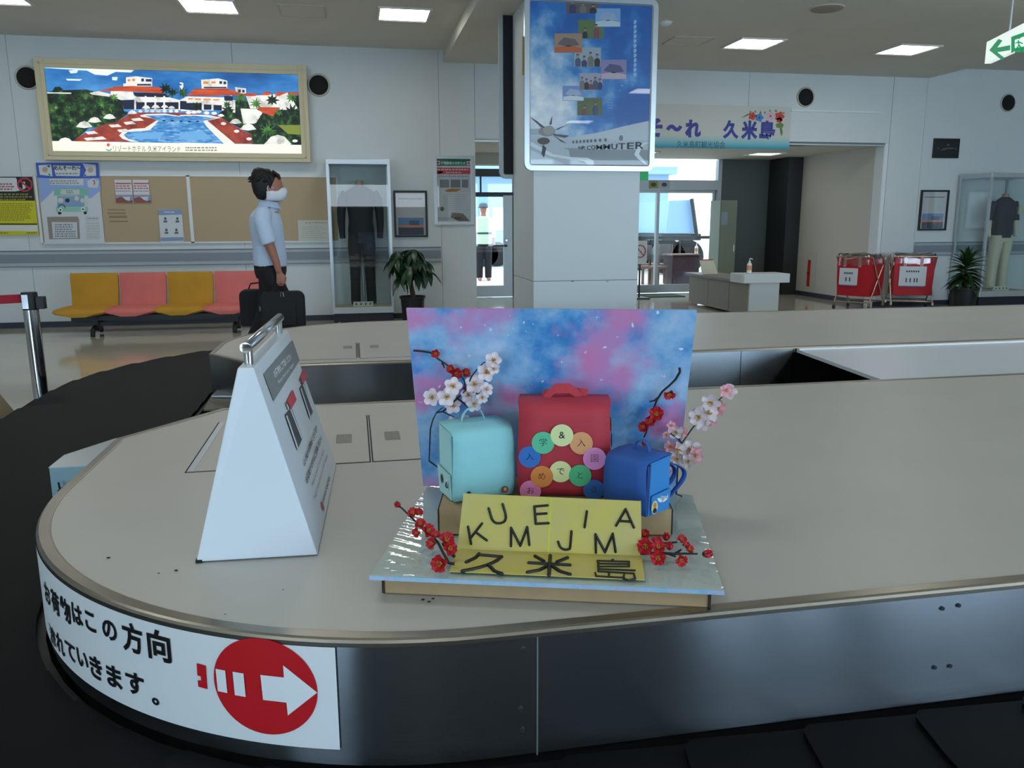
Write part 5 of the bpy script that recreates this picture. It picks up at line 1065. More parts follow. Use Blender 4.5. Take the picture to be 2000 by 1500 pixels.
# notice frame between plant and opening
t, a, b = framed('quarantine_notice', 'silver framed plant quarantine notice with a green title, beside the left doorway', 'framed notice', (846, 303), (927, 439), mat('silver_frame', '#cfd6dc', .3, metal=.4), .045)
ZN = lambda P: [(840 + x / 10.0, 295 + y / 10.0) for x, y in P]; Yk = YW - .012
MB().box((a.x + .03, Yk, b.z + .03), (b.x - .03, YW - .002, a.z - .03)).build('sheet', fl_('#b7bec2'), t)
pr(t, 'green_header', fl_('#0f6a52'), [ZN([(105, 135), (800, 145), (800, 285), (110, 290)])], Yk - .001); ptext(t, '植物検疫のお知らせ', 861.5, 315.5, 909, 321.5, Yk - .002, fl_('#cfe0da'), .02)
pr(t, 'red_header', fl_('#b8404a'), [ZN([(120, 325), (795, 330), (795, 450), (130, 450)])], Yk - .001); pr(t, 'red_header_letters', fl_('#d9b9bb'), dashes(854, 329, 915, 333.5, 1, 2) + dashes(871, 335, 901, 339, 1, 3), Yk - .002)
pr(t, 'header_badge', fl_('#d9c9cf'), [ZN(rc(120, 190, 195, 265)), ZN(rc(715, 200, 785, 270))], Yk - .002); pr(t, 'badge_mark', fl_('#a33b6a'), [ZN(el(157, 228, 26, 26)), ZN(el(752, 236, 26, 20))], Yk - .003)
for x0_, x1_ in ((190, 370), (402, 592), (620, 745)): pr(t, 'photo', fl_('#6f7a80'), [ZN(rc(x0_, 558, x1_, 715))], Yk - .001)
pr(t, 'insect_picture', fl_('#a9763a'), [ZN([(280, 760), (420, 735), (620, 740), (520, 790), (330, 800)]), ZN([(150, 395), (260, 390), (230, 440), (160, 440)])], Yk - .001); pr(t, 'figure_picture', fl_('#6a5a4a'), [ZN(el(235, 1130, 38, 45)), ZN([(430, 1200), (640, 1220), (780, 1370), (560, 1370), (400, 1290)])], Yk - .001); pr(t, 'text_lines', fl_('#8d9498'), dashes(857, 342, 915, 347, 1, 4) + dashes(866, 378, 915, 412, 8, 5, .16) + dashes(855, 424, 900, 431, 2, 6), Yk - .001)
MB().add([(a.x + .04, Yk - .006, b.z + .04), (b.x - .04, Yk - .006, b.z + .04), (b.x - .04, Yk - .006, a.z - .04), (a.x + .04, Yk - .006, a.z - .04)], [(0, 1, 2, 3)]).build('pane', gl2, t)
# small dark picture at the upper right
t, a, b = framed('dark_picture', 'small nearly black picture hung high left of the right showcase', 'picture', (1826, 270), (1872, 309), m_fb, .012)
MB().box((a.x + .01, YW - .02, b.z + .01), (b.x - .01, YW - .002, a.z - .01)).build('sheet', fl_('#12151a'), t)
pr(t, 'faint_figure', fl_('#4f5454'), [[(1836, 293), (1845, 289), (1856, 288), (1864, 289), (1864, 291), (1852, 291), (1842, 294)], el(1833, 290, 1.5, 2), el(1867, 291, 1.5, 2), el(1852, 283, 3, 2)], YW - .021)

# --- banner over the opening
YBN = YW - .03
a = ony(1546, 209, YBN); b = ony(1546, 292, YBN); xl = 2.75
bnr = thing('welcome_banner', 'white banner with blue lettering, printed flowers and teal lower edge above the opening', 'banner', ((a.x + xl) / 2, YBN, b.z))
bm_ = bpy.data.materials.new('banner_print'); bm_.use_nodes = True; nt = bm_.node_tree; pbx = nt.nodes['Principled BSDF']; pbx.inputs['Roughness'].default_value = .6
t1 = nt.nodes.new('ShaderNodeTexCoord'); sx_ = nt.nodes.new('ShaderNodeSeparateXYZ'); mr = nt.nodes.new('ShaderNodeMapRange'); cr = nt.nodes.new('ShaderNodeValToRGB')
nt.links.new(t1.outputs['Object'], sx_.inputs[0]); nt.links.new(sx_.outputs[2], mr.inputs[0]); mr.inputs[1].default_value = 0; mr.inputs[2].default_value = a.z - b.z; nt.links.new(mr.outputs[0], cr.inputs[0]); nt.links.new(cr.outputs[0], pbx.inputs['Base Color'])
cr.color_ramp.elements[0].color = rgb('#2f8fa8'); cr.color_ramp.elements[0].position = .02; e = cr.color_ramp.elements.new(.14); e.color = rgb('#7fbcc4'); cr.color_ramp.elements[1].color = rgb('#7fbcc4'); cr.color_ramp.elements[-1].position = .30; cr.color_ramp.elements[-1].color = rgb('#c5c6c0')
MB().box((xl, YBN, b.z), (a.x, YBN + .006, a.z)).build('cloth', bm_, bnr)
m_nv = fl_('#2a3290')
kb = YBN - .002
ZBn = lambda x, y: (1270 + x / 6.897, 200 + y / 6.897)
for ch, u0, v0, u1, v1, bo in (('そ', -70, 215, 170, 465, .06), ('〜', 210, 300, 435, 390, .08), ('れ', 465, 235, 690, 470, .06), ('久', 975, 240, 1200, 490, .05), ('米', 1220, 245, 1455, 500, .05), ('島', 1465, 245, 1690, 500, .04)):
    ptext(bnr, ch, *ZBn(u0, v0), *ZBn(u1, v1), kb, m_nv, bo, 'letter', stuff=False)
ptext(bnr, '久米島町観光協会', *ZBn(355, 525), *ZBn(1010, 608), kb, fl_('#22445c'), .0)
for x, y_, r, col in ((1375, 185, 50, '#c23a2a'), (1470, 205, 52, '#3f78c2'), (1620, 185, 55, '#d7a9c0'), (1742, 190, 60, '#c93325'), (1740, 240, 38, '#c93325')):
    P = [(x + (r * (1 + .16 * math.cos(5 * q_))) * math.cos(q_), y_ + (r * (1 + .16 * math.cos(5 * q_))) * math.sin(q_)) for q_ in [2 * math.pi * i / 30 for i in range(30)]]
    f_ = pr(bnr, 'printed_flower', fl_(col), [[ZBn(*p) for p in P]], kb - .0008); pr(f_, 'flower_centre', fl_('#7c2334' if col != '#3f78c2' else '#1c3a7c'), [[ZBn(*p) for p in el(x, y_, 13, 13)]], kb - .0016)
for P in ([(1220, 215), (1290, 165), (1345, 140), (1310, 180)], [(1335, 150), (1345, 110), (1370, 130)], [(1400, 105), (1430, 120), (1415, 145)], [(1470, 150), (1485, 105), (1500, 150)], [(1530, 130), (1560, 120), (1545, 165)], [(1600, 120), (1612, 92), (1628, 125)], [(1670, 120), (1695, 95), (1715, 130)], [(1780, 140), (1810, 125), (1800, 165)], [(1690, 290), (1760, 270), (1800, 300), (1780, 345), (1700, 340)], [(1740, 345), (1775, 345), (1785, 400), (1770, 460), (1755, 420)]): pr(bnr, 'printed_leaf', fl_('#5a7d3f'), [[ZBn(*p) for p in P]], kb - .0004)

# ------------------------------------------------------------------ the pillar and its poster frames
YPI = 7.55; xa = ony(1042, 450, YPI).x; xb = ony(1247.5, 450, YPI).x
m_pl = mat('pillar_paint', '#d5dde0', .45)
pil = thing('pillar', 'square white pillar behind the carousel carrying a large airline poster', 'pillar', ((xa + xb) / 2, YPI + .5, 0)); zj = ony(1150, 548, YPI).z
MB().box((xa, YPI, 0), (xb, YPI + .98, zj - .002)).build('lower_cladding', m_pl, pil, bevel=.006); MB().box((xa, YPI, zj + .002), (xb, YPI + .98, ZL)).build('upper_cladding', m_pl, pil, bevel=.006)
MB().box((xa + .004, YPI + .004, zj - .004), (xb - .004, YPI + .97, zj + .004)).build('joint', m_joint, pil)
for px in (1118, 1186): 
    p = ony(px, 549, YPI); MB().box((p.x - .012, YPI - .004, p.z - .006), (p.x + .012, YPI, p.z)).build('bracket', m_b3, pil)
YPF = YPI - .045
a = ony(1277.5, 336, YPF); x0 = ony(1024.5, 333, YPF).x; x1 = a.x; z0 = ony(1150, 334, YPF).z; z1 = 3.24
ap = thing('airline_poster', 'large framed blue-sky poster of a propeller plane on the pillar front', 'framed poster', ((x0 + x1) / 2, YPF, z0))
m_af = mat('poster_frame', '#c9d2d8', .28, metal=.6); ft = .058
def rframe(par, x0, x1, z0, z1, y0, y1, ft, m):
    P = []; r = .07
    for cx, cz, a0 in ((x1 - r, z1 - r, 0), (x0 + r, z1 - r, 90), (x0 + r, z0 + r, 180), (x1 - r, z0 + r, 270)): P += [(cx + r * math.cos(R_(a0 + 90 * i / 6)), cz + r * math.sin(R_(a0 + 90 * i / 6))) for i in range(7)]
    Q = []; r2 = .015
    for cx, cz, a0 in ((x1 - ft - r2, z1 - ft - r2, 0), (x0 + ft + r2, z1 - ft - r2, 90), (x0 + ft + r2, z0 + ft + r2, 180), (x1 - ft - r2, z0 + ft + r2, 270)): Q += [(cx + r2 * math.cos(R_(a0 + 90 * i / 6)), cz + r2 * math.sin(R_(a0 + 90 * i / 6))) for i in range(7)]
    rows = [[Vector((p[0], y1, p[1])) for p in P], [Vector((p[0], y0 + .008, p[1])) for p in P], [Vector((p[0] * .98 + q_[0] * .02, y0, p[1] * .98 + q_[1] * .02)) for p, q_ in zip(P, Q)], [Vector((p[0] * .2 + q_[0] * .8, y0, p[1] * .2 + q_[1] * .8)) for p, q_ in zip(P, Q)], [Vector((q_[0], y0 + .014, q_[1])) for q_ in Q], [Vector((q_[0], y1, q_[1])) for q_ in Q]]
    return MB().rings(rows, cap=False).build('frame', m, par, smooth=25)
rframe(ap, x0, x1, z0, z1, YPF, YPI, ft, m_af)
YS = YPF + .020
asky = bpy.data.materials.new('airline_sky'); asky.use_nodes = True; nt = asky.node_tree; pbx = nt.nodes['Principled BSDF']; pbx.inputs['Roughness'].default_value = .4
tcn = nt.nodes.new('ShaderNodeTexCoord'); nA = nt.nodes.new('ShaderNodeTexNoise'); nA.inputs['Scale'].default_value = 3.2; nA.inputs['Detail'].default_value = 7; nA.inputs['Roughness'].default_value = .58
vm = nt.nodes.new('ShaderNodeVectorMath'); vm.operation = 'DISTANCE'; vm.inputs[1].default_value = (x0 + .12 - (x0 + x1) / 2, .03, .58); nt.links.new(tcn.outputs['Object'], vm.inputs[0]); nt.links.new(tcn.outputs['Object'], nA.inputs['Vector'])
mrg = nt.nodes.new('ShaderNodeMapRange'); mrg.inputs[1].default_value = .15; mrg.inputs[2].default_value = .78; mrg.inputs[3].default_value = .42; mrg.inputs[4].default_value = -.02; nt.links.new(vm.outputs['Value'], mrg.inputs[0])
ad = nt.nodes.new('ShaderNodeMath'); nt.links.new(nA.outputs[0], ad.inputs[0]); nt.links.new(mrg.outputs[0], ad.inputs[1]); crx = nt.nodes.new('ShaderNodeValToRGB'); nt.links.new(ad.outputs[0], crx.inputs[0]); nt.links.new(crx.outputs[0], pbx.inputs['Base Color'])
for e_, (p_, c_) in zip([crx.color_ramp.elements[0], crx.color_ramp.elements[1], crx.color_ramp.elements.new(.5), crx.color_ramp.elements.new(.6)], ((.46, '#1260b2'), (.90, '#d3dee6'), (.58, '#2f80cc'), (.70, '#86b4dc'))): e_.position = p_; e_.color = rgb(c_)
MB().box((x0 + ft - .01, YS, z0 + ft - .01), (x1 - ft + .01, YPI - .002, z1 - ft + .01)).build('sheet', asky, ap)
ZAp = lambda x, y: (1010 + x / 4.286, y / 4.286)
def Ap(P): return [ZAp(*p) for p in P]
def S(k): return YS - .001 * k
pr(ap, 'fuselage', fl_('#bcc6cf', 0, .35), [Ap([(100, 1130), (440, 1150), (700, 1105), (900, 1055), (1110, 1010), (1110, 1390), (100, 1390)])], S(2)); pr(ap, 'fuselage_shade', fl_('#8f959c', 0, .35), [Ap([(430, 1250), (1100, 1255), (1100, 1390), (640, 1390), (450, 1330)])], S(3))
pr(ap, 'wing', fl_('#aeb9c2'), [Ap([(100, 1080), (240, 1075), (250, 1130), (100, 1125)])], S(3)); pr(ap, 'engine', fl_('#8f8d88'), [Ap(el(250, 1100, 70, 42, 18))], S(4)); pr(ap, 'engine_intake', fl_('#5f5c58'), [Ap(el(222, 1180, 52, 30, 16))], S(5)); pr(ap, 'spinner', fl_('#a5a39c'), [Ap(el(265, 1090, 50, 38, 16))], S(6))
for P in ([(105, 975), (170, 1015), (235, 1068), (205, 1068)], [(270, 1045), (295, 965), (290, 1040)], [(310, 1090), (350, 1070), (435, 1040), (340, 1085)], [(305, 1120), (440, 1135), (400, 1155), (310, 1135)], [(300, 1130), (415, 1200), (370, 1185)], [(215, 1210), (245, 1240), (225, 1320), (205, 1290)]): pr(ap, 'propeller_blade', fl_('#4a5058'), [Ap(P)], S(7))
pr(ap, 'cabin_windows', fl_('#6d7884'), [Ap(el(x, 1190 - (x - 460) * .07, 9 + (x - 460) * .012, 15, 8)) for x in (470, 500, 530, 560, 590, 620, 655, 695, 740)] + [Ap(el(870, 1155, 17, 24))], S(4))
pr(ap, 'white_swoosh', fl_('#dfe9ef', 0, .3), [Ap([(100, 1180), (200, 1230), (300, 1290), (450, 1315), (590, 1320), (640, 1345), (645, 1390), (600, 1390), (560, 1350), (440, 1335), (280, 1310), (100, 1215)])], S(6)); pr(ap, 'white_swoosh', fl_('#dfe9ef', 0, .3), [Ap([(1110, 1190), (1050, 1220), (1020, 1290), (1070, 1350), (1090, 1385), (1020, 1340), (980, 1295), (1000, 1240), (1060, 1195)])], S(6)); pr(ap, 'white_swoosh', fl_('#cfdde8', 0, .3), [Ap([(100, 1250), (330, 1345), (430, 1390), (100, 1390)])], S(5))
for ch, u0, u1, v0, v1 in (('A', 508, 534, 1224, 1250), ('I', 537, 543, 1223, 1250), ('R', 548, 572, 1222, 1250), ('C', 585, 616, 1220, 1252), ('O', 621, 655, 1216, 1252), ('M', 662, 714, 1213, 1251), ('M', 722, 780, 1208, 1250), ('U', 790, 840, 1203, 1250), ('T', 848, 908, 1199, 1249), ('E', 922, 978, 1194, 1248), ('R', 992, 1060, 1189, 1247)): ptext(ap, ch, *ZAp(u0, v0), *ZAp(u1, v1), S(8), fl_('#363d44'), .008, 'letter', stuff=False)
pr(ap, 'small_mark', fl_('#8b949c'), dashes(*ZAp(400, 1238), *ZAp(500, 1250), 1, 2), S(8))
vt = MB()
for i, ch in enumerate('島はそらでつながっている。'):
    pass
pr(ap, 'vertical_letters', fl_('#9fc3e6'), [Ap([(975 + 3 * math.sin(i), 170 + i * 40), (1000, 168 + i * 40), (1000, 190 + i * 40), (985, 205 + i * 40), (976, 200 + i * 40)]) for i in range(12)], S(2)); pr(ap, 'small_letters', fl_('#7fb0de'), dashes(*ZAp(870, 710), *ZAp(890, 725), 1, 2) + dashes(*ZAp(850, 750), *ZAp(865, 760), 1, 2) + dashes(*ZAp(755, 780), *ZAp(800, 915), 6, 3, .3), S(2))
photos = [((412, -20), (688, 112), '#6a5f5a', 3), ((655, 70), (865, 225), '#86aedb', 0), ((510, 165), (722, 322), '#5f7a4a', 2), ((312, 280), (545, 442), '#a98a74', 0), ((475, 398), (702, 560), '#9fb0bd', 4), ((700, 500), (916, 665), '#8f86b4', 0), ((522, 612), (715, 752), '#a9a7bc', 5), ((382, 718), (560, 845), '#7a96cf', 0), ((505, 820), (712, 966), '#5d6b3c', 2)]
for i, (p, q_, col, n) in enumerate(photos):
    ph = pr(ap, 'photo', fl_(col, 0, .4), [Ap(rc(p[0], p[1], q_[0], q_[1]))], S(3 + (i % 2)))
    w_, h_ = q_[0] - p[0], q_[1] - p[1]; Yq = S(5.5)
    for k in range(n):
        cx = p[0] + w_ * (k + .6) / (n + .2); cy = p[1] + h_ * (.32 + .1 * ((k * 7 + i) % 3)); col2 = ('#3a3f6a', '#7d7a72', '#2a2c33', '#8a4550', '#4a5a7a')[(k + i) % 5]
        fb = pr(ph, 'figure', fl_(col2), [Ap([(cx - w_ * .09, q_[1] - 2), (cx - w_ * .1, cy + h_ * .22), (cx - w_ * .03, cy + h_ * .12), (cx + w_ * .05, cy + h_ * .12), (cx + w_ * .11, cy + h_ * .24), (cx + w_ * .1, q_[1] - 2)])], Yq - .0006 * k)
        pr(ph, 'head', fl_('#b08d78'), [Ap(el(cx, cy, w_ * .045, h_ * .085, 12))], Yq - .0006 * k - .0003); pr(ph, 'hair', fl_('#2a2422'), [Ap([(cx - w_ * .05, cy), (cx - w_ * .045, cy - h_ * .07), (cx, cy - h_ * .11), (cx + w_ * .045, cy - h_ * .07), (cx + w_ * .05, cy - h_ * .01), (cx, cy - h_ * .05)])], Yq - .0006 * k - .0004)
    if n == 0:
        cc = {'#86aedb': ('#c9d6e2', '#9fb9d6'), '#a98a74': ('#c4663f', '#6f5f66'), '#8f86b4': ('#c9b4c4', '#5a5580'), '#7a96cf': ('#dde4ea', '#a9bcd8')}[col]
        pr(ph, 'picture_band', fl_(cc[0]), [Ap([(p[0] + 4, p[1] + h_ * .72), (p[0] + w_ * .5, p[1] + h_ * .62), (q_[0] - 4, p[1] + h_ * .75), (q_[0] - 4, q_[1] - 4), (p[0] + 4, q_[1] - 4)])], S(5)); pr(ph, 'picture_cloud', fl_(cc[1]), [Ap([(p[0] + w_ * .1, p[1] + h_ * .55), (p[0] + w_ * .35, p[1] + h_ * .2), (p[0] + w_ * .75, p[1] + h_ * .3), (q_[0] - w_ * .1, p[1] + h_ * .6), (p[0] + w_ * .5, p[1] + h_ * .68)])], S(5))
MB().add([(x0 + ft, YS - .0125, z0 + ft), (x1 - ft, YS - .0125, z0 + ft), (x1 - ft, YS - .0125, z1 - ft), (x0 + ft, YS - .0125, z1 - ft)], [(0, 1, 2, 3)]).build('pane', glassmat('poster_pane', (.97, .98, .985), .45, .02), ap)
MB().box((x0 - .012, YPF + .02, ony(1022, 145, YPF).z), (x0, YPF + .04, ony(1022, 70, YPF).z)).build('tape_strip', mat('old_tape', '#9a7a35', .5), ap)
# poster frame on the pillar's rear face, seen from behind past its left side
YR = YPI + .985; xr0 = ony(975, 200, YR).x; zr0 = ony(985, 349, YR).z; zr1 = ony(985, 10, YR).z
rp_ = thing('rear_poster_frame', 'dark-backed silver poster frame sticking out behind the left side of the pillar', 'framed poster', (xr0 + .6, YR, zr0))
rframe(rp_, xr0, xr0 + 1.25, zr0, zr1, YR, YR + .035, .05, m_af); MB().box((xr0 + .045, YR + .012, zr0 + .045), (xr0 + 1.2, YR + .03, zr1 - .045)).build('back_board', mat('navy_board', '#0b1020', .5), rp_)
MB().cyl((xr0 + .1, YR + .02, zr1 - .02), (xr0 + .1, YR + .02, ZL), .004, 6).build('hanging_wire', m_alu, rp_)
# ------------------------------------------------------------------ ceiling fittings
m_lamp = mat('lamp_diffuser', '#f7f8f4', .5, emit=LAMP)
m_lfr = mat('lamp_frame', '#d8d6cc', .5)
m_lamp2 = mat('corridor_diffuser', '#f7f8f4', .5, emit=LAMP * .35)
def ceil_light(x, y, z, lab, w=.56, gr='square ceiling lights'):
    t = thing('ceiling_light', lab, 'ceiling light', (x, y, z), group=gr); h = w / 2; f = .022
    for lo, hi in (((-h, -h, -.016), (h, -h + f, 0)), ((-h, h - f, -.016), (h, h, 0)), ((-h, -h + f, -.016), (-h + f, h - f, 0)), ((h - f, -h + f, -.016), (h, h - f, 0))): MB().box(lo, hi, Matrix.Translation((x, y, z))).build('frame', m_lfr, t)
    for lo, hi in (((-h + f, h - f - .004, -.014), (h - f, h - f, -.001)), ((-h + f, -h + f, -.014), (h - f, -h + f + .004, -.001)), ((-h + f, -h + f, -.014), (-h + f + .004, h - f, -.001)), ((h - f - .004, -h + f, -.014), (h - f, h - f, -.001))): MB().box(lo, hi, Matrix.Translation((x, y, z))).build('inner_lip', m_black, t)
    MB().box((-h + f, -h + f, -.006), (h - f, h - f, -.001), Matrix.Translation((x, y, z))).build('diffuser', m_lamp if w > .55 else m_lamp2, t)
for x, lab in ((-3.34, 'square ceiling light cut by the upper left corner of the picture'), (-1.34, 'square ceiling light above the light box'), (.63, 'square ceiling light left of the lower ceiling edge')): ceil_light(x, 9.3, ZC, lab)
for x, lab in ((4.66, 'square ceiling light left of the two above the banner side'), (6.66, 'square ceiling light nearest the hanging exit sign')): ceil_light(x, 9.33, ZL, lab)
for x in (-3.34, -.4, 4.66, 7.6):  # unseen rows of the same lights, added to light the hall
    for y in (5.9, 2.2, -1.8): ceil_light(x, y, ZL if 1.3 < x < 8.2 else ZC, 'square ceiling light out of the picture over the hall', gr='ceiling lights over the near hall')
p = onz(1488, 301, ZO); ceil_light(p.x, p.y - .1, ZO, 'flat ceiling light in the corridor beside the banner end', .5, 'corridor ceiling lights')
p = onz(1262, 298, ZO); ceil_light(p.x - .1, p.y, ZO, 'flat ceiling light in the corridor behind the pillar poster', .5, 'corridor ceiling lights')
def chatch(x0, y0, x1, y1, z, lab):
    t = thing('ceiling_hatch', lab, 'ceiling hatch', ((x0 + x1) / 2, (y0 + y1) / 2, z), group='ceiling hatches'); f = .018
    MB().box((x0 + f, y0 + f, z - .004), (x1 - f, y1 - f, z)).build('panel', m_ceil, t)
    for lo, hi in (((x0, y0, z - .007), (x1, y0 + f, z)), ((x0, y1 - f, z - .007), (x1, y1, z)), ((x0, y0 + f, z - .007), (x0 + f, y1 - f, z)), ((x1 - f, y0 + f, z - .007), (x1, y1 - f, z))): MB().box(lo, hi).build('frame', mat('hatch_frame', '#b3b2aa', .5), t)
chatch(-.66, 9.1, -.18, 9.58, ZC, 'square access hatch in the ceiling between two lights at the top left')
chatch(3.62, 9.12, 4.1, 9.55, ZL, 'square access hatch in the lower ceiling right of the pillar poster')
p = onz(1615, 16, ZL); t = thing('ceiling_speaker', 'round beige ceiling speaker right of the pillar poster', 'ceiling speaker', p); MB().lathe([(.15, 0), (.155, -.008), (.14, -.016), (.05, -.02), (.001, -.02)], p, 28, cap=False).build('grille', mat('speaker_beige', '#9a917f', .7), t, smooth=True); MB().lathe([(.165, 0), (.165, -.006), (.15, -.008)], p, 28, cap=False).build('rim', m_ceil, t, smooth=True)
p = onz(1300, 43, ZL); t = thing('smoke_detector', 'small white smoke detector on the ceiling beside the pillar poster', 'smoke detector', p); MB().lathe([(.06, 0), (.06, -.02), (.04, -.035), (.001, -.038)], p, 20, cap=False).build('cap', m_white, t, smooth=True); MB().lathe([(.07, 0), (.07, -.006), (.055, -.008)], p, 20, cap=False).build('base', m_white, t, smooth=True)

# hanging exit sign
e0 = Vector((6.06, 7.30, 0)); ed = Vector((-.33, -.94, 0)).normalized(); en = Vector((ed.y, -ed.x, 0))
if en.dot(CAMP - e0) < 0: en = -en
zt_e = ony(1928, 82, 7.30).z; zb_e = ony(1930, 125, 7.30).z; EL = .95
ex = thing('exit_sign', 'hanging white exit sign with green arrow and running figure at the right edge', 'exit sign', e0 + ed * EL / 2 + Vector((0, 0, zb_e)))
MB().hexa([e0 + Vector((0, 0, zb_e)), e0 + ed * EL + Vector((0, 0, zb_e)), e0 + ed * EL - en * .06 + Vector((0, 0, zb_e)), e0 - en * .06 + Vector((0, 0, zb_e))], [e0 + Vector((0, 0, zt_e)), e0 + ed * EL + Vector((0, 0, zt_e)), e0 + ed * EL - en * .06 + Vector((0, 0, zt_e)), e0 - en * .06 + Vector((0, 0, zt_e))]).build('light_panel', mat('exit_panel', '#e6f2ec', .4, emit=.55), ex, bevel=.004)
def exq(u, v, l=.002): return e0 + ed * u + Vector((0, 0, zb_e + v)) + en * l
hh = zt_e - zb_e; m_eg = mat('exit_green', '#0f9a62', .4, emit=.35)
def expx(px, py, l=.002): return onpl(px, py, e0 + en * l, en)
MB().poly([expx(*p) for p in ((1932, 98), (1950, 76), (1958, 79), (1948, 93), (1973, 88), (1973, 98), (1948, 102), (1962, 113), (1956, 117))]).build('arrow', m_eg, ex)
o = MB()
for P in (((1975, 72), (2030, 52), (2030, 60), (1982, 78), (1982, 100), (1975, 104)), ((1982, 94), (2030, 85), (2030, 98), (1982, 103))): o.poly([expx(*p) for p in P])
tag(o.build('door_mark', m_eg, ex), kind='stuff')
o = MB(); o.tube([expx(*p, .004) for p in ((1989, 79), (1990, 88), (1984, 97))], .006, 6); o.tube([expx(*p, .004) for p in ((1990, 88), (1996, 95), (1994, 100))], .006, 6); o.tube([expx(*p, .004) for p in ((1984, 84), (1990, 82), (1997, 85))], .005, 6); o.ball(expx(1991, 74, .004), .010, 8, 6); tag(o.build('running_figure', m_eg, ex), kind='stuff')
hp = ony(1984, 52, 6.9); q_ = e0 + ed * .42 - en * .03
for k in (.42, .85): MB().cyl(e0 + ed * k - en * .03 + Vector((0, 0, zt_e)), e0 + ed * k - en * .03 + Vector((0, 0, ZL)), .008, 8).build('hanger_rod', m_white, ex)

# ------------------------------------------------------------------ bench of four seats
bn_ = thing('seat_bench', 'row of four linked seats in yellow and pink covers against the far wall', 'bench', (-2.2, 10.2, 0))
m_y = mat('cover_yellow', '#c08f2a', .85, bump=(40, .2, .004), noise=(5, .06)); m_p = mat('cover_pink', '#d6746e', .85, bump=(40, .2, .004), noise=(5, .06)); m_bf = mat('bench_frame', '#1d2026', .5)
YBK = 10.42; YSF = 9.92
sx = [ony(px, 570, YBK).x for px in (140, 235.5, 328.5, 420, 510)]; zb1 = ony(190, 533, YBK).z; zs = ony(190, 597, 10.35).z
for i in range(4):
    x0, x1 = sx[i] + .004, sx[i + 1] - .004; m = m_y if i % 2 == 0 else m_p; lab_ = 'mustard yellow' if i % 2 == 0 else 'salmon pink'; cx = (x0 + x1) / 2; w2 = (x1 - x0) / 2
    rows = []
    for k in range(9):
        f = k / 8; z = zs - .03 + (zb1 - zs + .03) * f; y = YBK - .02 - .05 * (1 - f) + .02 * math.sin(f * 3); rx = w2 * (1.0 - .05 * (1 - f)); ry = .035 - .012 * f
        if k == 8: rx *= .97; ry *= .6
        rows.append([Vector((cx + sgx * rx * ux, y + ry * uy, z)) for sgx, ux, uy in ((-1, 1, -.6), (-1, .93, -1), (1, .0, -1), (1, .93, -1), (1, 1, -.6), (1, 1, .6), (1, .93, 1), (1, 0, 1), (-1, .93, 1), (-1, 1, .6))])
    MB().rings(rows).build('seat_back', m, bn_, smooth=50)
    # seat: rounded cushion wider than its back, drooping at the front
    rows = []; sw = w2 * 1.08; cxs = cx - .05
    for k in range(8):
        f = k / 7; y = YBK - .06 - (YBK - .06 - YSF) * f; ww = sw * (.93 + .10 * math.sin(f * 2.6)) * (1 if k < 7 else .72); zt3 = zs + .012 - .02 * f - (.03 if k == 7 else 0); zb3 = zs - .055 - .02 * math.sin(f * 3.1) - .01 * f
        if k == 7: zb3 = zs - .07
        xo = cxs - .03 * f
        rows.append([Vector((xo - ww, y, (zt3 + zb3) / 2)), Vector((xo - ww * .94, y, zt3 - .008)), Vector((xo - ww * .5, y, zt3)), Vector((xo + ww * .5, y, zt3)), Vector((xo + ww * .94, y, zt3 - .008)), Vector((xo + ww, y, (zt3 + zb3) / 2)), Vector((xo + ww * .9, y, zb3 + .012)), Vector((xo + ww * .4, y, zb3 - .022 * f)), Vector((xo - ww * .4, y, zb3 - .022 * f)), Vector((xo - ww * .9, y, zb3 + .012))])
    MB().rings(rows).build('seat', m, bn_, smooth=60)
zbm = zs - .11
MB().box((sx[0] + .05, 10.14, zbm - .045), (sx[4] - .02, 10.2, zbm + .01)).build('beam', m_bf, bn_)
MB().box((sx[0] + .06, 10.30, zbm - .08), (sx[4] - .03, 10.32, zbm + .03)).build('rear_rail', m_bf, bn_)
for px in (188, 462):
    x = ony(px, 640, 10.15).x
    lg = MB().box((x - .03, 10.13, .05), (x + .03, 10.21, zbm)).build('leg', m_bf, bn_)
    MB().tube([(x, 10.34, .02), (x, 10.32, .07), (x, 10.17, .10), (x, 10.02, .07), (x, 10.0, .02)], [.024, .028, .032, .028, .026], 8).build('foot', m_bf, lg, smooth=True)
    MB().cyl((x, 10.0, 0), (x, 10.0, .025), .026, 12).build('foot_pad', m_black, lg)

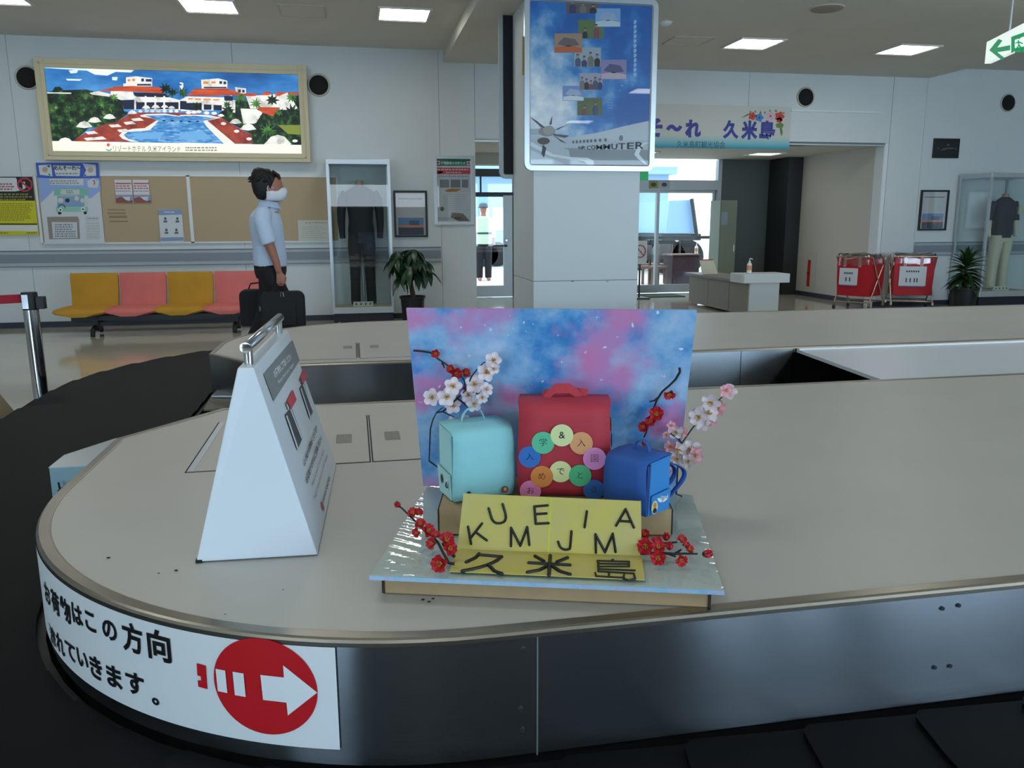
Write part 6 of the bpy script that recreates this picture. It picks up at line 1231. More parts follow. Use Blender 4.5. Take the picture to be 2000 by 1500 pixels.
# ------------------------------------------------------------------ showcases
def showcase(lab, X0, X1, Yf, z1, zb, group='glass showcases'):
    t = thing('glass_showcase', lab, 'showcase', ((X0 + X1) / 2, (Yf + YW) / 2, 0), group=group); Yb = YW - .028; f = .035
    MB().box((X0 + .015, Yf + .02, .02), (X1 - .015, Yb, zb)).build('plinth', mat('plinth_navy', '#141926', .45), t)
    for x in (X0 + .08, X1 - .08):
        for y in (Yf + .06, Yb - .06): MB().cyl((x, y, 0), (x, y, .02), .02, 10).build('foot', m_alu, t)
    MB().box((X0, Yf, zb), (X1, Yb, zb + .075)).build('bottom_rail', m_alu, t, bevel=.003); MB().box((X0, Yf, z1 - .06), (X1, Yb, z1)).build('top_rail', m_alu, t, bevel=.003)
    for x0, x1, y0, y1 in ((X0, X0 + f, Yf, Yf + f), (X1 - f, X1, Yf, Yf + f), (X0, X0 + f, Yb - f, Yb), (X1 - f, X1, Yb - f, Yb)): MB().box((x0, y0, zb + .075), (x1, y1, z1 - .06)).build('post', m_alu, t)
    MB().box((X0 + .01, Yf + .01, zb + .075), (X1 - .01, Yb - .01, zb + .082)).build('floor_cloth', mat('case_floor', '#b7b093', .7), t)
    g = glassmat('case_glass', (.86, .93, .93), 1.3); z0 = zb + .078
    for P in ([(X0 + f, Yf + .012, z0), (X1 - f, Yf + .012, z0), (X1 - f, Yf + .012, z1 - .06), (X0 + f, Yf + .012, z1 - .06)], [(X0 + .012, Yf + f, z0), (X0 + .012, Yb - f, z0), (X0 + .012, Yb - f, z1 - .06), (X0 + .012, Yf + f, z1 - .06)], [(X1 - .012, Yf + f, z0), (X1 - .012, Yb - f, z0), (X1 - .012, Yb - f, z1 - .06), (X1 - .012, Yf + f, z1 - .06)]): MB().poly(P).build('pane', g, t)
    return t
YSC = 10.62
xs0_, xs1_ = ony(642, 450, YSC).x, ony(765.5, 450, YSC).x; z1s = ony(700, 311, YSC).z; zbs = ony(700, 612, YSC).z
cs1 = showcase('tall glass showcase with a dark dressed mannequin beside the broad-leaved plant', xs0_, xs1_, YSC, z1s, zbs)
X2a = ony(1921, 450, 10.45).x; X2b = X2a + .86; z1r = ony(1943, 338, 10.45).z
cs2 = showcase('glass showcase with a mannequin in navy shirt at the right edge', X2a, X2b, 10.4, z1r, ony(1925, 580, 10.4).z)
def case_card(x, y, z, w_, lab):
    t = thing('name_card', lab, 'name card', (x, y, z)); MB().hexa([(x - w_ / 2, y, z), (x + w_ / 2, y, z), (x + w_ / 2, y + .05, z), (x - w_ / 2, y + .05, z)], [(x - w_ / 2, y + .02, z + .06), (x + w_ / 2, y + .02, z + .06), (x + w_ / 2, y + .025, z + .06), (x - w_ / 2, y + .025, z + .06)]).build('card', fl_('#cfcfc4'), t)
    for i in range(4): xx = x - w_ * .36 + i * w_ * .24; MB().hexa([(xx - .012, y + .002, z + .018), (xx + .012, y + .002, z + .018), (xx + .012, y + .004, z + .018), (xx - .012, y + .004, z + .018)], [(xx - .012, y + .013, z + .046), (xx + .012, y + .013, z + .046), (xx + .012, y + .015, z + .046), (xx - .012, y + .015, z + .046)]).build('character_mark', fl_('#6a6a66'), t)
case_card((xs0_ + xs1_) / 2, YSC + .05, zbs + .083, .25, 'white name card at the feet of the dark mannequin in the left showcase')
case_card(X2a + .42, 10.46, zbs * 0 + ony(1925, 580, 10.4).z + .083, .25, 'white name card on the floor of the right showcase')
# limb and torso lofts --------------------------------------------------
def oval(c, rx, ry, ux=(1, 0, 0), uy=(0, 1, 0), n=18, p=2.4):
    c = Vector(c); ux = Vector(ux); uy = Vector(uy); out = []
    for i in range(n):
        a = 2 * math.pi * i / n; ca, sa = math.cos(a), math.sin(a)
        out.append(c + ux * (rx * math.copysign(abs(ca) ** (2 / p), ca)) + uy * (ry * math.copysign(abs(sa) ** (2 / p), sa)))
    return out
def mannequin(x, y, z, lab, shirt, trouser, kx, kz, long_sleeve, stand):
    """headless display figure facing the hall (-y); width kx, height kz scale"""
    t = thing('dressed_mannequin', lab, 'mannequin', (x, y, z)); T = lambda a, b, c: Vector((x + a * kx, y + b, z + c * kz))
    def tor(rows): return MB().rings([oval(T(0, b, c), rx * kx, ry) for c, rx, ry, b in rows])
    tor([(.80, .165, .11, 0), (.90, .17, .115, 0), (1.0, .155, .11, 0), (1.12, .165, .115, -.005), (1.24, .19, .12, -.01), (1.34, .185, .105, 0), (1.385, .11, .085, .005), (1.42, .06, .06, .005)]).build('shirt', shirt, t, smooth=60)
    MB().rings([oval(T(0, .005, c), r * kx, r) for c, r in ((1.40, .052), (1.44, .05), (1.47, .045), (1.475, .02))]).build('neck', mat('mannequin_skin', '#a58a76' if stand else '#8f7a63', .5), t, smooth=60)
    for s in (-1, 1):
        P = [T(s * .175, 0, 1.335), T(s * .225, .01, 1.25), T(s * .245, .015, 1.12)] + ([T(s * .25, .0, .98), T(s * .245, -.02, .86), T(s * .24, -.02, .80)] if long_sleeve else [T(s * .25, .015, 1.07)])
        MB().tube(P, [.06 * kx, .062 * kx, .056 * kx] + ([.048 * kx, .04 * kx, .036 * kx] if long_sleeve else [.062 * kx]), 14).build('sleeve', shirt, t, smooth=60)
        MB().rings([oval(T(s * cx_, b, c), r * kx, r * 1.1) for c, r, cx_, b in ((.84, .092, .078, 0), (.70, .09, .09, 0), (.5, .072, .095, .005), (.28, .064, .10, .01), (.06, .062, .105, .01), (.02, .06, .105, .01))]).build('trouser_leg', trouser, t, smooth=60)
        if not long_sleeve: MB().tube([T(s * .245, .015, 1.08), T(s * .255, .0, .95), T(s * .25, -.02, .82)], [.036, .032, .026], 12).build('forearm', mat('mannequin_cream', '#cfc6ad', .5), t, smooth=60)
        if not long_sleeve and s == 1: MB().box(tuple(T(.20, -.075, 1.16)), tuple(T(.285, -.04, 1.30))).build('badge', fl_('#b9bfa9'), t)
    tor([(.74, .155, .102, 0), (.79, .155, .102, 0), (.85, .145, .098, 0)]).build('hips', trouser, t, smooth=60)
    if stand: MB().lathe([(.13, 0), (.13, .008), (.012, .012), (.012, .5)], T(0, .05, 0), 20).build('stand', m_alu, t, smooth=True)
    return t
zf1 = zbs + .083
mtop = ony(703, 352, 10.82).z; m_dk = mat('suit_navy', '#12161f', .7); m_dg = mat('suit_grey', '#2b2b2e', .75)
mannequin((xs0_ + xs1_) / 2 + .01, 10.83, zf1, 'headless mannequin in dark jacket and dark trousers in the left showcase', m_dk, m_dg, .98, (mtop - zf1) / 1.475, True, True)
zf2 = ony(1925, 580, 10.4).z + .083; mtop2 = ony(1958, 378, 10.72).z
mannequin(ony(1957, 450, 10.72).x, 10.72, zf2, 'headless mannequin in navy polo and cream trousers in the right showcase', mat('polo_navy', '#1b2433', .8), mat('trousers_cream', '#cbc6ac', .8), .9, (mtop2 - zf2) / 1.475, False, True)

# ------------------------------------------------------------------ potted plants
def leaf_mesh(nm, L_, W_, droop, m, fold=.25, n=6):
    rows = []
    for i in range(n + 1):
        f = i / n; w_ = W_ * math.sin(math.pi * (.04 + .94 * f) ** .85) * .5; z = -droop * f * f; xx = L_ * f
        rows.append([Vector((xx, -w_, z + fold * w_)), Vector((xx, 0, z)), Vector((xx, w_, z + fold * w_))])
    o = MB().rings(rows, closed=False, cap=False).build(nm, m, None, smooth='all'); me = o.data; bpy.data.objects.remove(o); return me
def put_leaf(me, par, p, az, el_, roll=0.0, s=1.0):
    o = bpy.data.objects.new('leaf', me); COL.objects.link(o); o.parent = par; PM[o] = PM[par]
    M = Matrix.Translation(p) @ (Matrix.Rotation(az, 4, 'Z') @ Matrix.Rotation(-el_, 4, 'Y') @ Matrix.Rotation(roll, 4, 'X')) @ Matrix.Diagonal((s, s, s, 1)); o.matrix_local = PM[par].inverted() @ M; return o
def pot(t, x, y, h, r):
    MB().lathe([(r * .80, 0), (r * .82, .01), (r * .96, h - .035), (r * 1.04, h - .03), (r * 1.06, h), (r * .96, h), (r * .93, h - .04), (.001, h - .045)], (x, y, 0), 28, cap=False).build('pot', mat('black_pot', '#111216', .5), t, smooth=True)
    MB().lathe([(r * .93, h - .035), (r * .5, h - .025), (.001, h - .02)], (x, y, 0), 20, cap=False).build('soil', mat('soil', '#2a211a', .95), t, smooth=True)
yp = 10.28; xp = ony(806, 590, yp).x; ph = ony(806, 578, yp).z
pl = thing('potted_plant', 'broad-leaved potted plant in a black pot beside the left showcase', 'potted plant', (xp, yp, 0)); pot(pl, xp, yp, ph, .155)
m_lf = mat('leaf_dark_green', '#1d3d22', .35, noise=(6, .25)); m_bk2 = mat('bark', '#5a4632', .9, noise=(20, .2))
zc = ony(808, 510, yp).z; top = Vector((xp + .01, yp, zc)); 
MB().tube([(xp + .01, yp, ph - .03), (xp - .005, yp, ph + .08), (xp - .02, yp, ph + .17), (xp - .03, yp, zc - .05)], [.035, .03, .027, .02], 10).build('trunk', m_bk2, pl, smooth=True)
lm = leaf_mesh('leaf', .24, .085, .10, m_lf); q = random.Random(3)
hubs = []
for i in range(17):
    a = q.uniform(0, 2 * math.pi); r_h = q.uniform(.05, .23); zz_ = zc + q.uniform(-.17, .20) - r_h * .25; hubs.append(Vector((xp - .01 + r_h * math.cos(a), yp - .02 + .7 * r_h * math.sin(a), zz_)))
for i, hpt in enumerate(hubs):
    MB().tube([(xp - .03, yp, zc - .06), ((xp + hpt.x) / 2, (yp + hpt.y) / 2, (zc + hpt.z) / 2 + .05), hpt], .005, 6).build('stalk', m_lf, pl, smooth=True)
    base_az = math.atan2(hpt.y - yp, hpt.x - xp)
    for k in range(6): put_leaf(lm, pl, hpt, base_az + (k - 2.5) * .75, q.uniform(-.95, -.25), q.uniform(-.3, .3), q.uniform(.75, 1.1))
yp2 = 9.95; xp2 = ony(1880, 590, yp2).x; ph2 = ony(1880, 561, yp2).z
pl = thing('potted_plant', 'spiky-leaved potted plant in a black pot in front of the right showcase', 'potted plant', (xp2, yp2, 0)); pot(pl, xp2, yp2, ph2, .185)
z_t = ony(1885, 470, yp2).z; lm2 = leaf_mesh('leaf', .32, .085, .12, mat('leaf_spiky_green', '#24401f', .4, noise=(6, .25)), .35); q = random.Random(5)
MB().tube([(xp2, yp2, ph2 - .04), (xp2 + .005, yp2, ph2 + .12), (xp2, yp2, z_t - .28)], [.022, .02, .014], 10).build('stem', m_bk2, pl, smooth=True)
for i in range(64):
    f = i / 63; zz_ = ph2 + .10 + (z_t - .30 - ph2 - .10) * f; put_leaf(lm2, pl, Vector((xp2, yp2, zz_)), i * 2.399, -.25 + 1.55 * f ** 1.6 + q.uniform(-.15, .15), q.uniform(-.4, .4), q.uniform(.72, 1.0) * (1.0 - .12 * f))

# ------------------------------------------------------------------ laundry carts
m_rc = mat('cart_red', '#b30f1e', .6, bump=(30, .15, .004)); m_cp = mat('cart_chrome', '#c9b9a6', .25, metal=.9)
film2 = glassmat('clear_bag', (.9, .88, .88), 2.2, .15)
def cart(cx, cy, rz, lab, W, Dp, zt1, zb1_, sign, xs_side):
    t = thing('laundry_cart', lab, 'cart', (cx, cy, 0), rz, 'red fabric carts'); w2, d2 = W / 2, Dp / 2
    rows = [[Vector((sx_ * a * w2 * k, sy * d2 * k, z)) for sx_, sy, a in ((-1, -1, 1), (1, -1, 1), (1, 1, 1), (-1, 1, 1))] for z, k in ((zb1_, .93), ((zb1_ + zt1) / 2, .98), (zt1, 1.0), (zt1, .97), (zb1_ + .03, .90))]
    MB().rings(rows).build('fabric_bin', m_rc, t, local=True, bevel=.012)
    for s in (-1, 1):
        MB().tube([(s * w2 * 1.02, -d2, .10), (s * w2 * 1.03, d2, zt1 + .015)], .011, 10).build('cross_leg', m_cp, t, local=True, smooth=True); MB().tube([(s * w2 * 1.04, d2, .10), (s * w2 * 1.05, -d2, zt1 + .015)], .011, 10).build('cross_leg', m_cp, t, local=True, smooth=True)
    for y in (-d2, d2): MB().tube([(-w2 * 1.04, y, zt1 + .015), (w2 * 1.04, y, zt1 + .015)], .011, 10).build('top_bar', m_cp, t, local=True, smooth=True); MB().tube([(-w2 * 1.04, y, .12), (w2 * 1.04, y, .12)], .010, 8).build('bottom_bar', m_cp, t, local=True, smooth=True)
    for sx_ in (-1, 1):
        for sy in (-1, 1):
            x, y = sx_ * w2 * 1.03, sy * d2
            k = MB().box((x - .014, y - .012, .05), (x + .014, y + .012, .105)).build('caster', m_cp, t, local=True); MB().lathe([(.012, -.012), (.032, -.012), (.034, 0), (.032, .012), (.012, .012)], (x, y, .035), 14, 'X').build('wheel', mat('caster_grey', '#34363a', .5), k, local=True, smooth=True)
    # loose clear liner over the rim
    q_ = random.Random(int(cx * 10)); rows = []
    for zz_, k in ((zt1 - .10, 1.05), (zt1 - .02, 1.04), (zt1 + .05, 1.02), (zt1 + .045, .9), (zt1 - .03, .8)):
        row = []
        for i in range(28):
            a = 2 * math.pi * i / 28; ca, sa = math.cos(a), math.sin(a); rr_ = 1 / max(abs(ca), abs(sa)); row.append(Vector((ca * rr_ * w2 * k * (1 + q_.uniform(-.015, .03)), sa * rr_ * d2 * k * (1 + q_.uniform(-.015, .03)), zz_ + q_.uniform(-.02, .02))))
        rows.append(row)
    MB().rings(rows, cap=False).build('clear_liner', film2, t, local=True, smooth='all')
    for x in (-.13, .09): MB().box((x - .022, -d2 * 1.045, zt1 - .13), (x + .022, -d2 * 1.04, zt1 + .02)).build('tape_strip', mat('pale_tape', '#b98a86', .4), t, local=True)
    x0, x1, z0, z1 = sign
    s_ = MB().box((x0, -d2 * 1.06, z0), (x1, -d2 * 1.05, z1)).build('paper_notice', fl_('#c8ccd2'), t, local=True)
    MB().box((x0 + .01, -d2 * 1.055, z0 - .012), (x1 - .02, -d2 * 1.05, z0)).build('blue_edge', fl_('#5e6fb5'), s_, local=True)
    o = MB(); w_ = x1 - x0
    for i in range(6): o.box((x0 + w_ * (.25 + i * .085), -d2 * 1.063, z1 - .085), (x0 + w_ * (.31 + i * .085), -d2 * 1.06, z1 - .06))
    tag(o.build('title_marks', m_sdk, s_, local=True), kind='stuff')
    o = MB()
    for xx in ((.35, .55) if w_ < .28 else (.25, .40, .55, .65)): o.box((x0 + w_ * xx, -d2 * 1.063, z0 + .05), (x0 + w_ * xx + .018, -d2 * 1.06, z0 + .11))
    tag(o.build('pictogram', m_sdk, s_, local=True), kind='stuff')
yc_ = 10.72
xa_ = ony(1640, 540, yc_).x; xb_ = ony(1728, 540, yc_).x; z_t1 = ony(1680, 503, yc_).z; z_b1 = ony(1680, 577, yc_).z
cart((xa_ + xb_) / 2, yc_ + .05, R_(-58), 'red fabric cart on chrome casters, nearer the corridor', .50, .46, z_t1, z_b1, (-.20, .07, z_b1 + .16, z_b1 + .40), 1)
xa_ = ony(1740, 540, yc_).x; xb_ = ony(1817, 540, yc_).x
cart((xa_ + xb_) / 2, yc_, R_(-25), 'red fabric cart on chrome casters, nearer the spiky plant', .54, .40, z_t1, z_b1, (-.20, .16, z_b1 + .14, z_b1 + .42), 0)

# ------------------------------------------------------------------ inspection counter with bottle and leaflet stand
ct = thing('counter', 'low beige counter with a white end panel in front of the corridor', 'counter', (5.35, 11.0, 0))
m_cb = mat('counter_beige', '#8f887c', .55); m_cw = mat('counter_white', '#c9cfcf', .45)
yE = 10.05; x0c = ony(1465, 580, yE).x; x1c = ony(1521, 580, yE).x; zc0 = ony(1490, 552, yE).z; zc1 = ony(1490, 535, yE - .05).z
MB().box((x0c + .01, yE + .03, .03), (x0c + .40, 12.1, zc0 - .02)).build('side_panel', m_cb, ct); MB().box((x0c - .01, yE, 0), (x1c, yE + .03, zc0)).build('end_panel', m_cw, ct)
xs_a = ony(1450, 542, yE - .08).x; xs_b = ony(1543, 542, yE - .08).x
sl_ = MB(); P = [(xs_a + .03, yE - .08), (xs_b, yE - .08), (xs_b, yE + .32), (xs_a + .03, yE + .32), (xs_a + .008, yE + .29), (xs_a, yE + .1), (xs_a + .008, yE - .05)]; sl_.prism([(a, b, zc0) for a, b in P], (0, 0, zc1 - zc0)).build('end_top', m_cw, ct, bevel=.006)
MB().box((x0c - .06, yE + .33, zc0 - .02), (x0c + .44, 12.12, zc0 + .02)).build('long_top', mat('counter_top_brown', '#7a7267', .5), ct, bevel=.004)
for y in (10.7, 11.4): MB().box((x0c + .006, y, .04), (x0c + .012, y + .006, zc0 - .03)).build('panel_joint', m_joint, ct)
p = ony(1463, 533, yE + .1); sanitizer((p.x, yE + .1, zc1 + .001), .205, 'pump bottle standing on the white end of the low counter')
t = thing('leaflet_stand', 'tilted leaflet with red header standing on the far end of the counter', 'leaflet', (x0c - .03, 11.7, zc0 + .02)); a_ = ony(1356, 497, 11.7); b_ = ony(1383, 524, 11.7)
MB().hexa([(x0c + .0, 11.60, zc0 + .021), (x0c + .25, 11.60, zc0 + .021), (x0c + .25, 11.61, zc0 + .021), (x0c + .0, 11.61, zc0 + .021)], [(x0c - .02, 11.68, zc0 + .24), (x0c + .20, 11.68, zc0 + .24), (x0c + .20, 11.69, zc0 + .24), (x0c - .02, 11.69, zc0 + .24)]).build('sheet', fl_('#cfcdb8'), t); MB().hexa([(x0c - .015, 11.672, zc0 + .215), (x0c + .2, 11.672, zc0 + .215), (x0c + .2, 11.676, zc0 + .215), (x0c - .015, 11.676, zc0 + .215)], [(x0c - .02, 11.678, zc0 + .24), (x0c + .2, 11.678, zc0 + .24), (x0c + .2, 11.682, zc0 + .24), (x0c - .02, 11.682, zc0 + .24)]).build('red_header', fl_('#a8323a'), t)
# grey-green locker in the corridor
xk0 = gx(1405, 450, 13.5); xk1 = gx(1438, 450, 13.5); zk = ony(1420, 391, 13.5).z
t = thing('steel_locker', 'grey-green steel locker standing in the corridor beside the sliding door', 'locker', ((xk0 + xk1) / 2, 13.7, 0)); m_lk = mat('locker_green', '#6f7766', .5)
MB().box((xk0, 13.5, .02), (xk1, 13.9, zk)).build('body', m_lk, t, bevel=.004); MB().box((xk0 + .01, 13.492, .06), (xk1 - .01, 13.5, zk - .02)).build('door', m_lk, t); MB().box((xk1 - .05, 13.48, .75), (xk1 - .03, 13.492, .87)).build('handle', m_alu, t)
MB().box((xk0 + .02, 13.488, zk - .42), (xk0 + .14, 13.492, zk - .2)).build('paper_label', fl_('#7d8a92'), t)
# fire extinguisher recess in the corridor wall
p0 = onx(1585, 508, 7.66); p1 = onx(1585, 560, 7.66)
t = thing('extinguisher_cabinet', 'flush fire extinguisher cabinet with red handle strip in the corridor wall', 'extinguisher cabinet', (7.65, p0.y, p1.z)); y_ = p0.y
MB().box((7.650, y_ - .16, p1.z - .04), (7.66, y_ + .16, p0.z + .14)).build('cover', mat('cabinet_cover', '#b5b0a6', .5), t); MB().box((7.636, y_ + .00, p1.z), (7.650, y_ + .07, p0.z)).build('red_strip', mat('red_lamp', '#b51f1f', .4), t); MB().lathe([(.03, -.02), (.03, 0)], (7.645, y_ + .035, (p0.z + p1.z) / 2), 14, 'X').build('button', mat('red_lamp2', '#8f1717', .4), t)
# no-smoking stand, stickers on the door header
xq = ony(1256, 500, 13.1).x; zq = ony(1256, 470, 13.1).z
t = thing('no_smoking_stand', 'white stand sign with a red prohibition ring beside the pillar edge', 'sign stand', (xq, 13.1, 0)); z_0 = ony(1256, 516, 13.1).z
MB().box((xq - .16, 13.08, z_0), (xq + .06, 13.11, zq)).build('panel', fl_('#c9cdd0'), t); MB().cyl((xq - .05, 13.11, .01), (xq - .05, 13.11, z_0 + .1), .015, 10).build('post', m_dark, t); MB().box((xq - .2, 12.97, 0), (xq + .1, 13.24, .02)).build('foot', m_dark, t)
P = [(xq - .06 + .09 * math.cos(2 * math.pi * i / 24), 13.075, (z_0 + zq) / 2 + .02 + .10 * math.sin(2 * math.pi * i / 24)) for i in range(24)]; MB().tube(P, .009, 6, closed=True).build('red_ring', fl_('#b04048'), t); MB().tube([(xq - .12, 13.075, (z_0 + zq) / 2 + .09), (xq, 13.075, (z_0 + zq) / 2 - .05)], .008, 6).build('red_slash', fl_('#b04048'), t)
for px0, px1, col, lab in ((1268, 1285, '#8f8c45', 'yellow-green sticker on the sliding door header'), (1287, 1308, '#a9a9b5', 'grey and white sticker on the sliding door header')):
    a_ = ony(px0, 353, YF - .07); b_ = ony(px1, 368, YF - .07); o = tag(MB().box((a_.x, YF - .066, b_.z), (b_.x, YF - .061, a_.z)).build('door_sticker', fl_(col)), lab, 'sticker', 'stickers on the door header')
    MB().ell(((a_.x + b_.x) / 2, YF - .068, (a_.z + b_.z) / 2), .05, .035, 14).build('sticker_mark', fl_('#3d3d3a'), o)
p = ony(1259, 345, 13.7); t = tag(MB().box((p.x - .12, 13.6, p.z - .06), (p.x + .03, 13.66, p.z + .08)).cyl((p.x - .045, 13.63, p.z + .07), (p.x - .045, 13.63, ZO), .008, 8).build('exit_lamp', mat('exit_small', '#128a4a', .4, emit=.4), None, bevel=.006), 'small green exit lamp high in the corridor beside the pillar', 'exit sign')

# ------------------------------------------------------------------ people
m_sk = mat('skin', '#a8705a', .55, noise=(20, .05)); m_hr = mat('hair_black', '#060505', .55, bump=(160, .6, .004), stretch=(1, 1, .3))
m_sh = mat('shirt_pale_blue', '#c2d4ec', .8, noise=(60, .03), bump=(9, .25, .01)); m_tr = mat('trousers_black', '#0c0d12', .75)
def walker(x, y, s, lab):
    """man facing +x; s scales a 1.72 m figure"""
    t = thing('person', lab, 'person', (x, y, 0)); T = lambda a, b, c: Vector((x + a * s * 1.08, y + b * s, c * s))
    def ring(a, c, rx, ry, b=0.0, tiltx=0.0, n=20, p=2.3): return oval(T(a, b, c), rx * s * 1.12, ry * s, (math.cos(tiltx), 0, math.sin(tiltx)), (0, 1, 0), n, p)
    # bare body: legs, torso core, neck, head, both arms and hands fused into one skin
    bd = MB()
    bd.rings([ring(-.02, c, rx, ry) for c, rx, ry in ((.86, .105, .15), (.95, .108, .15), (1.05, .098, .14), (1.18, .108, .155), (1.30, .112, .175), (1.38, .095, .16), (1.43, .065, .09))])
    bd.rings([ring(a, c, r, r * .95) for a, c, r in ((-.015, 1.38, .062), (.0, 1.44, .058), (.012, 1.50, .056), (.02, 1.54, .06))])
    # head: jaw, face, cranium
    bd.rings([ring(a, c, rx, ry, 0, .08) for a, c, rx, ry in ((.060, 1.485, .030, .030), (.055, 1.500, .062, .046), (.044, 1.525, .078, .060), (.034, 1.56, .088, .070), (.028, 1.60, .093, .074), (.020, 1.645, .096, .076), (.008, 1.685, .085, .068), (.0, 1.71, .058, .046), (.0, 1.722, .02, .02))])
    bd.tube([T(.118, 0, 1.615), T(.132, 0, 1.590), T(.143, 0, 1.572), T(.125, 0, 1.566)], [.010 * s, .013 * s, .016 * s, .010 * s], 8)   # nose
    for sy in (-1, 1): bd.ball(T(.012, sy * .078, 1.588), (.018 * s, .008 * s, .030 * s), 8, 6)                             # ears
    bd.ball(T(.112, 0, 1.535), (.014 * s, .024 * s, .009 * s), 8, 6)                                                          # lips
    bd.ball(T(.104, 0, 1.632), (.016 * s, .05 * s, .012 * s), 8, 6)                                                           # brow
    sh = [(-1, [(-.03, -.175, 1.375), (-.035, -.215, 1.30), (.0, -.228, 1.14), (.02, -.226, 1.07), (.055, -.222, .95), (.07, -.22, .865)]), (1, [(-.03, .175, 1.375), (-.05, .215, 1.29), (-.08, .225, 1.12), (-.08, .225, 1.05), (-.06, .22, .94), (-.045, .215, .86)])]
    for sy, P in sh: bd.tube([T(*p) for p in P], [r * s for r in (.058, .054, .046, .044, .034, .027)], 12)
    legs = [(-.095, [(-.02, .9), (.035, .68), (.07, .49), (.085, .28), (.11, .085)]), (.095, [(-.02, .9), (-.04, .68), (-.075, .49), (-.17, .28), (-.255, .11)])]
    for yy_, P in legs: bd.tube([T(a, yy_, c) for a, c in P], [r * s for r in (.095, .078, .058, .055, .038)], 12)
    # hands: palm, four curled fingers, thumb
    def hand(wx, wy, wz, sgn):
        bd.rings([oval(T(wx + dx, wy, wz - dz), rx * s, ry * s, (1, 0, 0), (0, 1, 0), 12) for dx, dz, rx, ry in ((0, -.01, .024, .018), (.004, .03, .036, .018), (.006, .065, .040, .018), (.006, .088, .038, .016))])
        for k in range(4):
            fx = wx - .026 + .021 * k; ln = (.9, 1.0, .97, .8)[3 - k]; b0 = wz - .080
            bd.tube([T(fx, wy, b0), T(fx + .002, wy + sgn * .002, b0 - .030 * ln), T(fx + .002, wy + sgn * .020, b0 - .042 * ln), T(fx, wy + sgn * .034, b0 - .030 * ln), T(fx, wy + sgn * .034, b0 - .012)], [r * s for r in (.0098, .0094, .009, .0085, .0075)], 8)
        bd.tube([T(wx + .030, wy, wz - .02), T(wx + .046, wy + sgn * .008, wz - .050), T(wx + .040, wy + sgn * .022, wz - .078), T(wx + .020, wy + sgn * .032, wz - .092)], [r * s for r in (.013, .012, .0105, .0085)], 8)
    hand(.075, -.22, .86, 1); hand(-.04, .215, .855, -1)
    fused(bd, .0085, 4).build('body', m_sk, t, smooth='all')
    # shirt
    st_ = MB(); st_.rings([ring(a, c, rx, ry) for a, c, rx, ry in ((-.012, .90, .128, .172), (-.012, .955, .132, .176), (-.012, 1.02, .130, .172), (-.016, 1.10, .126, .170), (-.022, 1.19, .130, .180), (-.028, 1.28, .130, .192), (-.03, 1.35, .118, .190), (-.026, 1.395, .092, .150), (-.015, 1.425, .074, .088), (-.010, 1.44, .066, .068))])
    for sy, P in sh: st_.tube([T(P[0][0], P[0][1] * .85, P[0][2] + .005), T(*P[0]), T(*P[1]), T(*P[2]), T(P[2][0] * .6 + P[3][0] * .4, P[2][1], P[2][2] * .6 + P[3][2] * .4)], [r * s for r in (.07, .074, .074, .070, .072)], 14)
    fused(st_, .011, 5).build('shirt', m_sh, t, smooth='all')
    # collar
    col = MB(); rows = []
    for k, (c, rx, ry, tl) in enumerate(((1.405, .090, .092, .1), (1.435, .076, .076, .12), (1.475, .068, .068, .14), (1.48, .074, .074, .14), (1.43, .090, .088, .1))): rows.append(ring(-.002 + .003 * k, c, rx, ry, 0, tl - .30))
    col.rings(rows, cap=False).build('collar', mat('collar_blue', '#b3c8e8', .8), t, smooth='all')
    tr2 = MB(); tr2.rings([ring(-.014, c, rx, ry) for c, rx, ry in ((.80, .112, .165), (.86, .126, .170), (.92, .128, .172), (.955, .122, .166))])
    for yy_, P in legs: tr2.tube([T(a, yy_, c) for a, c in P] + [T(P[-1][0] + (.0 if yy_ < 0 else -.015), yy_, P[-1][1] - .035)], [r * s for r in (.112, .098, .080, .074, .068, .070)], 14)
    fused(tr2, .011, 4).build('trousers', m_tr, t, smooth='all')
    MB().rings([ring(-.014, c, .124, .166) for c in (.915, .945)], cap=False).build('belt', mat('belt_leather', '#141210', .4), t, smooth=True)
    # shoes
    for yy_, (a, c), up in ((-.095, (.115, 0), 0), (.095, (-.27, .045), .5)):
        rws = []
        for f, w_, h_ in ((-.085, .030, .05), (-.06, .040, .075), (0, .042, .085), (.07, .046, .06), (.13, .046, .045), (.165, .030, .03), (.178, .012, .015)):
            pz = c - (f * math.sin(up) if up else 0) + (.02 if up else 0); rws.append([Vector((x + (a + f * math.cos(up)) * s, y + (yy_ + w_ * math.cos(q_)) * s, (max(.002, pz + h_ * .5 + h_ * .5 * math.sin(q_))) * s)) for q_ in [2 * math.pi * i / 12 for i in range(12)]])
        MB().rings(rws).build('shoe', mat('shoe_black', '#0d0c0c', .35), t, smooth=True)
    # hair: cap over cranium, fuller at the back, built as overlapping locks
    hr = MB(); hr.rings([ring(a, c, rx, ry, 0, -.35) for a, c, rx, ry in ((-.055, 1.490, .030, .05), (-.052, 1.53, .062, .072), (-.040, 1.58, .086, .086), (-.026, 1.63, .102, .092), (-.012, 1.68, .108, .092), (-.004, 1.72, .098, .080), (-.002, 1.748, .066, .054), (-.004, 1.758, .02, .02))])
    qh = random.Random(11)
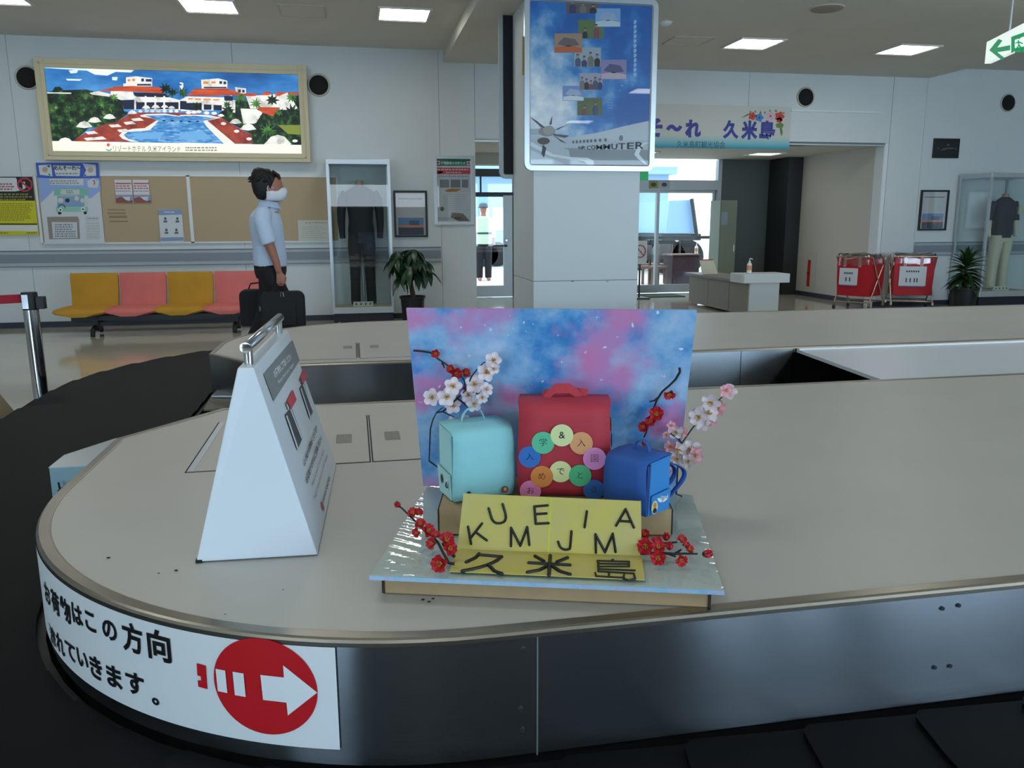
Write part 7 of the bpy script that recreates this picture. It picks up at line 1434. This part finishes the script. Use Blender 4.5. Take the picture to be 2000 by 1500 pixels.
    for i in range(130):
        az = qh.uniform(0, 2 * math.pi); el2 = qh.uniform(.05, 1.45); ca = math.cos(az)
        if ca > .55 and el2 < .55: continue
        d = Vector((math.cos(el2) * ca, math.cos(el2) * math.sin(az), math.sin(el2))); p = T(-.012 + d.x * .098, d.y * .086, 1.652 + d.z * .092); e2 = p + Vector((-.030 * s + d.x * .020 + qh.uniform(-.012, .012), d.y * .018 + qh.uniform(-.01, .01), -.022 * s + d.z * .022)); hr.tube([p - d * .012, p + d * .010, e2], [.013 * s, .011 * s, .003 * s], 6)
    for i in range(7): hr.tube([T(.05, -.05 + .017 * i, 1.735), T(.095, -.055 + .018 * i, 1.705), T(.108, -.055 + .018 * i, 1.668)], [.018 * s, .014 * s, .005 * s], 6)
    for sy in (-1, 1): hr.tube([T(.02, sy * .078, 1.66), T(.032, sy * .080, 1.62), T(.030, sy * .080, 1.59)], [.02 * s, .012 * s, .005 * s], 6)
    fused(hr, .0055, 0).build('hair', m_hr, t, smooth='all')
    for sy in (-1, 1):
        e_ = MB().ball(T(.098, sy * .034, 1.612), (.012 * s, .013 * s, .007 * s), 8, 6).build('eye', mat('eye_dark', '#1a1210', .2), t, smooth='all')
        MB().tube([T(.106, sy * .018, 1.636), T(.104, sy * .036, 1.642), T(.090, sy * .054, 1.636)], .0045 * s, 6).build('eyebrow', m_hr, t, smooth='all')
    # mask and ear loops
    rws = []
    for c, ext, wy in ((1.474, .098, .034), (1.488, .124, .052), (1.515, .146, .062), (1.55, .160, .064), (1.582, .156, .054), (1.598, .142, .042)):
        rws.append([T(ext * math.cos(q_) + .0 - (.035 * (1 - math.cos(q_))), wy * 1.32 * math.sin(q_), c) for q_ in [R_(-80 + 160 * i / 12) for i in range(13)]])
    mk = MB().rings(rws, closed=False, cap=False).build('face_mask', mat('mask_white', '#dfe3ea', .8), t, smooth='all'); q2 = mk.modifiers.new('t', 'SOLIDIFY'); q2.thickness = .004
    for sy in (-1, 1): MB().tube([T(.06, sy * .068, 1.585), T(.03, sy * .079, 1.612), T(.012, sy * .084, 1.607), T(.006, sy * .084, 1.585), T(.03, sy * .078, 1.535), T(.07, sy * .058, 1.508)], .0028 * s, 6).build('ear_loop', mat('mask_white', '#dfe3ea', .8), mk, smooth='all')
    return t, T
YM = 7.58; xm_ = ony(527, 450, YM).x; sM = ony(525, 333, YM).z / 1.745
man, TM = walker(xm_, YM, sM, 'man in pale blue short-sleeved shirt and white mask walking with a briefcase')
def soft_bag(nm, lab, c, w_, h_, d_, m, parts):
    t = thing(nm, lab, 'bag', (c.x, c.y, c.z - h_ / 2)); rows = []; r = .06
    P = []
    for cx, cz, a0 in ((w_ / 2 - r, h_ / 2 - r, 0), (-w_ / 2 + r, h_ / 2 - r, 90), (-w_ / 2 + .025, -h_ / 2 + .025, 180), (w_ / 2 - .025, -h_ / 2 + .025, 270)):
        rr_ = r if a0 < 180 else .025
        P += [(cx + rr_ * math.cos(R_(a0 + 90 * i / 5)), cz + rr_ * math.sin(R_(a0 + 90 * i / 5))) for i in range(6)]
    for yy_, k in ((-d_ / 2, .94), (-d_ / 2 + .015, 1), (d_ / 2 - .015, 1), (d_ / 2, .94)): rows.append([Vector((c.x + p[0] * k, c.y + yy_, c.z + p[1] * k)) for p in P])
    MB().rings(rows).build('body', m, t, smooth=40); return t
m_bg = mat('nylon_black', '#0b0b0e', .7, bump=(200, .1))
hnd = TM(.078, -.275, .765)
cB = ony(553, 604, hnd.y - .0); cB = Vector((cB.x, hnd.y, cB.z)); wB = (ony(595, 600, hnd.y).x - ony(508, 600, hnd.y).x); hB = ony(550, 570, hnd.y).z - ony(550, 641, hnd.y).z
bgA = soft_bag('briefcase', 'black nylon briefcase held in the walking man\'s near hand', cB, wB, hB, .11, m_bg, 0)
zt_h = cB.z + hB / 2
for yo in (-.02, .02): MB().tube([(hnd.x - .07, cB.y + yo, zt_h - .02), (hnd.x - .055, cB.y + yo * .6, zt_h + .02), (hnd.x - .03, cB.y + .055 * sM, hnd.z - .005), (hnd.x + .03, cB.y + .055 * sM, hnd.z - .005), (hnd.x + .055, cB.y + yo * .6, zt_h + .02), (hnd.x + .07, cB.y + yo, zt_h - .02)], .007, 8).build('handle', m_bg, bgA, smooth=True)
MB().box((cB.x - wB * .46, cB.y - .066, cB.z - hB * .42), (cB.x + wB * .30, cB.y - .055, cB.z + hB * .18)).build('front_pocket', m_bg, bgA, bevel=.006)
p = ony(508, 603, cB.y - .07); MB().box((p.x - .007, cB.y - .075, p.z - .022), (p.x + .008, cB.y - .067, p.z + .022)).build('zip_pull', m_chr, bgA)
p = ony(551, 576, cB.y - .06); MB().tube([(p.x - .012, cB.y - .06, p.z - .015), (p.x - .008, cB.y - .062, p.z + .022), (p.x + .008, cB.y - .062, p.z + .022), (p.x + .012, cB.y - .06, p.z - .015)], .004, 6).build('buckle', m_chr, bgA)
hn2 = TM(-.04, .285, .76)
cC = ony(512, 600, hn2.y); cC = Vector((cC.x, hn2.y, cC.z)); wC = ony(560, 600, hn2.y).x - ony(471, 600, hn2.y).x; hC = ony(500, 563, hn2.y).z - ony(500, 634, hn2.y).z
bgB = soft_bag('shoulder_bag', 'second black bag on the walking man\'s far side, half hidden by his legs', Vector((cC.x + .01, hn2.y, cC.z)), wC, hC, .12, m_bg, 0)
MB().tube([(cC.x - .12, hn2.y, cC.z + hC / 2 - .02), (cC.x - .09, hn2.y, cC.z + hC / 2 + .05), (hn2.x - .02, hn2.y - .07 * sM, hn2.z - .005), (hn2.x + .03, hn2.y - .07 * sM, hn2.z - .005), (cC.x + .12, hn2.y, cC.z + hC / 2 - .02)], .007, 8).build('handle', m_bg, bgB, smooth=True)
# guard beyond the left door
def far_person(x, y, lab):
    t = thing('person', lab, 'person', (x, y, 0)); b = MB(); T = lambda a, bb, c: Vector((x + a, y + bb, c))
    b.rings([oval(T(0, 0, c), rx, ry) for c, rx, ry in ((.80, .16, .11), (1.0, .15, .1), (1.2, .18, .11), (1.36, .17, .1), (1.42, .06, .06), (1.48, .05, .05), (1.52, .065, .08), (1.60, .075, .09), (1.66, .06, .075), (1.69, .02, .02))])
    for s in (-1, 1): b.tube([T(s * .17, 0, 1.35), T(s * .22, 0, 1.12), T(s * .22, -.06, .88), T(s * .22, -.08, .78)], [.055, .045, .036, .03], 10); b.tube([T(s * .09, 0, .85), T(s * .10, .01, .45), T(s * .10, .02, .06)], [.09, .065, .05], 10); b.tube([T(s * .10, .05, .03), T(s * .10, -.14, .03)], [.04, .035], 8)
    fused(b, .014, 3).build('body', m_sk, t, smooth='all')
    v = MB(); v.rings([oval(T(0, 0, c), rx, ry) for c, rx, ry in ((.80, .19, .14), (.9, .19, .14), (1.2, .21, .14), (1.36, .2, .125), (1.41, .1, .09))])
    for s in (-1, 1): v.tube([T(s * .17, 0, 1.36), T(s * .225, 0, 1.12), T(s * .225, -.05, .93)], [.07, .06, .055], 10)
    fused(v, .016, 3).build('jacket', mat('pale_jacket', '#c3d3bd', .8), t, smooth='all')
    MB().rings([oval(T(0, 0, c), .2, .145) for c in (1.02, 1.06)], cap=False).build('dark_stripe', mat('stripe_green', '#1d4a40', .6), t, smooth=True)
    tr = MB()
    for s in (-1, 1): tr.tube([T(s * .085, 0, .86), T(s * .10, .01, .45), T(s * .10, .02, .05)], [.11, .085, .075], 10)
    fused(tr, .016, 2).build('trousers', m_tr, t, smooth='all')
    MB().lathe([(.10, 1.60), (.098, 1.64), (.085, 1.685), (.03, 1.705)], (x, y, 0), 16).build('cap', mat('cap_grey', '#5a6a78', .7), t, smooth=True)
    MB().lathe([(.09, 1.598), (.125, 1.592), (.125, 1.60), (.09, 1.606)], (x, y, 0), 16, cap=False).build('cap_brim', m_dark, t, smooth=True)
fy = 18.2; far_person(ony(945, 500, fy).x, fy, 'person in pale jacket and cap standing outside beyond the left glass door')
# blue cabin seen behind the guard
a_ = ony(935, 385, 24); b_ = ony(990, 470, 24)
t = thing('service_vehicle', 'pale blue vehicle side with bright windows beyond the left glass door', 'vehicle', ((a_.x + b_.x) / 2, 24.5, 0)); MB().box((a_.x - .6, 24, .35), (b_.x + .4, 26, a_.z)).build('side_body', mat('pale_blue_body', '#8fb9d6', .5), t)
for px0, px1 in ((937, 955), (962, 985)): MB().box((ony(px0, 400, 23.98).x, 23.97, ony(px0, 450, 23.98).z), (ony(px1, 400, 23.98).x, 23.99, ony(px0, 405, 23.98).z)).build('window', mat('bright_window', '#e6eef2', .3), t)
for xx in (a_.x + .2, b_.x - .3): MB().lathe([(.1, 0), (.36, 0), (.36, .2), (.1, .2)], (xx, 23.98, .36), 18, 'Y').build('wheel', m_black, t, smooth=True)

# crumbs on the near island
o = MB(); q = random.Random(2)
for px, py in ((212, 1090), (344, 1115), (440, 1200), (553, 1152), (826, 1172), (838, 1176), (846, 1170), (310, 1120)):
    p = onz(px, py, ZT + .0012); r_ = q.uniform(.0012, .0032); o.ball(p + Vector((0, 0, r_ * .4)), (r_ * 1.5, r_, r_ * .5), 6, 4)
tag(o.build('crumbs', m_black), 'tiny dark crumbs scattered on the near beige table top', 'crumbs', kind='stuff')
